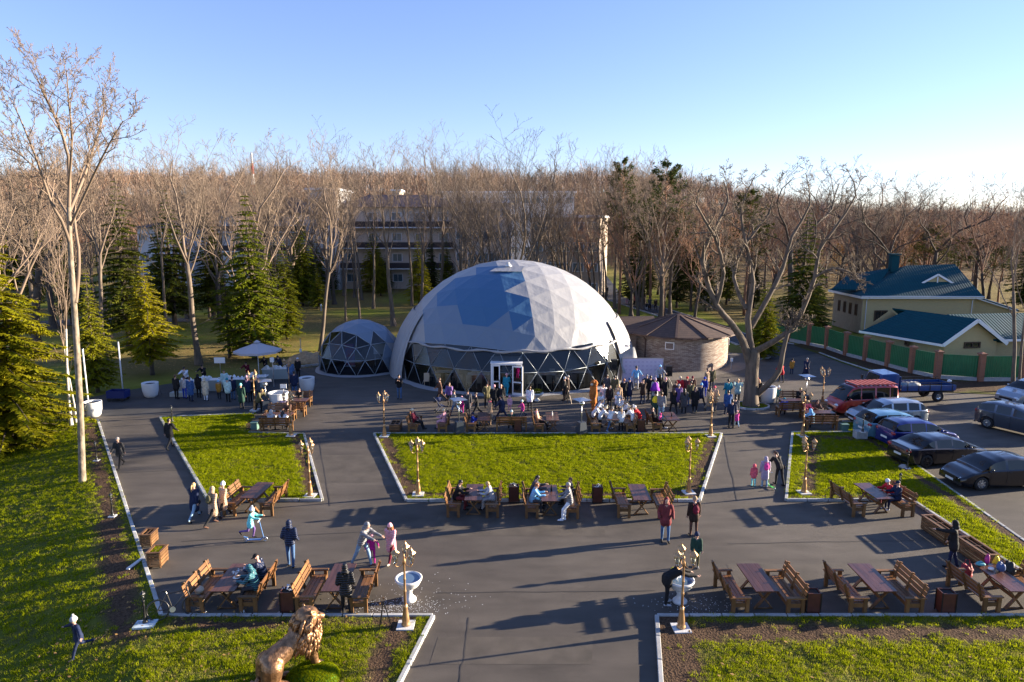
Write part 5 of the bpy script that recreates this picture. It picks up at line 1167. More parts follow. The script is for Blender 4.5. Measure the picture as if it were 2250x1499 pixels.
# ------------------------------------------------------------------ lamps
def lantern(m, c, s=1.0, black=False):
    f = MB(); x, y, z = c
    f.lathe([(.012*s, .52*s), (.02*s, .47*s), (.05*s, .43*s), (.11*s, .37*s), (.135*s, .33*s), (.12*s, .32*s)], 6, c); f.lathe([(.10*s, .32*s), (.105*s, .30*s)], 6, c); f.lathe([(.01, -.10*s), (.02*s, -.05*s), (.045*s, -.03*s), (.055*s, 0)], 6, c)
    for k in range(6):
        a = PI/3*k; f.bar((x+.05*s*math.cos(a), y+.05*s*math.sin(a), z), (x+.105*s*math.cos(a), y+.105*s*math.sin(a), z+.30*s), .012*s, .012*s)
    o = f.build('lantern', 'black_metal' if black else 'gold', m)
    g = MB(); g.lathe([(.045*s, .005), (.098*s, .295*s)], 6, c); g.build('glass', 'lantern_glass', o); g = MB(); g.ell((x, y, z+.14*s), (.045*s, .045*s, .06*s), 8, 5); g.build('bulb', 'paper', o, True)
def make_lamp():
    t = thing('lamp_post', '', 'lamp'); P1('base_slab', t, 'stone_white', ((0, 0, .06), (.52, .52, .10)))
    b = MB(); b.lathe([(.135, .11), (.14, .16), (.105, .20), (.12, .24), (.10, .45), (.065, .68), (.075, .70), (.055, .73), (.06, .80)], 12); b.build('foot', 'gold', t, True)
    b = MB(); b.lathe([(.045, .78), (.04, 1.2), (.055, 1.22), (.04, 1.25), (.034, 1.6), (.048, 1.62), (.034, 1.65), (.03, 2.12), (.055, 2.16), (.05, 2.24), (.02, 2.30), (.03, 2.36), (.008, 2.46)], 10); b.build('pole', 'gold', t, True)
    for k in range(3):
        a = R(90+120*k); ca, sa = math.cos(a), math.sin(a); b = MB(); b.tube([(.03*ca, .03*sa, 2.15), (.14*ca, .14*sa, 2.08), (.25*ca, .25*sa, 2.10), (.28*ca, .28*sa, 2.18)], .014, 5); b.build('arm', 'gold', t, True); lantern(t, (.28*ca, .28*sa, 2.22))
    return t
LAMP = make_lamp(); fl = True
for u, v, lb in [(892,1380,'gold lamp post in front of the left stone basin, in the near left bed'),(1496,1386,'gold lamp post at the corner of the near right bed'),(919,1090,'gold lamp post in the near left corner of the central lawn'),(1513,1086,'gold lamp post in the near right corner of the central lawn'),(682,1093,'gold lamp post in the near right corner of the left lawn'),(1766,1086,'gold lamp post in the near left corner of the right lawn'),(845,961,'gold lamp post at the far left corner of the central lawn'),(1561,961,'gold lamp post at the far right corner of the central lawn'),(640,960,'gold lamp post at the far end of the left lawn, before the cluster of benches'),(1763,961,'gold lamp post at the far end of the right lawn'),(1806,893,'gold lamp post just left of the red van'),(561,903,'gold lamp post at the far kerb left of the white cylinder'),(637,868,'gold lamp post right of the stall, beside the pale pot')]:
    x, y = G(u, v)
    if fl: LAMP.location = (x, y, 0); tag(LAMP, lb, group='gold lamp posts'); fl = False
    else: dup(LAMP, (x, y, 0), random.uniform(-.3, .3), lb, 'gold lamp posts')
def make_small():
    t = thing('bollard_lamp', '', 'lamp'); P1('base_slab', t, 'stone_white', ((0, 0, .08), (.26, .26, .05)))
    b = MB(); b.lathe([(.08, .10), (.085, .14), (.05, .18), (.06, .22), (.032, .30), (.028, .62), (.04, .64), (.025, .68), (.025, .78), (.04, .80)], 10); b.build('pole', 'black_metal', t, True); lantern(t, (0, 0, .82), .62, True); return t
SM = make_small(); fl = True
for u, v, z, s, lb in [(213,1015,0,1,'small black lamp on the soil strip, farthest of the three by the tall lone tree'),(248,1138,0,1,'small black lamp on the soil strip, middle of the left verge'),(320,1375,0,1.05,'small black lamp on a blue white slab near the bicycle'),(379,930,0,1,'small black lamp at the far left corner of the left lawn'),(191,925,0,1,'small black lamp in front of the leftmost white pot'),(1895,952,.5,1,'small black lamp on the concrete cube beside the parked cars'),(1993,1032,0,1,'small black lamp beside the boulder on the right lawn'),(1974,1090,0,1,'small black lamp behind the seated pair on the right lawn')]:
    x, y = G(u, v, z); z += VZ(x, y)
    if fl: SM.location = (x, y, z); tag(SM, lb, group='small black garden lamps'); fl = False
    else: dup(SM, (x, y, z), 0, lb, 'small black garden lamps', s)
x, y = G(320, 1378); o = P1('slab', None, mat('slab_blue', (.45, .55, .62), .7, var=.2, scale=4), ((0, 0, .06), (.62, .42, .06), dict(rz=.12))); o.location = (x, y, .03); tag(o, 'blue white slab under the black lamp near the bicycle', 'slab')
x, y = G(1895, 968); o = P1('concrete_block', None, 'concrete', ((0, 0, .24), (.62, .5, .50))); o.location = (x, y+.3, 0); tag(o, 'grey concrete cube on the lawn corner beside the parked cars', 'block')
# heaters
def make_heater():
    t = thing('patio_heater', '', 'heater'); b = MB(); b.add([(-.28,-.28,0),(.28,-.28,0),(.28,.28,0),(-.28,.28,0),(-.2,-.2,.78),(.2,-.2,.78),(.2,.2,.78),(-.2,.2,.78)], [(3,2,1,0),(4,5,6,7),(0,1,5,4),(1,2,6,5),(2,3,7,6),(3,0,4,7)]); b.build('base', mat('heater_dark', (.035, .045, .06), .45), t)
    b = MB(); b.tube([(0, 0, .78), (0, 0, 1.85)], .03, 8); b.build('pole', 'steel', t, True); b = MB(); b.lathe([(.14, 1.80), (.15, 1.98), (.10, 2.0), (.10, 2.12), (.02, 2.14)], 14); b.build('burner', 'steel', t, True)
    b = MB(); b.add([(-.42,-.42,2.13),(.42,-.42,2.13),(.42,.42,2.13),(-.42,.42,2.13),(0,0,2.25),(0,0,2.17)], [(0,1,4),(1,2,4),(2,3,4),(3,0,4),(1,0,5),(2,1,5),(3,2,5),(0,3,5)]); b.build('reflector', 'steel', t); return t
HT = make_heater()
for k, (u, v, rz, lb) in enumerate([(1009,954,.4,'steel patio heater left of the seated boy in blue on the upper row'),(1277,955,.5,'steel patio heater left of the children in white'),(1769,893,.2,'patio heater with a round looking white top near the red van'),(586,906,.4,'patio heater beside the white cylinder, left of the dome')]):
    x, y = G(u, v)
    if k == 0: HT.location = (x, y, 0); HT.rotation_euler.z = rz; tag(HT, lb, group='steel patio heaters')
    else: dup(HT, (x, y, 0), rz, lb, 'steel patio heaters')
# pots
def make_pot():
    t = thing('plant_pot', '', 'plant pot'); b = MB(); b.lathe([(.34, 0), (.44, .12), (.53, .5), (.56, 1.0), (.56, 1.05), (.51, 1.05), (.50, .95), (.0, .93)], 28); b.build('shell', 'pot_white', t, True); b = MB(); b.lathe([(.50, .945), (.0, .95)], 20, cap=False); b.build('soil', 'dark_hole', t); return t
PT = make_pot()
for k, (u, v, s, lb) in enumerate([(324,876,1,'white tub shaped pot at the left end of the barbecue stall'),(671,863,1,'pale tub shaped pot between the stall and the small dome'),(196,920,.95,'white pot at the far left beside the flagpole'),(1690,889,1.1,'white tub shaped pot right behind the big forked tree')]):
    x, y = G(u, v); 
    if k == 0: PT.location = (x, y+.5, 0); tag(PT, lb, group='large white pots')
    else: dup(PT, (x, y+.5, 0), k, lb, 'large white pots', s)
x, y = G(608, 905); t = thing('white_cylinder', 'big white open topped cylinder beside the patio heater and bench cluster', 'tub', (x, y+.5, 0)); b = MB(); b.lathe([(.60, 0), (.60, 1.12), (.66, 1.13), (.66, 1.2), (.58, 1.2), (.58, .9), (0, .9)], 28); b.build('shell', 'pot_white', t); 
x, y = G(621, 900); t = thing('notice_sign', 'small white notice on a thin post beside the white cylinder', 'sign', (x, y+.4, 0)); b = MB(); b.tube([(0, 0, 0), (0, 0, 1.3)], .02, 6); b.build('post', 'white_metal', t); P1('board', t, 'paper', ((0, 0, 1.5), (.42, .03, .28)))
# stone basins
def make_basin():
    t = thing('stone_basin', '', 'fountain'); b = MB(); b.lathe([(.24, 0), (.24, .06), (.20, .10), (.12, .18), (.10, .30), (.15, .38), (.12, .42), (.20, .46)], 20); b.build('pedestal', 'stone_white', t, True)
    b = MB(); vv = []; prof = [(.12, .44), (.28, .50), (.37, .62), (.39, .70), (.44, .74), (.45, .80), (.41, .82), (.37, .78), (.30, .74), (0.001, .72)]; n_ = 40
    for i, (r_, z) in enumerate(prof):
        for j in range(n_): q = 1+(.035*math.cos(20*2*PI*j/n_) if 1 <= i <= 3 else 0); vv.append((r_*q*math.cos(2*PI*j/n_), r_*q*math.sin(2*PI*j/n_), z))
    b.add(vv, [(i*n_+j, i*n_+(j+1) % n_, (i+1)*n_+(j+1) % n_, (i+1)*n_+j) for i in range(len(prof)-1) for j in range(n_)]); b.build('bowl', 'stone_white', t, True)
    b = MB(); b.lathe([(.36, .775), (0, .776)], 24, cap=False); b.build('water', 'water_blue', t); return t
BS = make_basin(); x, y = G(897, 1326); BS.location = (x, y+.2, 0); tag(BS, 'white stone basin with blue water behind the near left lamp post', group='white stone basins')
x, y = G(1497, 1330); dup(BS, (x, y+.2, 0), .4, 'white stone basin with the stooping person, behind the near right lamp post', 'white stone basins')
x, y = G(1180, 882); t = thing('stone_urn', 'white stone urn of greenery beside the dome door', 'planter', (x, y+.2, 0)); b = MB(); b.lathe([(.22, 0), (.20, .06), (.08, .15), (.10, .24), (.34, .38), (.46, .50), (.48, .56), (.40, .56)], 20); b.build('bowl', 'stone_white', t, True)
b = MB()
for _ in range(500):
    q = random.uniform(0, 6.28); r_ = .38*math.sqrt(random.random()); c = Vector((r_*math.cos(q), r_*math.sin(q), .5+.3*random.random())); d = Vector((random.gauss(0, 1), random.gauss(0, 1), random.gauss(.5, 1))).normalized()*.12; w = d.cross(Vector((0, 0, 1)))*.25; b.add([c-w, c+d, c+w], [(0, 1, 2)])
b.build('foliage', 'needle_green', t)
# spilled white petals around the left basin
def petals(n_, cx, cy, sx, sy):
    b = MB()
    for _ in range(n_):
        x, y = random.gauss(cx, sx), random.gauss(cy, sy)
        if y < G(900, 1352)[1]: y = 2*G(900, 1352)[1]-y
        q = random.uniform(0, PI); s = random.uniform(.008, .02); b.add([(x-s, y, .006), (x, y-s, .010), (x+s, y, .006), (x, y+s, .012)], [(0, 1, 2, 3)])
    return b
x, y = G(870, 1335); b = petals(420, x, y, .7, .32); b2 = petals(150, x+.2, y+.5, 1.3, .8); b.add(b2.v, b2.f); tag(b.build('confetti', 'paper'), 'scattered white confetti on the asphalt around the left stone basin', 'confetti', kind='stuff')
x, y = G(1540, 1330); tag(petals(160, x, y, .9, .3).build('confetti', 'paper'), 'sparse white confetti on the asphalt beside the right stone basin', 'confetti', kind='stuff')
# scattered fallen leaves on verge and park
def leaves(n_, x0, x1, y0, y1, label, s=(.03, .07), z=.05, keep=None):
    b = MB(); c = 0
    while c < n_:
        x, y = random.uniform(x0, x1), random.uniform(y0, y1); c += 1
        if keep and not keep(x, y): continue
        q = random.uniform(0, PI); w = random.uniform(*s); zz = z; z_ = VZ(x, y)+z; b.add([(x-w*math.cos(q), y-w*math.sin(q), z_), (x+w*.6*math.sin(q), y-w*.6*math.cos(q), z_+.01), (x+w*math.cos(q), y+w*math.sin(q), z_+.02), (x-w*.6*math.sin(q), y+w*.6*math.cos(q), z_)], [(0, 1, 2, 3)])
    tag(b.build('fallen_leaves', 'fallen_leaf'), label, 'leaves', kind='stuff')
leaves(9000, -46, -6, 56.5, 92, 'tan fallen leaves over the park floor behind the stall', (.05, .12), .03)
leaves(320, -14, -4, 15, 21, 'a few tan leaves in the near left bed', z=.11); leaves(160, 5, 18, 14, 19, 'a few tan leaves in the near right bed', z=.11)
x, y = G(672, 796); b = MB(); n_ = 26; vv = []
for i in range(n_+1):
    for j in range(n_+1):
        a, c = (i/n_-.5)*2, (j/n_-.5)*2; h = max(0, 1-a*a-c*c)*.75*(1+.5*noise.noise(Vector((a*2.3, c*2.3, 2)))) ; vv.append((a*2.1, c*1.3, h+.05*noise.noise(Vector((a*9, c*9, 0))) if h > .02 else -.05))
b.add(vv, [(i*(n_+1)+j, (i+1)*(n_+1)+j, (i+1)*(n_+1)+j+1, i*(n_+1)+j+1) for i in range(n_) for j in range(n_)]); o = b.build('sand_heap', mat('sand', (.40, .27, .15), .95, var=.25, scale=6, bump=.8), None, True, (x, y+.8, 0)); tag(o, 'heap of tan sand between the stall and the small dome', 'sand')

# ------------------------------------------------------------------ barbecue stall
def counter(u, v, L, m, label, goods=True, rz=0):
    x, y = G(u, v); t = thing('stall_counter', label, 'table', (x, y, 0), rz, 'counters of the barbecue stall'); P1('worktop', t, 'white_plastic', ((0, 0, .85), (L, .7, .05))); P1('front_panel', t, m, ((0, -.30, .42), (L-.1, .04, .8)))
    for sx_ in (-1, 1):
        for sy_ in (-.25, .28): P1('leg', t, 'steel', ((sx_*(L/2-.08), sy_, .41), (.05, .05, .82)))
    if goods:
        b = MB()
        for _ in range(int(L*5)):
            gx, gy = random.uniform(-.45, .45)*L, random.uniform(-.25, .25); s = random.uniform(.05, .13); b.lathe([(s, 0), (s*1.1, s*random.uniform(.4, 2.2)), (0.001, s*2.2)], 8, (gx, gy, .876))
        tag(b.build('goods', 'paper', t), kind='stuff')
    return t
mat('panel_pale', (.33, .37, .36), .6)
mat('panel_green', (.05, .12, .09), .6)
counter(424, 862, 1.9, 'panel_pale', 'white topped stall counter at the left end under the cook in white'); counter(466, 858, 1.9, 'panel_pale', 'pale stall counter behind the woman in the cream coat'); counter(518, 856, 2.0, 'panel_green', 'green fronted stall counter behind the teal scarf woman'); counter(566, 850, 1.6, 'panel_pale', 'stall counter under the parasol'); counter(612, 832, 2.4, 'panel_pale', 'counter heaped with white dishes right of the parasol pole', rz=.12)
x, y = G(400, 875); o = P1('step_block', None, 'panel_pale', ((0, 0, .15), (1.5, .5, .3))); o.location = (x-.3, y+.6, 0); tag(o, 'low pale step at the foot of the left stall counter', 'step')
x, y = G(567, 838); t = thing('parasol', 'large pale square parasol over the barbecue stall', 'parasol', (x, y+.3, 0)); b = MB(); b.tube([(0, 0, 0), (0, 0, 2.95)], .035, 8); b.build('pole', 'white_metal', t)
n_ = 8; zc = 3.1
for k in range(n_):
    a, c = 2*PI*(k+.5)/n_, 2*PI*(k+1.5)/n_; b = MB(); A, B = Vector((1.8*math.cos(a), 1.8*math.sin(a), 2.45)), Vector((1.8*math.cos(c), 1.8*math.sin(c), 2.45)); T = Vector((0, 0, zc)); mA, mB = A.lerp(T, .5)-Vector((0, 0, .03)), B.lerp(T, .5)-Vector((0, 0, .03)); d = Vector((0, 0, -.16)); b.add([A, B, mB, mA, T, A+d, B+d], [(0,1,2,3),(3,2,4),(5,6,1,0)]); b.build('canopy_panel', mat('parasol_cloth', (.42, .40, .42), .8), t); b = MB(); b.tube([T-Vector((0, 0, .06)), A-Vector((0, 0, .02))], .012, 4); b.build('rib', 'white_metal', t)
b = MB(); b.lathe([(.28, zc-.02), (.05, zc+.14)], 8); b.build('cap', 'parasol_cloth', t)
x, y = G(486, 840); t = thing('menu_board', 'blank white board on a post above the stall', 'sign', (x, y, 0)); P1('board', t, 'paper', ((0, 0, 1.75), (.85, .04, .45))); b = MB(); b.tube([(0, .03, 0), (0, .03, 1.6)], .025, 6); b.build('post', 'steel', t)
x, y = G(602, 850); t = thing('utility_post', 'post with a small white box beside the parasol', 'post', (x, y, 0)); b = MB(); b.tube([(0, 0, 0), (0, 0, 2.3)], .05, 8); b.build('pole', 'steel', t); P1('box', t, 'paper', ((0, -.08, 2.1), (.26, .16, .34)))
for u, v, vt, lb in ((197, 912, 768, 'white flagpole right of the tall lone tree trunk'), (271, 868, 752, 'white flagpole beside the blue hand cart')):
    x, y = G(u, v); b = MB(); b.tube([(0, 0, 0), (0, 0, ZAT(vt, y))], .05, 8); t = thing('flagpole', lb, 'pole', (x, y, 0)); b.build('pole', 'white_metal', t, True); b = MB(); b.ell((0, 0, ZAT(vt, y)), (.06, .06, .05)); b.build('finial', 'steel', t, True)
x, y = G(256, 882); t = thing('hand_cart', 'dark blue wire hand cart full of bags beside the flagpole', 'cart', (x, y+.3, .0)); mat('cart_blue', (.01, .02, .12), .5)
for s in (-1, 1): P1('side', t, 'cart_blue', ((0, s*.38, .48), (1.25, .03, .5))); P1('end', t, 'cart_blue', ((s*.62, 0, .48), (.03, .76, .5)))
P1('bed', t, 'cart_blue', ((0, 0, .24), (1.2, .72, .04)))
for sx_ in (-.45, .45):
    for sy_ in (-.38, .38): b = MB(); b.tube([(sx_, sy_-.03, .12), (sx_, sy_+.03, .12)], .12, 12); b.build('wheel', 'black_metal', t)
for k in range(5): b = MB(); b.ell((-.4+.2*k, random.uniform(-.15, .15), .45), (.18, .16, .16)); b.build('bag', ['cart_blue', 'paper', 'dark_hole'][k % 3], t, True)
for u, v, lb in ((348, 868, 'black folding stand beside the left white pot'), (844, 1384, 'black folded tripod stand in the near left bed beside the lamp')):
    x, y = G(u, v); t = thing('folding_stand', lb, 'stand', (x, y, .05)); 
    for k in range(3): b = MB(); b.tube([(.25*math.cos(k*2.1), .2*math.sin(k*2.1), 0), (0, 0, .9)], .015, 5); b.build('leg', 'black_metal', t)
x, y = G(1561+122, 842)
for u, v, lb in ((706, 684, 'small grey post in the sunny clearing'), (1606, 812, 'thin grey post with a small box right of the brick pavilion'), (662, 790, 'thin steel pole with a white box at the sand heap')):
    x, y = G(u, v); t = thing('marker_post', lb, 'post', (x, y, 0)); P1('post', t, 'concrete', ((0, 0, .45), (.22 if u == 706 else .05, .05, .9 if u != 662 else 3.0))); P1('box', t, 'paper', ((0, -.06, .85), (.2, .08, .3)))
# press wall, loudspeakers
x0, y0 = G(1366, 862); x1, y1 = G(1456, 862); y0 = 51.5; x0, x1 = XAT(1366, 840, y0), XAT(1456, 840, y0); zt = ZAT(787, y0)
t = thing('press_wall', 'pale lavender press wall with small rows of marks behind the crowd beside the dome', 'backdrop', (x0, y0, 0)); L = x1-x0; P1('sheet', t, mat('lavender', (.60, .53, .68), .6, var=.05, scale=1), ((L/2, 0, zt/2+.05), (L, .05, zt-.1)))
b = MB()
for i in range(9):
    for j in range(5):
        cx, cz = .3+i*(L-.6)/8, .5+j*(zt-.8)/4; b.box((cx, -.03, cz), (.16, .004, .035))
tag(b.build('printed_marks', mat('mark_purple', (.28, .2, .42), .7), t), kind='stuff')
b = MB(); b.bar((0, -.02, zt), (L, -.02, zt), .06, .05); b.bar((0, -.02, 0), (0, -.02, zt), .05, .06); b.bar((L, -.02, 0), (L, -.02, zt), .05, .06); b.build('frame', 'steel', t)
t0 = None
for (u, vt, vb, lb) in ((1348, 790, 858, 'black loudspeaker on a tripod in front of the white dome side'), (1469, 804, 860, 'black loudspeaker on a tripod right of the press wall')):
    y = 50.6; x = XAT(u, 820, y); z = ZAT(vt+11, y); t = thing('loudspeaker', lb, 'loudspeaker', (x, y, 0), 0, 'black loudspeakers on tripods')
    P1('cabinet', t, 'black_metal', ((0, 0, z), (.48, .4, .78))); b = MB(); b.lathe([(.17, 0), (.02, .02)], 14); o = b.build('cone', 'dark_hole', t); o.location = (0, -.202, z-.12); o.rotation_euler.x = PI/2; b = MB(); b.tube([(0, 0, .25), (0, 0, z-.39)], .02, 6); b.build('pole', 'black_metal', t)
    for k in range(3): b = MB(); b.tube([(0, 0, .75), (.45*math.cos(k*2.1+.4), .45*math.sin(k*2.1+.4), 0)], .014, 5); b.build('leg', 'black_metal', t)
# boulder, green utility box, table goods
x, y = G(1985, 1030); b = MB(); b.ell((0, 0, .04), (.26, .2, .16), 9, 6); o = b.build('boulder', mat('rock', (.36, .34, .32), .9, var=.2, scale=5, bump=.6), None, True, (x, y, .03)); tag(o, 'pale boulder at the foot of the small black lamp on the right lawn', 'rock')
for u, v, lb in ((1856, 948, 'grey green ground box beside the dark bench near the silver car'), (559, 944, 'green ground box beside the nearest bench of the left cluster')):
    x, y = G(u, v); o = P1('ground_box', None, mat('box_green', (.10, .19, .16), .6), ((0, 0, .2), (.38, .34, .4)), ((0, 0, .42), (.44, .40, .05))); o.location = (x, y+.1, 0); tag(o, lb, 'utility box')
x, y = G(297, 1245); o = P1('board_scrap', None, 'stone_white', ((0, 0, .11), (.13, .8, .04), dict(rz=-.12))); o.location = (x, y, VZ(x, y)); tag(o, 'pale leftover plank lying in the grass beside the sprouting planter', 'plank')
def bottle(x, y, z, m, label, h=.24):
    t = MB(); t.lathe([(.035, 0), (.037, h*.6), (.015, h*.8), (.015, h), (.001, h)], 8); tag(t.build('bottle', m, None, True, (x, y, z)), label, 'bottle')
sx_, sy_ = SEAT['OT']; bottle(sx_+.05, sy_, .766, 'black_metal', 'dark bottle standing on the picnic table at the right end of the upper row', .3)
sx_, sy_ = SEAT['MT']; bottle(sx_, sy_, .766, 'paper', 'white thermos on the table of the woman in beige', .3)
sx_, sy_ = SEAT['HT']; bottle(sx_+.1, sy_+.2, .766, 'black_metal', 'steel thermos on the mid row table between the bins', .32)
sx_, sy_ = SEAT['AT']; t = thing('plate', 'white plate of food on the near left table', 'plate', (sx_+.15, sy_-.05, .767)); b = MB(); b.lathe([(.09, 0), (.14, .02), (.001, .012)], 18); b.build('dish', 'paper', t, True); b = MB(); b.ell((0, 0, .03), (.08, .06, .025)); b.build('food', mat('food', (.5, .28, .12), .7), t, True)
bottle(sx_+.2, sy_+.45, .767, 'paper', 'white cup on the near left table beside the man in the cap', .12); litter(sx_, sy_+.2, .77, 5, .08, 'crumpled_bag', 'crumpled white bag on the near left table')
mat('bag_magenta', (.40, .03, .20), .5); mat('bag_teal', (.10, .35, .38), .6); mat('bag_blue', (.05, .09, .22), .6); mat('bag_yellow', (.80, .62, .03), .5); mat('bag_black', (.015, .016, .018), .6); mat('bag_red', (.25, .02, .03), .6)
def bag(x, y, z, s, m, label, cat='bag', h=True):
    t = thing('bag', label, cat, (x, y, z)); s = (s[0]*.78, s[1]*.8, s[2]*.8); b = MB(); b.ell((0, 0, s[2]), s, 16, 11); b.v = [tuple(Vector(p)*(1+.35*noise.noise(Vector(p)*7+Vector((x, y, 0))))*(1 if p[2] > .02 else 1)) for p in b.v]; b.v = [(max(-s[0]*.9, min(s[0]*.9, p[0])), max(-s[1]*.9, min(s[1]*.9, p[1])), max(0, p[2])) for p in b.v]; o = b.build('body', m, t, True)
    if h: b = MB(); b.tube([(-s[0]*.5, 0, s[2]*1.7), (-s[0]*.3, 0, s[2]*2.5), (s[0]*.3, 0, s[2]*2.5), (s[0]*.5, 0, s[2]*1.7)], .012, 5); b.build('handle', m, t)
sx_, sy_ = SEAT['ET']
for dx, dy, s, m, lb in ((-.25, .75, (.2, .14, .08), 'bag_teal', 'teal scarf bundled on the far end of the corner table'), (.05, .85, (.11, .1, .19), 'bag_magenta', 'magenta bag on the corner table of bags'), (-.1, .45, (.12, .1, .07), 'paper', 'white bundle on the corner table of bags'), (.15, .35, (.18, .16, .2), 'bag_blue', 'grey blue rucksack on the corner table of bags')): bag(sx_+dx, sy_+dy, .766, s, m, lb, h=(m != 'paper'))
bag(sx_+.6, sy_+.55, .47, (.26, .22, .32), 'bag_black', 'large black rucksack on the bench beside the corner table'); bag(sx_+.45, sy_+.95, .47, (.17, .15, .3), 'bag_yellow', 'yellow bag behind the black rucksack by the corner table'); bag(sx_-.45, sy_+1.1, 0, (.28, .24, .4), 'bag_red', 'dark red bag on wheels behind the corner table')
sx_, sy_ = SEAT['AR']; bag(sx_-.05, sy_-.4, .455, (.18, .24, .12), 'chair_beige', 'beige bag lying on the near left bench', h=False)
for k, (u, v) in enumerate([(333,1352),(449,1352),(532,1353),(605,1354),(616,1352)]): 
    x, y = G(u, v); litter(x, y+.05, .0, 3, .03, 'paper_scrap', ['blue white scrap of paper at the kerb by the bicycle', 'scrap of paper at the kerb under the near left bench', 'scrap of paper at the kerb below the near left table', 'white crumpled cup at the kerb left of the lion head', 'white crumpled bag at the kerb beside the overflowing bin'][k])

# ------------------------------------------------------------------ bicycles, scooters, pushchair
mat('car_trim_dark', (.03, .03, .03), .5)
def wheel(t, c, r, axis='y', rim='black_metal', tyre='black_metal', w=.05, spokes=10):
    b = MB(); n_ = 24; pts = []
    for i in range(n_):
        a = 2*PI*i/n_; p0 = Vector((math.cos(a), 0, math.sin(a))); 
        for q in range(5): z = 2*PI*q/5; pts.append(Vector(c)+p0*(r-w*.5+w*.5*math.cos(z))+Vector((0, w*.5*math.sin(z), 0)))
    b.add(pts, [(i*5+j, i*5+(j+1) % 5, ((i+1) % n_)*5+(j+1) % 5, ((i+1) % n_)*5+j) for i in range(n_) for j in range(5)]); o = b.build('wheel', tyre, t, True)
    b = MB()
    for k in range(spokes): a = 2*PI*k/spokes; b.tube([c, Vector(c)+Vector((math.cos(a), 0, math.sin(a)))*(r-w)], .004, 3, cap=False)
    b.tube([Vector(c)-Vector((0, .04, 0)), Vector(c)+Vector((0, .04, 0))], .022, 8); b.build('spokes', 'steel' if tyre != 'black_metal' else 'car_trim_dark', o)
def bicycle(x, y, z, rz, tilt, fm, label, s=1):
    t = thing('bicycle', label, 'bicycle', (x, y, z), rz); t.rotation_euler.x = tilt; t.scale = (s,)*3
    wheel(t, (-.5, 0, .34), .34); wheel(t, (.52, 0, .34), .34); b = MB(); A, B, Cc, D, E = (-.5, 0, .34), (-.08, 0, .30), (-.22, 0, .80), (.36, 0, .84), (.52, 0, .34)
    for p, q in ((A, B), (A, Cc), (B, Cc), (B, D), (Cc, D)): b.tube([p, q], .018, 6)
    b.build('frame', fm, t); b = MB(); b.tube([E, D, (.34, 0, .98)], .018, 6); b.build('fork', fm, t); b = MB(); b.tube([(.40, -.28, 1.02), (.33, 0, .98), (.40, .28, 1.02)], .014, 6); b.build('handlebar', 'black_metal', t); b = MB(); b.ell((-.26, 0, .90), (.14, .06, .03)); b.build('saddle', 'black_metal', t, True); b = MB(); b.tube([(-.22, 0, .8), (-.25, 0, .9)], .014, 5); b.build('seat_post', 'steel', t); b = MB(); b.lathe([(.09, -.01), (.09, .01)], 14); o = b.build('chainring', 'steel', t); o.location = (-.08, -.03, .30); o.rotation_euler.x = PI/2
x, y = G(382, 1368); bicycle(x, y+.15, .05, R(20), R(-12), 'black_metal', 'black bicycle leaning at the kerb corner of the near left bed')
x, y = G(1158, 886); bicycle(x, y, 0, R(10), 0, 'bag_yellow', 'small balance bicycle with a yellow wheel beside the dome door', .55)
def scooter(x, y, rz, m, label, s=1):
    t = thing('kick_scooter', label, 'scooter', (x, y, 0), rz); t.scale = (s,)*3; wheel(t, (-.34, 0, .09), .09, w=.035, tyre='steel', spokes=6); wheel(t, (.40, 0, .10), .10, w=.035, tyre='steel', spokes=6)
    P1('deck', t, m, ((-.02, 0, .085), (.56, .11, .03))); b = MB(); b.tube([(.24, 0, .09), (.34, 0, .20), (.40, 0, .12)], .02, 6); b.tube([(.345, 0, .18), (.22, 0, .86)], .018, 8); b.build('steering_post', m, t); b = MB(); b.tube([(.215, -.18, .87), (.215, .18, .87)], .016, 6); b.build('handlebar', 'paper', t); b = MB(); b.box((-.34, 0, .19), (.16, .06, .015), ry=.3); b.build('mudguard', m, t)
mat('scooter_blue', (.10, .22, .48), .35, metal=.3); mat('scooter_green', (.10, .55, .10), .4)
x, y = G(560, 1190); SCO = (x, y); scooter(x, y, R(3), 'scooter_blue', 'blue kick scooter ridden by the girl in turquoise', 1.0)
x, y = G(1694, 1072); scooter(x, y, R(100), 'scooter_green', 'small green kick scooter held by the girl with the pink rucksack', .8)
x, y = G(970, 906); t = thing('pushchair', 'dark blue folding pushchair beside the woman in the grey coat', 'pushchair', (x, y, 0), R(200)); mat('pram_blue', (.02, .03, .09), .7)
b = MB(); b.box((0, 0, .45), (.42, .36, .06), ry=-.2); b.box((.22, 0, .68), (.06, .36, .5), ry=.35); b.build('seat', 'pram_blue', t); b = MB(); b.ell((.18, 0, .88), (.26, .2, .16), 10, 6); b.build('hood', 'pram_blue', t, True)
for sy_ in (-.2, .2): b = MB(); b.tube([(-.38, sy_, .1), (.15, sy_, .55), (.45, sy_, 1.0)], .013, 5); b.tube([(.36, sy_, .1), (-.1, sy_, .55)], .013, 5); b.build('frame', 'steel', t)
for sx2, r_ in ((-.38, .08), (.36, .10)):
    for sy_ in (-.2, .2): wheel(t, (sx2, sy_, r_), r_, spokes=5)
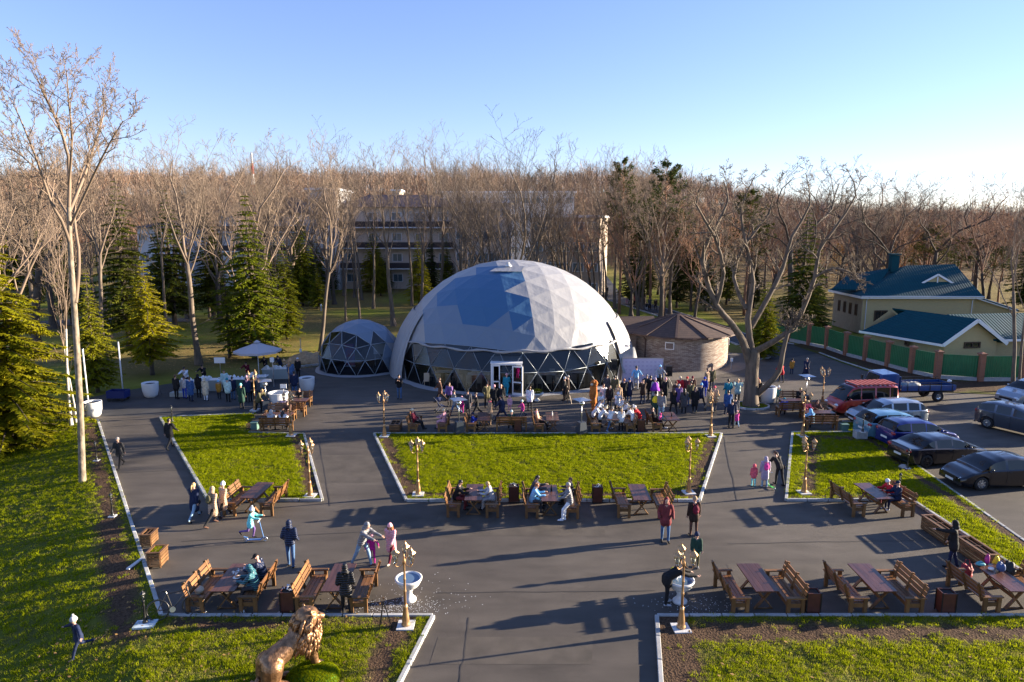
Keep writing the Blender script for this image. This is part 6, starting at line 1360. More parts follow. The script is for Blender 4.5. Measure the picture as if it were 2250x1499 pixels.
# ------------------------------------------------------------------ vehicles
mat('tyre', (.015, .015, .016), .85); mat('car_trim', (.014, .014, .016), .5); mat('alloy', (.42, .43, .44), .3, metal=.8); mat('head_lamp', (.72, .76, .78), .08, spec=.9); mat('tail_lamp', (.35, .012, .012), .15, spec=.8); mat('plate_white', (.7, .7, .68), .5)
mat('car_glass', (.006, .008, .010), .05, spec=.5)
def paint(name, c, met=.35): return mat(name, c, .28, metal=met, spec=.5, coat=1)
def interp(ks, x):
    for (a, p), (b, q) in zip(ks, ks[1:]):
        if x <= b: t = (x-a)/(b-a+1e-9); t = t*t*(3-2*t)*.5+t*.5; return p+(q-p)*t
    return ks[-1][1]
def car(name, label, uv, head, L, Wd, m, belt, roofl, wheels, wr=.33, glass=None, rack=False, z0=.18, cat='car', tail_at=True, group='parked cars', spoiler=False, pos=None, rimm='alloy', pillars=None, tumble=.80):
    """belt: (x, z) bonnet and shoulder line; roofl: (x, z) greenhouse line, x from the rear (0) to the front (L)"""
    x, y = pos or G(*uv); t = thing(name, label, cat, (x, y, 0), R(head), group)
    N = int(L/.06)+1; body = MB(); gl = MB(); rows = []
    gx0, gx1 = roofl[0][0], roofl[-1][0]
    for i in range(N):
        X = L*i/(N-1); zb = interp(belt, X); e = min(X, L-X); wn = Wd/2*(1-.17*max(0, 1-e/.55)**2.2); zs = z0+.10*max(0, 1-e/.35)
        for wx in wheels:
            d = abs(X-wx)
            if d < wr*1.16: zs = max(zs, math.sqrt((wr*1.16)**2-d*d)+wr*.96)
        zr = interp(roofl, X) if gx0 <= X <= gx1 else zb+.012
        zr = max(zr, zb+.012); zm = max(zs+.02, z0+(zb-z0)*.55)
        f = min(1, (zr-zb)/.45); wt = wn*(1-(1-tumble)*f)
        pr = [(wn*.93, zs), (wn, zm), (wn*.985, zb-.05), (wn*.93, zb), (wt*.985 if f > .05 else wn*.86, zb+(zr-zb)*.88), (wt*.88 if f > .05 else wn*.78, zr), (wt*.45, zr+.025*f+.012)]
        rows.append([(X-L/2, -a, z) for a, z in pr]+[(X-L/2, a, z) for a, z in reversed(pr)])
    n_ = len(rows[0]); vv = [p for r_ in rows for p in r_]; bf = []; gf = {'side': [], 'front': [], 'rear': []}
    pillars = pillars or []
    for i in range(N-1):
        X = L*(i+.5)/(N-1); zb = interp(belt, X); zr = interp(roofl, X) if gx0 < X < gx1 else zb
        sl = (interp(roofl, min(X+.1, gx1))-interp(roofl, max(X-.1, gx0)))/.2 if gx0 < X < gx1 else 0
        for j in range(n_-1):
            q = (i*n_+j, i*n_+j+1, (i+1)*n_+j+1, (i+1)*n_+j)
            if gx0 < X < gx1 and zr-zb > .10 and j in (3, n_-5) and not any(abs(X-p) < .05 for p in pillars) and X > gx0+.16 and X < gx1-.16: gf['side'].append(q)
            elif gx0+.02 < X < gx1-.02 and abs(sl) > .34 and zr-zb > .04 and 4 < j < n_-6: gf['front' if sl < 0 else 'rear'].append(q)
            elif gx0+.02 < X < gx1-.02 and abs(sl) > .34 and zr-zb > .04 and j in (4, n_-6) and zr-zb < .3: gf['front' if sl < 0 else 'rear'].append(q)
            else: bf.append(q)
    bf += [tuple(range(n_))[::-1], tuple((N-1)*n_+j for j in range(n_))]
    def sub(name_, F, mm, off=0):
        used = sorted({i for f in F for i in f}); ix = {o_: k for k, o_ in enumerate(used)}; b = MB(); b.add([vv[i] for i in used], [tuple(ix[i] for i in f) for f in F]); o = b.build(name_, mm, t); smooth_angle(o, 35); return o
    sub('body', bf, m)
    if gf['side']: sub('side_windows', gf['side'], 'car_glass')
    if gf['front']: sub('windscreen', gf['front'], 'car_glass')
    if gf['rear']: sub('rear_window', gf['rear'], 'car_glass')
    b = MB(); b.box((0, 0, z0+.10), (L-.5, Wd*.84, .2)); b.build('underbody', 'car_trim', t)
    for wx in wheels:
        for s in (-1, 1):
            b = MB(); b.lathe([(wr*.62, -.10), (wr*.94, -.11), (wr, -.07), (wr, .07), (wr*.94, .11), (wr*.62, .10)], 28, cap=False); w = b.build('wheel', 'tyre', t, True); w.location = (wx-L/2, s*(Wd/2-.12), wr); w.rotation_euler.x = PI/2
            b = MB(); b.lathe([(wr*.62, s*-.10), (wr*.60, s*-.06)], 24, cap=False); b.lathe([(wr*.62, s*-.045), (.001, s*-.05)], 20, cap=False)
            for k in range(7): a = 2*PI*k/7; b.bar((0, 0, -s*.085), (wr*.60*math.cos(a), wr*.60*math.sin(a), -s*.08), .05, .02)
            b.lathe([(.06, -s*.10), (.001, -s*.11)], 10, cap=False); b.build('rim', rimm, w)
    zb1, zb0 = interp(belt, L-.15), interp(belt, .12)
    for s in (-1, 1):
        b = MB(); b.ell((L/2-.16, s*(Wd/2-.30), min(zb1-.08, .72)), (.17, .20, .075), 12, 6); b.build('headlight', 'head_lamp', t, True)
        b = MB(); b.ell((-L/2+.07, s*(Wd/2-.22), zb0-.12), (.09, .17, .10), 12, 6); b.build('tail_light', 'tail_lamp', t, True)
        xm = gx1-.42-L/2; b = MB(); b.ell((xm, s*(Wd/2+.08), interp(belt, gx1-.4)+.08), (.07, .10, .065), 8, 6); b.build('wing_mirror', m, t, True)
        for k, hx in enumerate([p for p in pillars[:2]]): b = MB(); b.box((hx-.16-L/2, s*(Wd/2+.004), interp(belt, hx)-.12), (.15, .03, .03)); b.build('door_handle', m, t)
    for px_ in pillars:
        for s in (-1, 1):
            b = MB(); zb = interp(belt, px_); b.bar((px_-L/2, s*(Wd/2+.001), z0+.12), (px_-L/2, s*(Wd/2-.006), zb-.04), .012, .012); b.build('door_seam', 'car_trim', t)
    b = MB(); b.box((L/2-.005, 0, .48), (.05, Wd*.5, .14)); b.build('grille', 'car_trim', t); b = MB(); b.box((L/2+.02, 0, .36), (.02, .5, .11)); b.build('number_plate', 'plate_white', t); b = MB(); b.box((-L/2-.005, 0, .56), (.02, .5, .11)); b.build('number_plate', 'plate_white', t)
    for s in (1, -1): b = MB(); b.box((s*(L/2-.03), 0, .29), (.09, Wd*.82, .12)); b.build('bumper', 'car_trim' if s > 0 else m, t)
    return t
paint('paint_red', (.30, .014, .016), .1); paint('paint_silver', (.36, .40, .44), .6); paint('paint_lightblue', (.12, .28, .40), .4); paint('paint_blue', (.008, .018, .16), .4); paint('paint_navy', (.008, .010, .022), .5); paint('paint_black', (.006, .007, .012), .4); paint('paint_grey', (.09, .10, .125), .6); paint('paint_truck', (.01, .06, .22), .2)
v = car('van', 'old dark red van with a roof rack parked in front of the blue truck', (1890, 906), 187, 4.4, 1.72, 'paint_red', [(0,1.05),(.2,1.12),(3.5,1.08),(3.95,.98),(4.25,.80),(4.4,.55)], [(.02,1.12),(.18,1.85),(.5,1.90),(2.9,1.90),(3.25,1.80),(4.0,1.02)], (.75, 3.35), .31, cat='van', pillars=[2.75, 1.75, .75], tumble=.86, z0=.22)
for k in range(9): b = MB(); b.box((-1.85+k*.32, 0, 2.02), (.20, 1.35, .03)); b.build('rack_slat', mat('rack_red', (.32, .07, .06), .6), v)
b = MB(); [b.box((-.55, s*.62, 1.99), (3.0, .05, .03)) for s in (-1, 1)]; [b.box((-1.8+q*1.3, s*.62, 1.94), (.04, .04, .1)) for q in range(3) for s in (-1, 1)]; b.build('rack_rail', 'rack_red', v)
car('station_wagon', 'silver estate car parked between the red van and the light blue hatchback', (1945, 929), 184, 4.5, 1.72, 'paint_silver', [(0,.92),(.15,1.0),(2.9,.98),(3.4,.92),(4.1,.78),(4.5,.55)], [(.02,1.0),(.45,1.42),(1.0,1.49),(2.3,1.48),(2.75,1.38),(3.6,.93)], (.85, 3.5), .32, pillars=[2.35, 1.4, .6])
car('hatchback', 'light blue rounded hatchback parked left of the silver estate car', (1962, 956), 8, 4.2, 1.73, 'paint_lightblue', [(0,.85),(.12,1.02),(2.6,.98),(3.2,.92),(3.8,.78),(4.2,.50)], [(.02,1.02),(.55,1.46),(1.2,1.50),(2.0,1.48),(2.5,1.38),(3.6,.92)], (.75, 3.4), .31, pillars=[2.0, 1.1])
car('hatchback', 'deep blue hatchback between the light blue one and the navy saloon', (2013, 976), 8, 4.1, 1.7, 'paint_blue', [(0,.88),(.12,1.02),(2.5,.97),(3.1,.92),(3.7,.80),(4.1,.52)], [(.02,1.02),(.35,1.42),(.9,1.50),(1.9,1.48),(2.4,1.38),(3.2,.93)], (.75, 3.3), .31, pillars=[1.95, 1.05])
car('saloon_car', 'dark navy saloon with alloy wheels parked nearest the lawn', (2063, 1012), 9, 4.95, 1.82, 'paint_navy', [(0,.80),(.1,1.0),(1.0,1.0),(3.4,.93),(4.3,.80),(4.95,.50)], [(.55,1.0),(1.35,1.38),(1.8,1.43),(2.5,1.42),(2.9,1.34),(3.75,.93)], (1.0, 3.95), .34, pillars=[2.45, 1.5], rimm='car_trim')
car('saloon_car', 'shiny black saloon facing left at the right edge', (2183, 1062), 184, 4.5, 1.75, 'paint_black', [(0,.85),(.1,1.02),(.8,1.0),(3.1,.95),(3.9,.82),(4.5,.55)], [(.40,1.0),(1.2,1.38),(1.7,1.45),(2.4,1.44),(2.8,1.35),(3.6,.95)], (.85, 3.55), .33, pillars=[2.35, 1.45])
car('crossover_car', 'dark grey crossover coming towards the viewer at the right edge', (2238, 950), -62, 4.3, 1.8, 'paint_grey', [(0,.95),(.12,1.12),(2.7,1.08),(3.2,1.02),(3.9,.90),(4.3,.60)], [(.02,1.12),(.35,1.5),(.9,1.60),(2.0,1.60),(2.5,1.5),(3.3,1.05)], (.8, 3.45), .35, z0=.24, pillars=[2.05, 1.15])
car('crossover_car', 'silver blue crossover facing left behind the grey one', (2262, 885), 196, 4.5, 1.85, 'paint_silver', [(0,.98),(.12,1.12),(2.8,1.08),(3.4,1.02),(4.1,.90),(4.5,.60)], [(.02,1.12),(.5,1.5),(1.1,1.62),(2.2,1.62),(2.7,1.5),(3.5,1.05)], (.85, 3.6), .36, z0=.24, pillars=[2.2, 1.25])
# flatbed truck
x, y = G(2012, 884); t = thing('flatbed_truck', 'blue cab over flatbed truck parked behind the red van', 'truck', (x, y+.8, 0), R(183))
b = MB(); X0 = 1.35; pr = [(X0, .55), (X0+1.55, .50), (X0+1.62, 1.10), (X0+1.30, 1.98), (X0+.1, 2.05), (X0, 1.9)]; W_ = 1.7; b.add([(p, -W_/2, z) for p, z in pr]+[(p, W_/2, z) for p, z in pr], [tuple(range(6)), tuple(range(6, 12))[::-1]]+[(i, 6+i, 6+(i+1) % 6, (i+1) % 6) for i in range(6)]); bm = bmesh.new(); me = b.mesh('cab'); bm.from_mesh(me); bmesh.ops.bevel(bm, geom=list(bm.edges), offset=.07, segments=3, affect='EDGES'); bm.to_mesh(me); bm.free(); smooth_angle(obj('cab', me, 'paint_truck', t), 35)
b = MB(); b.add([(X0+1.645, -.72, 1.14), (X0+1.645, .72, 1.14), (X0+1.36, .66, 1.90), (X0+1.36, -.66, 1.90)], [(0,1,2,3)]); b.build('windscreen', 'car_glass', t)
for s in (-1, 1):
    b = MB(); b.add([(X0+.35, s*.856, 1.16), (X0+1.42, s*.856, 1.16), (X0+1.18, s*.845, 1.82), (X0+.38, s*.845, 1.82)], [(0,1,2,3)]); b.build('side_window', 'car_glass', t); b = MB(); b.box((X0+1.62, s*1.02, 1.45), (.06, .16, .3)); b.tube([(X0+1.55, s*.85, 1.6), (X0+1.62, s*1.0, 1.55)], .015, 5); b.build('wing_mirror', 'black_metal', t); b = MB(); b.ell((X0+1.60, s*.6, .75), (.05, .17, .1)); b.build('headlight', 'head_lamp', t, True)
b = MB(); b.box((X0+.45, -.86, 1.02), (.15, .03, .04)); b.build('door_handle', 'car_trim', t); b = MB(); b.box((X0+1.6, 0, .48), (.1, 1.6, .2)); b.build('bumper', 'white_metal', t)
b = MB(); b.box((-.75, 0, .66), (4.4, .7, .16)); b.build('chassis', 'car_trim', t); b = MB(); b.box((-.72, 0, .86), (3.9, 1.8, .07)); b.build('load_bed', 'bench_frame', t)
for s in (-1, 1): b = MB(); b.box((-.72, s*.90, 1.02), (3.9, .04, .36)); b.build('side_board', 'paint_truck', t); b = MB(); [b.box((-2.4+q*.8, s*.93, 1.02), (.05, .03, .36)) for q in range(5)]; b.bar((-2.6, s*.9, 1.42), (1.2, s*.9, 1.42), .03, .03); [b.box((-2.4+q*.8, s*.9, 1.31), (.03, .03, .22)) for q in range(5)]; b.build('side_rail', 'car_trim', t)
b = MB(); b.box((-2.68, 0, 1.02), (.04, 1.76, .36)); b.build('tail_board', 'paint_truck', t); b = MB(); b.box((1.26, 0, 1.35), (.05, 1.6, .95)); b.build('head_board', 'paint_truck', t)
for wx in (2.25, -1.55):
    for s in (-1, 1):
        b = MB(); b.lathe([(.2, -.11), (.36, -.12), (.39, -.08), (.39, .08), (.36, .12), (.2, .11)], 26, cap=False); w = b.build('wheel', 'tyre', t, True); w.location = (wx, s*.74, .39); w.rotation_euler.x = PI/2; b = MB(); b.lathe([(.21, -s*.07), (.10, -s*.03), (.08, -s*.12), (.001, -s*.12)], 20, cap=False); b.build('rim', 'alloy', w)
bag(x+2.7, y+.8, 1.22, (.22, .16, .14), 'paper', 'white bundle on the tail corner of the blue flatbed truck', 'bundle', False)
bag(x-.0, y+.8, .9, (1.0, .5, .22), 'concrete', 'grey tarpaulin heap on the bed of the blue truck', 'tarpaulin', False)
# small vehicles far off in the park
car('jeep', 'small white jeep far off at the top of the park road', None, 150, 3.8, 1.6, 'white_plastic', [(0,1.0),(.1,1.1),(2.6,1.05),(3.5,.95),(3.8,.6)], [(.02,1.1),(.15,1.7),(2.2,1.7),(2.8,1.08)], (.7, 3.0), .34, group=None, pos=(XAT(1300, 605, 140), 140), pillars=[1.9, 1.0], z0=.3)
# ------------------------------------------------------------------ people
COL = dict(black=(.012,.012,.014), navy=(.012,.02,.055), blue=(.03,.08,.22), royal=(.02,.05,.38), denim=(.06,.12,.24), ldenim=(.22,.34,.46), white=(.66,.68,.72), cream=(.55,.48,.36), beige=(.46,.31,.20), tan=(.36,.25,.16), brown=(.10,.05,.035), dbrown=(.035,.02,.015), maroon=(.16,.03,.035), red=(.50,.02,.03), burgundy=(.14,.012,.03), pink=(.72,.36,.42), hotpink=(.75,.06,.30), magenta=(.40,.01,.20), coral=(.75,.12,.16), lavender=(.42,.34,.46), purple=(.25,.04,.42), violet=(.16,.09,.26), turq=(.20,.66,.66), teal=(.02,.22,.30), dteal=(.04,.14,.17), lblue=(.22,.50,.78), mint=(.45,.62,.60), grey=(.20,.20,.21), dgrey=(.06,.06,.07), silver=(.42,.42,.44), olive=(.10,.09,.045), dgreen=(.02,.055,.04), yellow=(.75,.60,.03), mustard=(.42,.20,.03), orange=(.55,.17,.03), skin=(.55,.33,.24), blond=(.50,.32,.14), hairbrown=(.09,.045,.022), hairdark=(.02,.014,.012), hairgrey=(.30,.28,.26), ginger=(.28,.09,.03))
def cmat(c, kind='cloth'):
    n_ = kind+'_'+c
    if n_ in MATS: return MATS[n_]
    if kind == 'skin': return mat(n_, COL[c], .5, spec=.4)
    if kind == 'hair': return mat(n_, COL[c], .45, var=.3, scale=30)
    if kind == 'puffer':
        m = mat(n_, COL[c], .38, spec=.5, var=.06, scale=4); n = m.node_tree.nodes; l = m.node_tree.links; b = n['Principled BSDF']; tc = n.new('ShaderNodeTexCoord'); w = n.new('ShaderNodeTexWave'); w.bands_direction = 'Z'; w.inputs['Scale'].default_value = 4.2; w.inputs['Distortion'].default_value = 1.2; l.new(tc.outputs['Object'], w.inputs[0])
        bp = n.new('ShaderNodeBump'); bp.inputs['Strength'].default_value = .8; bp.inputs['Distance'].default_value = .03; l.new(w.outputs[1], bp.inputs['Height']); l.new(bp.outputs[0], b.inputs['Normal']); return m
    return mat(n_, COL[c], .8, var=.32, scale=6, bump=.9, bscale=11, spec=.25)
POSE = {  # lean, legs (thigh, knee) left/right, arms (forward, out, elbow) left/right, head pitch
 'stand': (0, (3, 3), (-3, 2), (4, 8, 12), (-2, 8, 14), 0), 'pockets': (2, (6, 3), (-4, 2), (-16, 16, 62), (-16, 16, 62), 5), 'walk': (5, (24, 6), (-20, 24), (-22, 6, 18), (22, 6, 25), 3), 'stride': (6, (30, 4), (-26, 20), (26, 8, 30), (-26, 8, 20), 5),
 'sit': (4, (84, 82), (80, 84), (34, 6, 55), (32, 6, 60), 10), 'sitlean': (20, (84, 80), (80, 84), (28, 6, 62), (32, 4, 50), 20), 'sitback': (-12, (78, 60), (84, 62), (20, 8, 60), (20, 8, 60), -5), 'stoop': (62, (8, 6), (-2, 4), (22, 6, 14), (28, 4, 18), 30), 'bow': (36, (10, 8), (-10, 10), (14, 6, 28), (4, 8, 34), 20),
 'fold': (3, (4, 4), (-3, 3), (34, 2, 98), (34, 2, 98), 5), 'phone': (2, (4, 4), (-3, 3), (45, 12, 112), (10, 8, 30), 12), 'face': (0, (4, 4), (-3, 3), (60, 18, 135), (62, 18, 135), 0), 'point': (4, (8, 4), (-8, 6), (82, 4, 8), (6, 8, 12), 4), 'reach': (22, (26, 14), (-22, 6), (52, 4, 12), (58, 6, 10), 20),
 'scoot': (14, (22, 34), (-12, 72), (44, 6, 38), (44, 6, 38), 0), 'run': (10, (26, 8), (-16, 62), (0, 58, 20), (0, 60, 30), 0), 'hands': (0, (10, 6), (-8, 8), (26, 34, 50), (20, 28, 30), 8), 'perch': (8, (40, 36), (26, 24), (36, 16, 34), (24, 10, 40), 8), 'carry': (0, (4, 4), (-4, 3), (38, 6, 92), (38, 6, 92), 0)}
def hand_mesh(b, wr, d, side, mi=2):
    d = d.normalized(); up = Vector((0, 0, 1)) if abs(d.z) < .9 else Vector((1, 0, 0)); s = d.cross(up).normalized()*side; n_ = s.cross(d).normalized()
    M3 = Matrix((d, s, n_)).transposed(); b.ell(wr+d*.045, (.05, .038, .018), 8, 5, mi, M3)
    for k in range(4):
        o = wr+d*.082+s*(-.027+.018*k); L = (.062, .072, .068, .052)[k]; b.tube([o, o+d*L*.5-n_*.006, o+d*L*.85-n_*.03], [.0095, .0085, .006], 5, mi=mi)
    o = wr+d*.03+s*(-.035); b.tube([o, o+(d*.5-s*.8).normalized()*.035, o+(d*.85-s*.35).normalized()*.062-n_*.012], [.011, .010, .007], 5, mi=mi)
BODY = {}
def body(pose, coat, hood, kid, sleeve_hidden=False):
    key = (pose, coat, hood, kid)
    if key in BODY: return BODY[key]
    lean, l1, l2, a1, a2, hp = POSE[pose]; segs = []; J = {}; pf = .022 if coat != 'thin' else 0; hs_ = 1.28 if kid else 1.0
    u = Vector((math.sin(R(lean)), 0, math.cos(R(lean)))); fwd = Vector((math.cos(R(lean)), 0, -math.sin(R(lean))))
    seated = pose.startswith('sit')
    legs = []; low = 9
    for s, (a, k) in ((1, l1), (-1, l2)):
        hip = Vector((0, s*.095, 0)); kn = hip+.45*Vector((math.sin(R(a)), s*(.10 if seated else .03), -math.cos(R(a)))); an = kn+.43*Vector((math.sin(R(a-k)), 0, -math.cos(R(a-k)))); legs.append([hip, kn, an, a-k]); low = min(low, an.z)
    hz = .57 if seated else -low+.075
    P = Vector((0, 0, hz))
    def cap(a, b_, ra, rb, mi, kind=''): segs.append((Vector(a), Vector(b_), ra, rb, mi, kind))
    for s, (hip, kn, an, fa) in zip((1, -1), legs):
        hip, kn, an = hip+P, kn+P, an+P; cap(hip, kn, .092, .064, 1); cap(kn, an, .066, .046, 1)
        fd = Vector((math.cos(R(-fa*.6 if not seated else 0)), s*.12, math.sin(R(fa*.6 if fa > 0 else fa*.9)))).normalized(); cap(an-Vector((.03, 0, .025)), an+fd*.17-Vector((0, 0, .035)), .042, .036, 3)
    ch, nk = P+u*.30, P+u*.53
    for s in (1, -1): cap(P+Vector((0, s*.055, -.02)), P+u*.16+Vector((0, s*.045, 0)), .115+pf, .108+pf, 0); cap(P+u*.16+Vector((0, s*.05, 0)), P+u*.42+Vector((0, s*.095, 0)), .108+pf, .088+pf, 0)
    if coat == 'long' or coat == 'mid':
        ml = (.40 if coat == 'long' else .18); kmid = (legs[0][1]+legs[1][1])/2+P
        if seated: cap(P, P.lerp(kmid, .7), .14, .12, 0)
        else:
            for s in (1, -1): cap(P+Vector((0, s*.05, 0)), P+Vector((0, s*.065, 0))+(kmid-P)*(ml/.45), .13+pf, .135+pf, 0)
    cap(nk-u*.05, nk+u*.07, .058, .052, 2)
    hd = nk+Vector((math.sin(R(lean*.6+hp*.5)), 0, math.cos(R(lean*.6+hp*.5))))*.155*(1.0 if not kid else 1.12); hpit = R(lean*.45+hp)
    for k_, (s, (f, o, e)) in enumerate(((1, a1), (-1, a2))):
        sh = P+u*.47+Vector((0, s*.185, 0)); d = Vector((math.sin(R(f+lean*.6)), s*math.sin(R(o)), -math.cos(R(f+lean*.6))*math.cos(R(o)))).normalized()
        el = sh+d*.28; d2 = (Matrix.Rotation(-R(e), 3, 'Y') @ Vector((d.x, d.y*(.4 if o < 40 else 1) - s*(.5 if pose == 'fold' else .12 if e > 40 else 0), d.z))).normalized(); wr_ = el+d2*.25
        cap(sh, el, .062+pf, .050+pf*.8, 0); cap(el, wr_, .050+pf*.8, .036+pf*.6, 0); J['w%d' % k_] = (wr_, d2, s)
    b = MB()
    for a, c, ra, rb, mi, _k in segs:
        ax = c-a; L = ax.length; ax = ax.normalized() if L > 1e-6 else Vector((0, 0, 1)); pts = []; rr = []
        for q in (-80, -45, 0): pts.append(a+ax*ra*math.sin(R(q))); rr.append(ra*math.cos(R(q)))
        for q in (0, 45, 80): pts.append(c+ax*rb*math.sin(R(q))); rr.append(rb*math.cos(R(q)))
        b.tube(pts, rr, 12)
    HM = Matrix.Rotation(hpit, 3, 'Y'); b.ell(hd, (.093*hs_, .074*hs_, .112*hs_), 14, 10, m3=HM); b.ell(hd+HM @ Vector((.09*hs_, 0, -.015)), (.02, .013, .024), 8, 6, m3=HM)
    segs.append((hd-HM @ Vector((0, 0, .03)), hd+HM @ Vector((0, 0, .03)), .08*hs_, .08*hs_, 2, ''))
    if hood:
        b.ell(hd+HM @ Vector((-.028, 0, .015)), (.118*hs_, .108*hs_, .135*hs_), 12, 9, m3=HM); b.ell(nk+u*.05-fwd*.05, (.12, .13, .09), 10, 7)
        segs.append((hd+HM @ Vector((-.05, 0, .03)), hd+HM @ Vector((-.04, 0, -.09)), .105*hs_, .105*hs_, 0, 'h'))
    me = b.mesh('t'); o = bpy.data.objects.new('t', me); C.objects.link(o)
    md = o.modifiers.new('r', 'REMESH'); md.mode = 'VOXEL'; md.voxel_size = .023; md.use_smooth_shade = True; sm_ = o.modifiers.new('s', 'SMOOTH'); sm_.factor = .5; sm_.iterations = 2
    dg = bpy.context.evaluated_depsgraph_get(); m2 = bpy.data.meshes.new_from_object(o.evaluated_get(dg)); bpy.data.objects.remove(o)
    nv = len(m2.vertices); co = np.zeros(nv*3); m2.vertices.foreach_get('co', co); co = co.reshape(-1, 3); np_ = len(m2.polygons); cen = np.zeros(np_*3); m2.polygons.foreach_get('center', cen); cen = cen.reshape(-1, 3)
    best = np.full(np_, 1e9); mi_ = np.zeros(np_, int)
    for a, c, ra, rb, mi, k_ in segs:
        A = np.array(a); Bv = np.array(c)-A; t_ = np.clip(((cen-A) @ Bv)/max(1e-9, Bv @ Bv), 0, 1); d = np.linalg.norm(cen-A-t_[:, None]*Bv, axis=1)-(ra+(rb-ra)*t_); w = d < best; best[w] = d[w]; mi_[w] = mi
    if hood:
        hx = cen-np.array(hd); f_ = np.array(HM @ Vector((1, 0, 0))); z_ = np.array(HM @ Vector((0, 0, 1))); dist = np.linalg.norm(hx, axis=1)
        near = dist < .16*hs_; face = near & ((hx @ f_) > .055*hs_) & (np.abs(hx[:, 1]) < .075*hs_) & ((hx @ z_) > -.10); mi_[near & ~face] = 0; mi_[face] = 2
    verts = co.tolist(); faces = [list(p.vertices) for p in m2.polygons]; mi_ = mi_.tolist(); bpy.data.meshes.remove(m2)
    ex = MB()
    for k_ in (0, 1):
        wr_, d2, s = J['w%d' % k_]
        if pose == 'pockets': continue
        hand_mesh(ex, wr_, d2, s)
    for s in (1, -1): ex.ell(hd+HM @ Vector((.083*hs_, s*.032*hs_, .012*hs_)), (.010, .013, .007), 6, 4, 4, HM)
    ex.ell(hd+HM @ Vector((.082*hs_, 0, -.058*hs_)), (.010, .024, .005), 6, 4, 5, HM)
    if not hood:
        for s in (1, -1): ex.ell(hd+HM @ Vector((-.005, s*.076*hs_, -.005)), (.016, .010, .026), 6, 5, 2, HM)
    off = len(verts); verts += [list(v) for v in ex.v]; faces += [[off+i for i in f] for f in ex.f]; mi_ += ex.m
    me = bpy.data.meshes.new('body'); me.from_pydata(verts, [], faces)
    for _ in range(6): me.materials.append(None)
    me.polygons.foreach_set('material_index', mi_); me.polygons.foreach_set('use_smooth', [True]*len(faces)); me.update()
    BODY[key] = (me, hd, hpit, hs_, nk, u, P); return BODY[key]
HEADM = {}
def headwear(kind):
    if kind in HEADM: return HEADM[kind]
    b = MB(); sm = True
    def shell(rx, ry, rz, zc, xoff, cut, n_=14):
        vv = []; k = 8
        for i in range(k+1):
            a = R(cut)*(1-i/k)
            for j in range(n_): vv.append((xoff+rx*math.sin(a)*math.cos(2*PI*j/n_), ry*math.sin(a)*math.sin(2*PI*j/n_), zc+rz*math.cos(a)))
        b.add(vv, [(i*n_+j, i*n_+(j+1) % n_, (i+1)*n_+(j+1) % n_, (i+1)*n_+j) for i in range(k) for j in range(n_)])
    if kind in ('hat', 'pom', 'tallhat'):
        shell(.108, .092, .13 if kind != 'tallhat' else .16, .012, -.006, 88)
        b.lathe([(.104, -.012), (.112, -.005), (.112, .045), (.10, .052)], 14, (-.008, 0, 0), 1, .86)
        if kind == 'pom': b.ell((-.01, 0, .165), (.042, .042, .04), 8, 6)
    elif kind == 'cap': shell(.104, .088, .10, .025, -.006, 90); b.prism([(.06, -.07), (.17, -.045), (.185, 0), (.17, .045), (.06, .07)], .022, .034)
    elif kind == 'short': shell(.103, .084, .118, .008, -.014, 82); b.ell((-.045, 0, -.005), (.062, .074, .085), 10, 7)
    elif kind == 'bun': shell(.103, .084, .118, .008, -.012, 84); b.ell((-.05, 0, 0), (.06, .074, .08), 10, 7); b.ell((-.10, 0, .07), (.042, .042, .04), 8, 6)
    elif kind == 'pony': shell(.103, .084, .118, .008, -.012, 84); b.ell((-.05, 0, 0), (.06, .074, .08), 10, 7); b.tube([(-.10, 0, .03), (-.145, 0, -.03), (-.15, 0, -.15), (-.13, 0, -.28)], [.028, .036, .03, .008], 8)
    elif kind == 'long':
        shell(.104, .087, .119, .008, -.012, 86)
        b.tube([(-.05, 0, .03), (-.085, 0, -.10), (-.12, 0, -.26), (-.12, 0, -.36)], [.075, .092, .08, .04], 10); b.tube([(0, .075, 0), (.02, .085, -.12), (.05, .08, -.28)], [.03, .03, .015], 6); b.tube([(0, -.075, 0), (.02, -.085, -.12), (.05, -.08, -.28)], [.03, .03, .015], 6)
    elif kind == 'hatlong':
        shell(.108, .092, .13, .012, -.006, 88); 
    me = b.mesh(kind, True); HEADM[kind] = me; return me
def dress(o, cols):
    for i, m in enumerate(cols): o.material_slots[i].link = 'OBJECT'; o.material_slots[i].material = m
NP = [0]
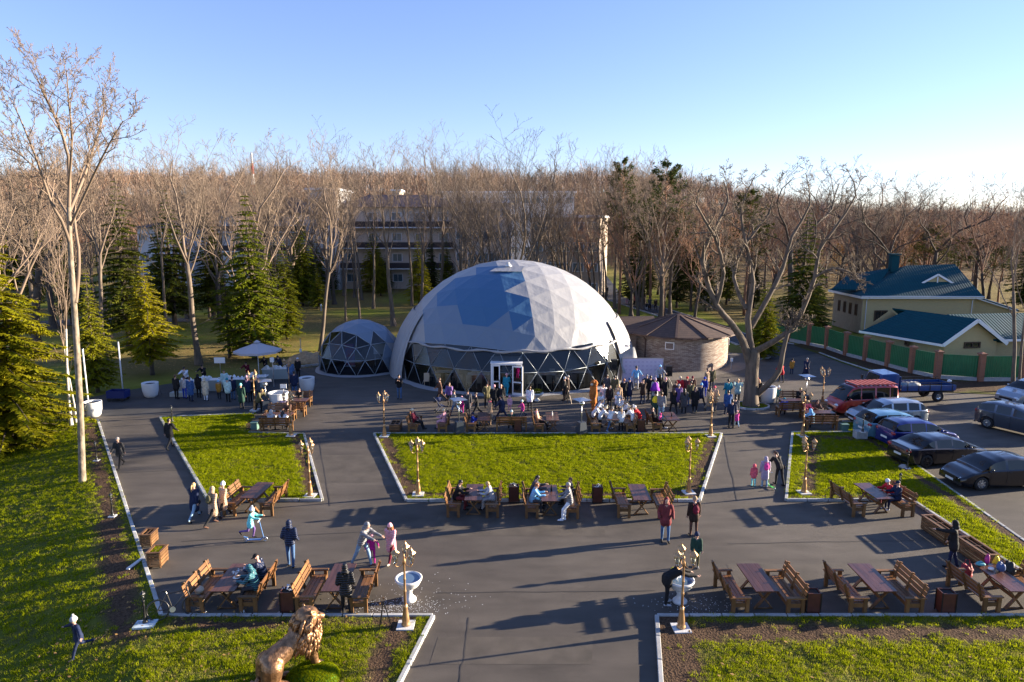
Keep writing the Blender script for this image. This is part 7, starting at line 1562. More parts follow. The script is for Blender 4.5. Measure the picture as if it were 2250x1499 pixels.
def person(pos, h, head, pose, coat, jc, tc, wear, wc, label, puffer=False, shoe='black', hood=False, kid=None, scarf=None, hair=None, dz=0, group='people on the plaza', hold=None, pack=None, skin='skin'):
    """pos: photo pixel of the feet, or a world (x, y, 'w')"""
    if len(pos) == 3: x, y = pos[:2]
    else: x, y = G(*pos)
    kid = h < 1.45 if kid is None else kid
    me, hd, hp, hs_, nk, u, P = body(pose, coat, hood, kid); s = h/1.74
    t = thing('person', label, 'person', (x, y, dz), R(head), group); t.scale = (s,)*3
    if pose.startswith('sit') and not kid: pass
    o = obj('body', me, None, t); dress(o, [cmat(jc, 'puffer' if puffer else 'cloth'), cmat(tc), cmat(skin, 'skin'), cmat(shoe), cmat('hairdark'), cmat('maroon')])
    def headpart(kind, col, nm, mk):
        m_ = headwear(kind).copy() if False else headwear(kind)
        if not m_.materials: m_.materials.append(None)
        q = obj(nm, m_, None, t, tuple(hd)); q.rotation_euler.y = hp; q.scale = (hs_,)*3; q.material_slots[0].link = 'OBJECT'; q.material_slots[0].material = cmat(col, mk); return q
    if wear: headpart(wear, wc, 'hair' if wear in ('short', 'bun', 'pony', 'long') else 'hat', 'hair' if wear in ('short', 'bun', 'pony', 'long') else 'cloth')
    if hair: headpart(hair[0], hair[1], 'hair', 'hair')
    if scarf:
        b = MB(); n0 = nk+u*.03; b.lathe([(.07, -.03), (.10, -.015), (.105, .03), (.075, .055)], 12, tuple(n0)); q = b.build('scarf', cmat(scarf), t, True)
    if pack:
        c = nk-u*.24; bk = Vector((-1, 0, 0)); bk = Vector((-math.cos(math.atan2(u.x, u.z)), 0, math.sin(math.atan2(u.x, u.z)))); rzm = Matrix.Rotation(R(head), 3, 'Z'); w = rzm @ ((c+bk*.20)*s)
        pk = thing('rucksack', pack[1], 'rucksack', (x+w.x, y+w.y, dz+w.z), R(head), None); pk.scale = (s,)*3; b = MB(); b.ell((0, 0, 0), (.085, .14, .20), 12, 8); b.build('body', cmat(pack[0]), pk, True); b = MB(); b.ell((-.06, 0, -.07), (.05, .10, .08), 10, 6); b.build('pocket', cmat(pack[0]), pk, True)
        b = MB()
        for sy_ in (-.09, .09): b.tube([(.05, sy_, .17), (.17, sy_, .21), (.27, sy_, .10), (.24, sy_, -.08), (.06, sy_, -.15)], .014, 5)
        b.build('strap', cmat(pack[0]), pk)
    if hold:                                                        # shoulder bag hanging at the side
        w = Matrix.Rotation(R(head), 3, 'Z') @ (Vector((.02, -.24 if len(hold) < 3 else .24, P.z-.05))*s); bg_ = thing('handbag', hold[1], 'handbag', (x+w.x, y+w.y, dz+w.z), R(head)); b = MB(); b.ell((0, 0, 0), (.12, .05, .10), 10, 7); b.build('body', cmat(hold[0]), bg_, True); b = MB(); b.tube([(.07, 0, .06), (.04, .06, .40), (-.04, .06, .40), (-.07, 0, .06)], .008, 4); b.build('strap', cmat(hold[0]), bg_)
    return t
def SW(key, dx=0, dy=0): p = SEAT[key]; return (p[0]+dx, p[1]+dy, 'w')
pe = person
# --- foreground
pe((266,1027),1.66,-95,'walk','mid','black','black','short','hairgrey','woman in a long black puffer jacket walking alone down the left path',puffer=True)
pe((375,985),1.75,80,'walk','mid','black','black','short','hairdark','person in a black coat with pale pattern walking away along the left lawn kerb')
pe((429,1141),1.68,75,'stride','long','navy','ldenim','pony','blond','woman in a long blue coat and jeans with a blond ponytail, seen from behind',hold=('black','black shoulder bag of the woman in the long blue coat'))
pe((470,1152),1.70,60,'stride','long','beige','black',None,None,'woman in a hooded long beige puffer coat, left of the white hat',puffer=True,hood=True,shoe='brown',pack=('olive','dark rucksack on the back of the beige puffer coat'))
pe((492,1138),1.66,55,'stride','long','beige','black','tallhat','white','woman in a beige quilted coat and white hat beside the left lawn bench',puffer=True,shoe='brown')
pe((552,1188),1.28,0,'scoot','mid','turq','violet','pom','white','girl in a turquoise coat and white bobble hat riding the blue scooter',dz=.10,hair=('pony','blond'))
pe((640,1246),1.78,85,'pockets','short','navy','denim',None,None,'man in a navy hooded puffer jacket seen from behind, standing alone on the left plaza',puffer=True,hood=True)
pe((797,1243),1.80,-25,'reach','short','grey','ldenim',None,None,'man in a grey hooded puffer and light jeans leaning to the child in magenta',puffer=True,hood=True,shoe='maroon')
pe((819,1238),1.12,-80,'hands','thin','magenta','magenta','hat','pink','small child in a magenta snowsuit between the man in grey and the girl in pink',shoe='black')
pe((861,1232),1.58,-110,'stride','long','pink','burgundy','hat','pink','girl in a long pink quilted coat, pink hat and wine red trousers',puffer=True,shoe='cream',hair=('long','ginger'))
pe((762,1350),1.70,100,'pockets','mid','black','black',None,None,'person in black with a hood standing behind the lion at the picnic table',hood=True,puffer=True)
pe(SW('AL',.0,.55),1.75,180,'sitlean','short','navy','dgrey','cap','black','man in a shiny navy puffer and black cap eating at the near left table',puffer=True)
pe(SW('AL',.0,-.12),1.68,180,'sitlean','mid','dteal','dgrey',None,None,'person in a teal hooded jacket seated nearest the viewer at the near left table',puffer=True,hood=True)
pe((176,1428),1.30,-125,'run','mid','navy','navy','pom','silver','boy in a dark blue patterned jacket and white bobble hat running on the left grass',dz=VZ(*G(176,1428))+.05)
pe((1461,1190),1.80,-95,'pockets','mid','maroon','denim',None,None,'man in a maroon hooded jacket and jeans standing in the middle of the plaza',hood=True)
pe((1523,1178),1.66,95,'stand','mid','dbrown','brown','hat','tan','woman in a brown fur vest and knit hat seen from behind',pack=('burgundy','red rucksack on the back of the woman in brown fur'))
pe((1528,1246),1.30,-100,'stand','mid','dgreen','olive','hat','navy','boy in a dark green jacket and blue lettered hat between the plaza and the lamp',shoe='grey')
pe((1463,1328),1.74,10,'stoop','mid','black','black','hat','black','person in black stooping over the right stone basin',shoe='silver')
pe((1492,1312),1.15,-160,'bow','short','white','mustard','hat','yellow','child in a white jacket and yellow hat behind the near right lamp post')
pe(SW('GR',.02,.0),1.74,0,'sitlean','short','black','maroon','short','hairdark','man in black leaning on the left table of the mid row')
pe(SW('GL',.0,-.0),1.66,180,'sitlean','long','silver','silver','short','blond','woman in a silver jacket and skirt facing the man in black on the mid row')
pe(SW('HR',.02,-.15),1.66,0,'sitlean','mid','lblue','dgrey','bun','ginger','woman in a light blue jacket eating on the mid row')
pe(SW('HR',.05,.55),1.78,0,'sitlean','short','dgrey','black','short','hairdark','dark haired man behind the woman in light blue on the mid row')
pe((1252,1146),1.76,178,'perch','short','grey','white','short','hairgrey','fair haired person in a grey puffer and white trousers perched at the mid row table',puffer=True,shoe='white')
pe(SW('HL',.05,.62),1.6,180,'sit','short','dgrey','black','short','hairbrown','brown haired person almost hidden behind the grey puffer on the mid row')
pe((1655,1068),1.05,85,'stand','mid','coral','turq',None,None,'small child in a coral hooded coat and turquoise trousers',hood=True,shoe='turq')
pe((1679,1071),1.50,88,'stand','long','lavender','ldenim',None,None,'girl in a long lavender hooded coat seen from behind',hood=True,puffer=True,shoe='grey',pack=('hotpink','pink rucksack on the lavender coat'))
pe((1711,1066),1.68,110,'bow','short','black','black','pony','hairbrown','woman in black leather bending forward beside the right lawn kerb',hold=('black','black tote bag of the woman bending in black leather'))
pe(SW('JL',.0,.35),1.6,180,'sitlean','short','red','maroon','hat','white','person in red and a white hat seated on the right lawn bench')
pe(SW('JL',.0,-.15),1.7,180,'sit','short','navy','navy','cap','navy','person in navy with a cap seated nearest on the right lawn bench',shoe='white')
pe((2090,1247),1.78,150,'point','mid','black','navy',None,None,'person in black with a hood stretching an arm beside the long planters',hood=True)
b=MB(); 
# --- upper row, seated
pe(SW('KR'),1.66,-12,'sitback','short','burgundy','black','hat','cream','person in a burgundy jacket and cream hat reclining at the left of the upper row')
pe(SW('KL',.02,.05),1.60,165,'sit','mid','pink','pink','hat','cream','woman in pale pink and a white hat seated with her back half turned')
pe(SW('LR',.05,0),1.30,0,'sit','short','royal','black','hat','navy','boy in royal blue seated beside the heater')
pe((1077,934),1.70,200,'stand','long','tan','tan','short','hairbrown','man in a long tan coat at the table of the boy in blue',scarf='coral')
pe(SW('P',.0,.05),1.60,95,'sit','mid','dgreen','black','hat','mint','person in a green jacket and pale hat seated behind the bench back')
pe(SW('MR',.02,0),1.68,-5,'sitback','mid','beige','black','bun','hairbrown','woman in a beige jacket sunning herself on the upper row bench',scarf='pink')
pe(SW('OR',.05,0),1.72,-10,'sitback','mid','black','black','short','hairdark','person in black with crossed legs on the rightmost upper row bench',shoe='white')
pe(SW('OR',.38,-.1),.95,150,'stand','short','hotpink','black','hat','hotpink','small child in hot pink leaning on the person in black')
# --- in front of the dome
for a in [((878,877),1.76,-90,'fold','short','black','denim','short','hairdark','man in a black jacket with folded hands left of the dome window'),
 ((968,884),1.78,190,'walk','mid','brown','dbrown','short','hairbrown','man in a brown jacket walking left in front of the dome'),
 ((988,893),1.66,-100,'phone','short','violet','black','short','hairbrown','woman in a purple jacket looking at her phone beside the pushchair'),
 ((1000,912),1.72,190,'walk','mid','grey','denim','hat','dgrey','person in a grey coat pushing the dark pushchair'),
 ((1015,908),1.10,-90,'stand','mid','magenta','magenta','hat','pink','small child in magenta behind the grey coat'),
 ((1028,912),1.66,-80,'stand','long','dgrey','black','hat','black','woman in a dark checked coat left of the striding jogger'),
 ((1048,918),1.78,200,'stride','thin','black','black','short','hairdark','man in black tracksuit striding left past the tables'),
 ((1070,896),1.76,-60,'pockets','mid','olive','black','hat','black','man in an olive jacket left of the group by the dome door'),
 ((1086,900),1.68,100,'stand','mid','black','black','hat','pink','woman in a black puffer and pink scarf hat in the group by the dome door'),
 ((1101,899),1.70,95,'stand','long','black','black',None,None,'person in a long black hooded coat by the dome door'),
 ((1113,870),1.70,80,'walk','mid','teal','teal','hat','pink','woman in a bright teal coat entering the dome door'),
 ((1103,926),1.78,160,'stride','mid','navy','navy','short','hairdark','man in a navy coat striding past the group at the door'),
 ((1120,905),1.05,-80,'stand','mid','pink','pink','hat','pink','small child with a pink hat holding the hand of the man in navy'),
 ((1148,916),1.12,200,'walk','mid','hotpink','navy','hat','mint','small child in a pink patterned coat and mint hat'),
 ((1164,903),1.66,95,'stand','mid','white','black','bun','hairbrown','woman in a white jacket and black trousers before the dome'),
 ((1240,880),1.68,170,'stand','long','black','black','hat','silver','person in a long black coat with a light hat before the right dome windows'),
 ((1247,877),1.72,170,'stand','mid','dbrown','black','short','hairgrey','grey haired person in dark brown beside the long black coat')]:
    pe(*a, hood=(a[6] == 'black' and a[5] == 'black' and a[7-0] is None) if False else False)
# --- children in white round the long table
kids = [((1303,934),'pom','white','leftmost child in white on the left bench'),((1318,940),'pom','cream','child in a pale blue white jacket seated in front of the leftmost one'),((1339,946),'pom','grey','child in white with blue trousers standing at the near end of the table'),((1364,946),'pom','grey','child in white standing with its back to the viewer, right of the blue trousers'),((1391,943),'pom','cream','child in white and a cream bobble hat at the near right of the table'),((1320,912),'hat','grey','child with a grey hat behind the left bench'),((1311,922),'pom','tan','child in white with a tan bobble hat in the second row left'),((1356,905),'hat','white','child in white reaching over the far end of the table'),((1376,918),'pom','grey','child in white with a grey bobble hat on the right bench'),((1384,926),'pom','tan','child in white with a tan bobble hat beside the red jacket')]
for k, (uv, w_, wc_, lb) in enumerate(kids):
    pe(uv, 1.38+.05*(k % 3), [-10, 0, 40, 92, 130, -60, -20, -90, 190, 185][k], ['sit','sit','reach','stand','bow','stand','sit','reach','sit','sit'][k] if k not in (0, 1, 6, 8, 9) else 'bow', 'mid', 'white', 'denim' if k == 2 else 'black', w_, wc_, lb, hair=('pony', 'blond' if k % 2 else 'hairbrown'), shoe='white' if k in (2, 4) else 'black', group='children in white at the long table')
pe((1405,938),1.40,175,'bow','mid','red','black','pom','white','child in a bright red jacket on the right bench among the children in white')
for a in [((1325,898),1.70,-70,'stand','mid','white','black','short','hairbrown','person in a white coat with gold pattern behind the crowded table'),
 ((1339,900),1.66,-90,'stand','mid','black','black','long','hairdark','long haired woman in black between the white coat and the blond woman'),
 ((1358,898),1.68,-80,'stand','long','beige','beige','long','blond','long blond haired woman in beige behind the crowded table'),
 # crowd before the press wall
 ((1333,876),1.76,70,'stand','mid','dgrey','black','short','hairdark','man in dark grey at the left end of the crowd before the press wall'),
 ((1350,880),1.80,85,'stand','mid','olive','black','short','hairdark','broad man in a dark olive jacket under the left loudspeaker'),
 ((1370,885),1.70,95,'stand','long','black','black','short','ginger','reddish haired person in a long black coat, third in the crowd from the left'),
 ((1382,884),1.72,90,'stand','long','navy','denim','hat','blue','person in a blue camouflage coat left of the costumed actor'),
 ((1397,856),1.80,-90,'hands','thin','lblue','silver','hat','dgrey','actor in a glittering blue and silver costume before the press wall'),
 ((1449,852),1.75,-90,'hands','thin','silver','lblue','hat','lblue','second glittering silver blue actor at the right of the press wall'),
 ((1412,888),1.74,100,'fold','mid','dbrown','navy','cap','black','man with a black cap and blue trousers in the middle of the crowd'),
 ((1428,880),1.78,92,'stand','mid','black','black','short','hairdark','man in black left of the purple cape'),
 ((1420,872),1.62,95,'stand','mid','dgrey','black','hat','grey','person with a grey hat behind the man in the black cap'),
 ((1461,882),1.68,95,'stand','long','black','black','hat','pink','woman in a long black coat and pink hat right of the purple cape'),
 ((1449,872),1.66,92,'stand','mid','black','black','long','hairdark','dark long haired woman behind the purple cape'),
 ((1439,920),1.76,80,'stand','mid','dgreen','black','hat','black','person with a bright yellow collar standing behind the seated person in black'),
 ((1452,922),1.80,85,'stand','short','grey','ldenim','short','hairbrown','man in a grey jacket and pale jeans beside the yellow collar'),
 # right hand group
 ((1479,907),1.68,95,'walk','mid','black','black','long','hairbrown','long haired woman in black at the left of the right hand group'),
 ((1490,897),1.64,95,'stand','long','violet','black','hat','silver','woman in a violet coat and silver hat'),
 ((1502,908),1.66,92,'stand','long','dgrey','black','long','hairdark','woman in a dark striped puffer coat, back turned'),
 ((1516,893),1.78,100,'stand','mid','olive','denim','short','hairdark','man in an olive jacket and jeans in the right hand group'),
 ((1526,906),1.70,-110,'stand','long','black','black','long','hairdark','woman in a long black buttoned coat in front of the right hand group'),
 ((1540,894),1.66,100,'walk','mid','navy','black','tallhat','lblue','person in navy with a pale blue pointed hat'),
 ((1547,872),1.40,-100,'stand','mid','royal','royal','hat','royal','child in royal blue with a blue hat'),
 ((1553,858),1.66,-60,'stand','mid','tan','tan','bun','hairbrown','woman in tan at the far side of the right hand group'),
 ((1563,857),1.74,-80,'stand','mid','olive','navy','short','hairbrown','person in an olive coat with blue collar, far side of the right hand group'),
 ((1558,905),1.68,-80,'walk','long','tan','cream','long','hairdark','woman in a taupe coat behind the lamp post at the lawn corner'),
 ((1568,902),1.66,-100,'stand','mid','beige','dgrey','hat','coral','woman with a coral scarf hat right of the taupe coat'),
 ((1493,878),1.66,-90,'stand','mid','red','black','hat','cream','person in red with a cream hat in the middle of the right hand group'),
 ((1508,878),1.64,90,'stand','mid','maroon','black','hat','red','person with a wine red hat, left of the two'),
 ((1520,876),1.62,90,'stand','mid','brown','black','hat','burgundy','person with a burgundy hat in brown'),
 ((1484,888),1.6,90,'stand','mid','brown','black','hat','brown','person with a brown hat at the rear of the right hand group'),
 # by the big tree
 ((1598,888),1.76,100,'pockets','mid','teal','denim','short','hairdark','man in a teal blue jacket left of the big forked tree'),
 ((1619,886),1.72,-100,'face','mid','mint','black','short','blond','person in a pale blue green coat with hands at the face near the forked tree'),
 ((1598,915),1.78,80,'walk','mid','blue','navy','short','hairdark','man in a blue jacket before the teal jacket'),
 ((1606,941),1.80,90,'stand','thin','navy','black','short','hairdark','man in a dark suit holding the small child in pink by the hand'),
 ((1613,932),1.74,95,'stand','short','dgrey','black','short','hairdark','man in dark grey half hidden behind the dark suit'),
 ((1618,938),1.02,90,'walk','mid','hotpink','ldenim','hat','pink','small child in pink beside the man in the dark suit'),
 ((1665,886),1.68,-90,'stand','mid','black','black','long','blond','blond woman in black right behind the trunk of the forked tree'),
 ((1661,880),1.66,-90,'stand','mid','maroon','black','hat','red','person with a red hat hidden behind the forked tree'),
 ((1709,885),1.15,-90,'stand','mid','dteal','dteal','pom','white','small child with a white bobble hat beside the white tub'),
 ((1739,822),1.25,90,'stand','mid','mustard','navy','hat','black','boy in a yellow and black jacket on the road by the forked tree'),
 ((1770,832),1.76,-85,'walk','long','navy','navy','short','hairgrey','man in a long navy coat walking down the road'),
 ((1716,840),1.6,90,'bow','mid','red','black','short','hairdark','person in red behind the low limb of the forked tree'),
 # park road
 ((1286,612),1.75,90,'walk','mid','black','black','short','hairdark','leftmost of three dark walkers at the top of the park road'),
 ((1296,613),1.72,90,'walk','mid','black','black','short','hairdark','middle one of three dark walkers at the top of the park road'),
 ((1304,613),1.75,90,'walk','mid','dgrey','black','short','hairdark','rightmost of three dark walkers at the top of the park road'),
 ((1325,634),1.70,-90,'walk','mid','white','ldenim','short','hairgrey','walker in white on the park road beside the dome'),
 ((1333,650),1.74,-90,'walk','mid','black','black','short','hairdark','walker in black below the one in white on the park road'),
 ((1384,668),1.72,-90,'walk','mid','black','black','short','hairdark','walker in black left of the red jacket on the park road'),
 ((1396,670),1.74,-90,'walk','mid','coral','black','short','hairdark','walker in a red jacket on the park road'),
 ((1377,670),1.10,-90,'walk','mid','pink','pink','hat','pink','child in pale pink on the park road'),
 ((1427,680),1.76,-90,'walk','mid','dgrey','black','short','hairdark','dark walker behind the kid in white trousers on the park road'),
 ((1420,682),1.15,-90,'walk','mid','black','white','hat','black','child in pale trousers on the park road'),
 ((1440,682),1.72,-90,'walk','mid','dbrown','black','short','hairdark','rightmost dark walker on the park road'),
 # barbecue stall queue
 ((389,877),1.76,80,'stand','mid','black','black','short','hairbrown','brown haired person in black at the left end of the stall queue'),
 ((407,876),1.62,90,'stand','short','silver','royal','hat','dgrey','person in a light grey jacket and blue trousers in the stall queue'),
 ((420,882),1.74,90,'stand','long','blue','navy','short','hairbrown','person in a long blue coat in the stall queue'),
 ((438,874),1.70,90,'stand','mid','black','black',None,None,'hooded person in black left of the cream coat'),
 ((453,881),1.66,85,'stand','long','cream','white',None,None,'woman in a long cream hooded coat in the stall queue'),
 ((482,876),1.30,95,'stand','mid','mustard','black','hat','lblue','child in a mustard jacket and blue hat in the stall queue'),
 ((495,862),1.66,-60,'stand','mid','mint','black','short','hairbrown','woman in a mint jacket facing the queue'),
 ((502,883),1.68,90,'stand','mid','mint','black','hat','teal','woman in a white jacket with a teal scarf and hat'),
 ((513,878),1.66,90,'stand','mid','navy','denim','short','hairdark','person in navy beside the teal scarf'),
 ((532,898),1.72,90,'stand','long','dgreen','black','hat','turq','person in a grey green coat and turquoise beanie, nearest of the queue'),
 ((545,884),1.78,90,'stand','mid','navy','black','short','hairdark','man carrying a child in pink on his shoulders'),
 ((556,882),1.70,90,'stand','mid','black','black','short','hairdark','person in black with a turquoise scarf beside the man with the child'),
 ((569,880),1.72,180,'stand','mid','dgrey','black','hat','lavender','person with a lavender hat right of the stall queue'),
 ((411,852),1.74,-90,'reach','short','white','black','short','hairdark','cook in a white shirt behind the left stall counter'),
 ((450,846),1.74,-90,'reach','short','black','black','short','hairdark','cook in black behind the stall board'),
 ((546,838),1.70,-95,'reach','short','burgundy','black','short','hairdark','cook in dark red under the left edge of the parasol'),
 ((585,826),1.74,-90,'reach','short','black','black','short','hairdark','cook in black under the parasol'),
 ((618,824),1.76,-120,'reach','short','navy','black','short','hairdark','cook in navy at the heaped counter'),
 ((640,842),1.76,100,'stand','mid','denim','denim','short','hairbrown','man in blue denim behind the gold lamp by the stall'),
 ((656,832),1.70,-100,'stand','mid','black','black','cap','white','woman in black with a white cap at the sand heap'),
 ((648,868),1.76,110,'stand','mid','navy','denim','short','hairdark','person in a dark blue coat left of the pale pot')]:
    pe(*a, hood=(a[7] is None))
pe((545,884),.9,90,'sit','mid','pink','pink',None,None,'child in pale pink riding on the shoulders of the man in the queue',hood=True,dz=1.15)
# --- seated in the side clusters
pe(SW('Q1',-.35,.02),1.68,92,'sitlean','mid','silver','black',None,None,'person in a light jacket with a grey hood on the nearest left cluster bench',hood=True)
pe(SW('Q1',.35,.02),1.66,92,'sitlean','mid','white','black','long','hairdark','black haired person in white on the nearest left cluster bench')
pe(SW('Q2',.5,0),1.66,-90,'sitlean','mid','brown','black','short','hairdark','person in brown across the left cluster table')
pe(SW('Q4',.2,0),1.72,-90,'sitlean','mid','black','black','short','hairdark','person in black on the farthest left cluster bench')
pe(SW('Q3',-.5,0),1.6,92,'sitlean','mid','lavender','black','hat','lavender','person in a lavender hat in the middle of the left cluster')
pe((570,905),1.7,-30,'bow','mid','olive','black','short','blond','fair haired person in olive bending at the white cylinder')
pe(SW('R1',-.55,0),1.6,92,'sitlean','mid','lblue','black',None,None,'person in a pale blue hooded jacket on the dark bench near the silver car',hood=True)
pe(SW('R4',.25,0),1.74,-90,'sitlean','mid','black','black','short','blond','fair haired man in black with spread arms near the forked tree')
pe(SW('R2',.0,0),1.62,-90,'sitlean','mid','brown','black',None,None,'person in a reddish brown hooded jacket left of the red van',hood=True)
pe(SW('R3',-.4,0),1.5,90,'sitlean','mid','royal','black','hat','teal','child in royal blue on the bench near the forked tree')
pe(SW('R2',-.6,0),1.62,-90,'sitlean','mid','coral','black','short','blond','person in coral left of the reddish brown hood')
# special pieces: yellow collar, purple cape, costume
x, y = G(1439, 920); t = thing('collar_scarf', 'bright yellow collar scarf on the person in dark green', 'scarf', (x, y, 1.30)); b = MB(); b.lathe([(.18, -.22), (.22, -.10), (.20, .08), (.10, .20)], 14, cap=False); b.build('wrap', cmat('yellow'), t, True)
x, y = G(1438, 884); t = pe((1438,884),1.70,95,'stand','long','silver','silver','tallhat','lavender','actor in a purple cape and pale grey gown with its back to the viewer', group=None); b = MB(); b.lathe([(.30, .86), (.36, .88), (.28, 1.10), (.20, 1.38), (.09, 1.48)], 18, cap=False); b.build('cape', cmat('purple'), t, True); b = MB(); b.lathe([(.24, .06), (.26, .08), (.22, .9)], 18, cap=False); b.build('gown', cmat('silver'), t, True)
mat('fur_orange', (.42, .13, .025), .9, var=.35, scale=14, bump=1, bscale=40)
t = pe((1303,903),1.95,-140,'stand','long','orange','orange',None,None,'person in a shaggy orange brown lion costume beside the crowded table', group=None, shoe='orange')
b = MB(); r_ = random.Random(3); hd = body('stand', 'long', False, False)[1]
for k in range(46): a, c = r_.uniform(0, 6.28), r_.uniform(-1, 1); d = Vector((math.cos(a)*math.sqrt(1-c*c)*.8-.25, math.sin(a)*math.sqrt(1-c*c), c)); b.ell(hd+d*.17, (.09, .09, .09), 7, 5)
b.build('mane', 'fur_orange', t, True); b = MB(); b.ell(hd+Vector((.14, 0, -.02)), (.09, .09, .09), 10, 7); b.build('muzzle', cmat('cream'), t, True)
b = MB(); b.ell((0, 0, 1.05), (.24, .24, .46), 14, 10); b.build('fur_coat', 'fur_orange', t, True); b = MB(); b.tube([(-.2, 0, .8), (-.4, 0, .5), (-.45, .1, .25)], [.05, .04, .07], 7); b.build('tail', 'fur_orange', t, True)
# tripod crutches before the dome
x, y = G(1246, 886); t = thing('wooden_easel', 'folded wooden easel held before the right dome windows', 'easel', (x, y, 0))
for k in range(3): b = MB(); b.tube([(-.3+.3*k, -.1*k, 0), (0, 0, 1.2)], .02, 5); b.build('leg', 'bench_wood', t)

# ------------------------------------------------------------------ bronze lion on its green mound
def remesh(prims, vox, it=3):
    b = MB()
    for p in prims:
        if p[0] == 'e': b.ell(p[1], p[2], 16, 12, m3=(Matrix.Rotation(p[3][2], 3, 'Z') @ Matrix.Rotation(p[3][1], 3, 'Y')) if len(p) > 3 else None)
        else:
            a, c, ra, rb = Vector(p[1]), Vector(p[2]), p[3], p[4]; ax = (c-a).normalized(); pts = [a-ax*ra*.8, a-ax*ra*.5, a, c, c+ax*rb*.5, c+ax*rb*.8]; b.tube(pts, [ra*.5, ra*.85, ra, rb, rb*.85, rb*.5], 12)
    me = b.mesh('t'); o = bpy.data.objects.new('t', me); C.objects.link(o); md = o.modifiers.new('r', 'REMESH'); md.mode = 'VOXEL'; md.voxel_size = vox; md.use_smooth_shade = True; sm_ = o.modifiers.new('s', 'SMOOTH'); sm_.factor = .5; sm_.iterations = it
    m2 = bpy.data.meshes.new_from_object(o.evaluated_get(bpy.context.evaluated_depsgraph_get())); bpy.data.objects.remove(o); return m2
mat('bronze', (.32, .175, .09), .40, metal=.8, var=.45, scale=9, bump=.9, bscale=16)
lx, ly = G(640, 1500); ang = math.atan2(G(700, 1465)[1]-G(575, 1530)[1], G(700, 1465)[0]-G(575, 1530)[0])
# local frame: +x = towards the head
lh = (XAT(690, 1400, 17.15), 17.15); tl = (XAT(582, 1499, 16.2), 16.2)
ang = math.atan2(lh[1]-tl[1], lh[0]-tl[0]); t = thing('lion_statue', 'bronze lion statue seated on the near left bed with its mane turned right', 'statue', ((lh[0]+tl[0])/2+.05, (lh[1]+tl[1])/2, .05), ang); t.scale = (1.1, 1.1, 1.06)
Q = [('c', (-.62, .16, .30), (-.55, .17, .75), .22, .27), ('c', (-.62, -.16, .30), (-.55, -.17, .75), .22, .27), ('c', (-.55, 0, .80), (.0, 0, 1.02), .29, .27), ('c', (.0, 0, 1.02), (.42, 0, 1.32), .27, .27), ('c', (.35, 0, 1.1), (.38, 0, .8), .24, .18),
 ('c', (.42, .15, 1.05), (.50, .16, .40), .13, .10), ('c', (.42, -.15, 1.05), (.52, -.16, .40), .13, .10), ('e', (.58, .16, .30), (.17, .10, .09)), ('e', (.60, -.16, .30), (.17, .10, .09)), ('c', (-.60, .2, .30), (-.25, .24, .16), .14, .10), ('c', (-.60, -.2, .30), (-.25, -.24, .16), .14, .10), ('e', (-.12, .24, .10), (.17, .10, .08)), ('e', (-.12, -.24, .10), (.17, .10, .08)),
 ('e', (.52, 0, 1.62), (.22, .20, .23)), ('c', (.60, -.04, 1.60), (.78, -.12, 1.55), .125, .085), ('e', (.80, -.13, 1.575), (.05, .06, .035)), ('e', (.66, -.08, 1.45), (.10, .08, .06))]
me = remesh(Q, .028); me.name = 'body'; o = obj('body', me, 'bronze', t)
b = MB(); r_ = random.Random(8)                                     # mane: hundreds of combed locks
for k in range(520):
    a = r_.uniform(0, 6.28); q = r_.random(); base = Vector((.47, 0, 1.60)).lerp(Vector((.36, 0, 1.02)), q); rad = .27+.05*math.sin(q*3); d = Vector((math.cos(a)*.55-.15*(1-q), math.sin(a), .62*(1-q)*math.cos(a*.5)**2 + (.25 if q < .25 else -.1)))
    if math.cos(a) > .35 and q < .28: continue
    p = base+d.normalized()*rad*r_.uniform(.98, 1.18); fl = (Vector((-.30, 0, -1))+d*.30).normalized(); L = r_.uniform(.16, .30)
    b.tube([p, p+fl*L*.4+d*.03, p+fl*L*.8+d*.01, p+fl*L], [.026, .042, .028, .004], 5)
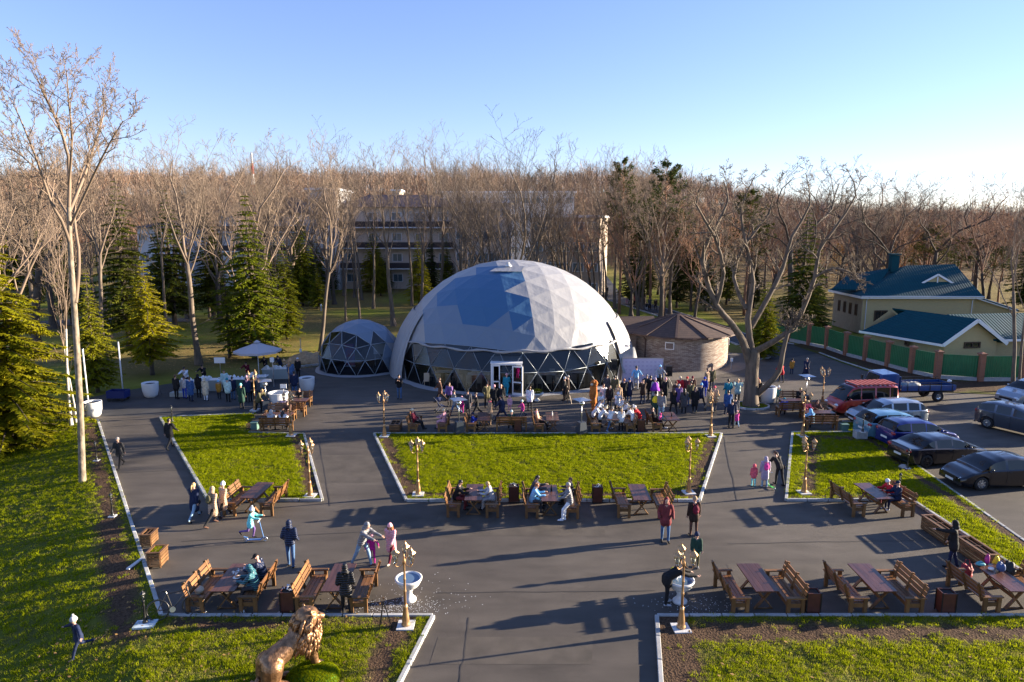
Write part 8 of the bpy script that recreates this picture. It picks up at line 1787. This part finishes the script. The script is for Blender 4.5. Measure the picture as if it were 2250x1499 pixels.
for k in range(90):
    a = r_.uniform(-1.6, 1.6); p = Vector((.50+.10*math.cos(a)*0, .20*math.sin(a), 1.60+.24*math.cos(a))); fl = Vector((-.7, .25*math.sin(a), -.25)).normalized(); b.tube([p, p+fl*.10+Vector((0, 0, .03)), p+fl*.22], [.035, .035, .006], 5)
mb = remesh([('c', (.44, 0, 1.62), (.30, 0, 1.05), .29, .27)], .03); b2 = MB(); b2.add([v.co for v in mb.vertices], [tuple(p.vertices) for p in mb.polygons]); b.add(b2.v, b2.f); b.build('mane', 'bronze', t, True)
for s in (-1, 1): b = MB(); b.ell((.46, s*.20, 1.80), (.04, .06, .07), 8, 6); b.build('ear', 'bronze', t, True); b = MB(); b.ell((.70, -.07+s*.075, 1.67), (.03, .025, .02), 8, 5); b.build('eye', 'dark_hole', t, True)
b = MB(); b.tube([(-.80, .05, .45), (-.98, .12, .22), (-1.05, .28, .08), (-.95, .45, .06), (-.8, .52, .07)], [.06, .05, .04, .04, .07], 8); b.build('tail', 'bronze', t, True)
mx_, my_ = XAT(690, 1499, 16.75), 16.75
b = MB(); vv = []; n_ = 40
for i in range(15):
    for j in range(n_): a = PI/2*i/14; rr = 1+.10*noise.noise(Vector((math.cos(2*PI*j/n_), math.sin(2*PI*j/n_), i*.2))); vv.append((.74*rr*math.cos(a)**.8*math.cos(2*PI*j/n_), .62*rr*math.cos(a)**.8*math.sin(2*PI*j/n_), .42*math.sin(a)-.02))
b.add(vv, [(i*n_+j, i*n_+(j+1) % n_, (i+1)*n_+(j+1) % n_, (i+1)*n_+j) for i in range(14) for j in range(n_)]); mo = b.build('mound', mat('turf_mound', (.05, .17, .015), .95, var=.25, scale=9), None, True, (mx_, my_, .04)); tag(mo, 'rounded bright green artificial turf mound under the paws of the bronze lion', 'mound')
TF = tuft('turf_tuft', 14, .045, .05, 'grass_blade', .004)
sg = scatter('turf', mo, [TF], 1500, .5, .8, attr=False, seed=5, label='short bright artificial turf fur on the mound of the lion', cat='turf'); sg.location = mo.location
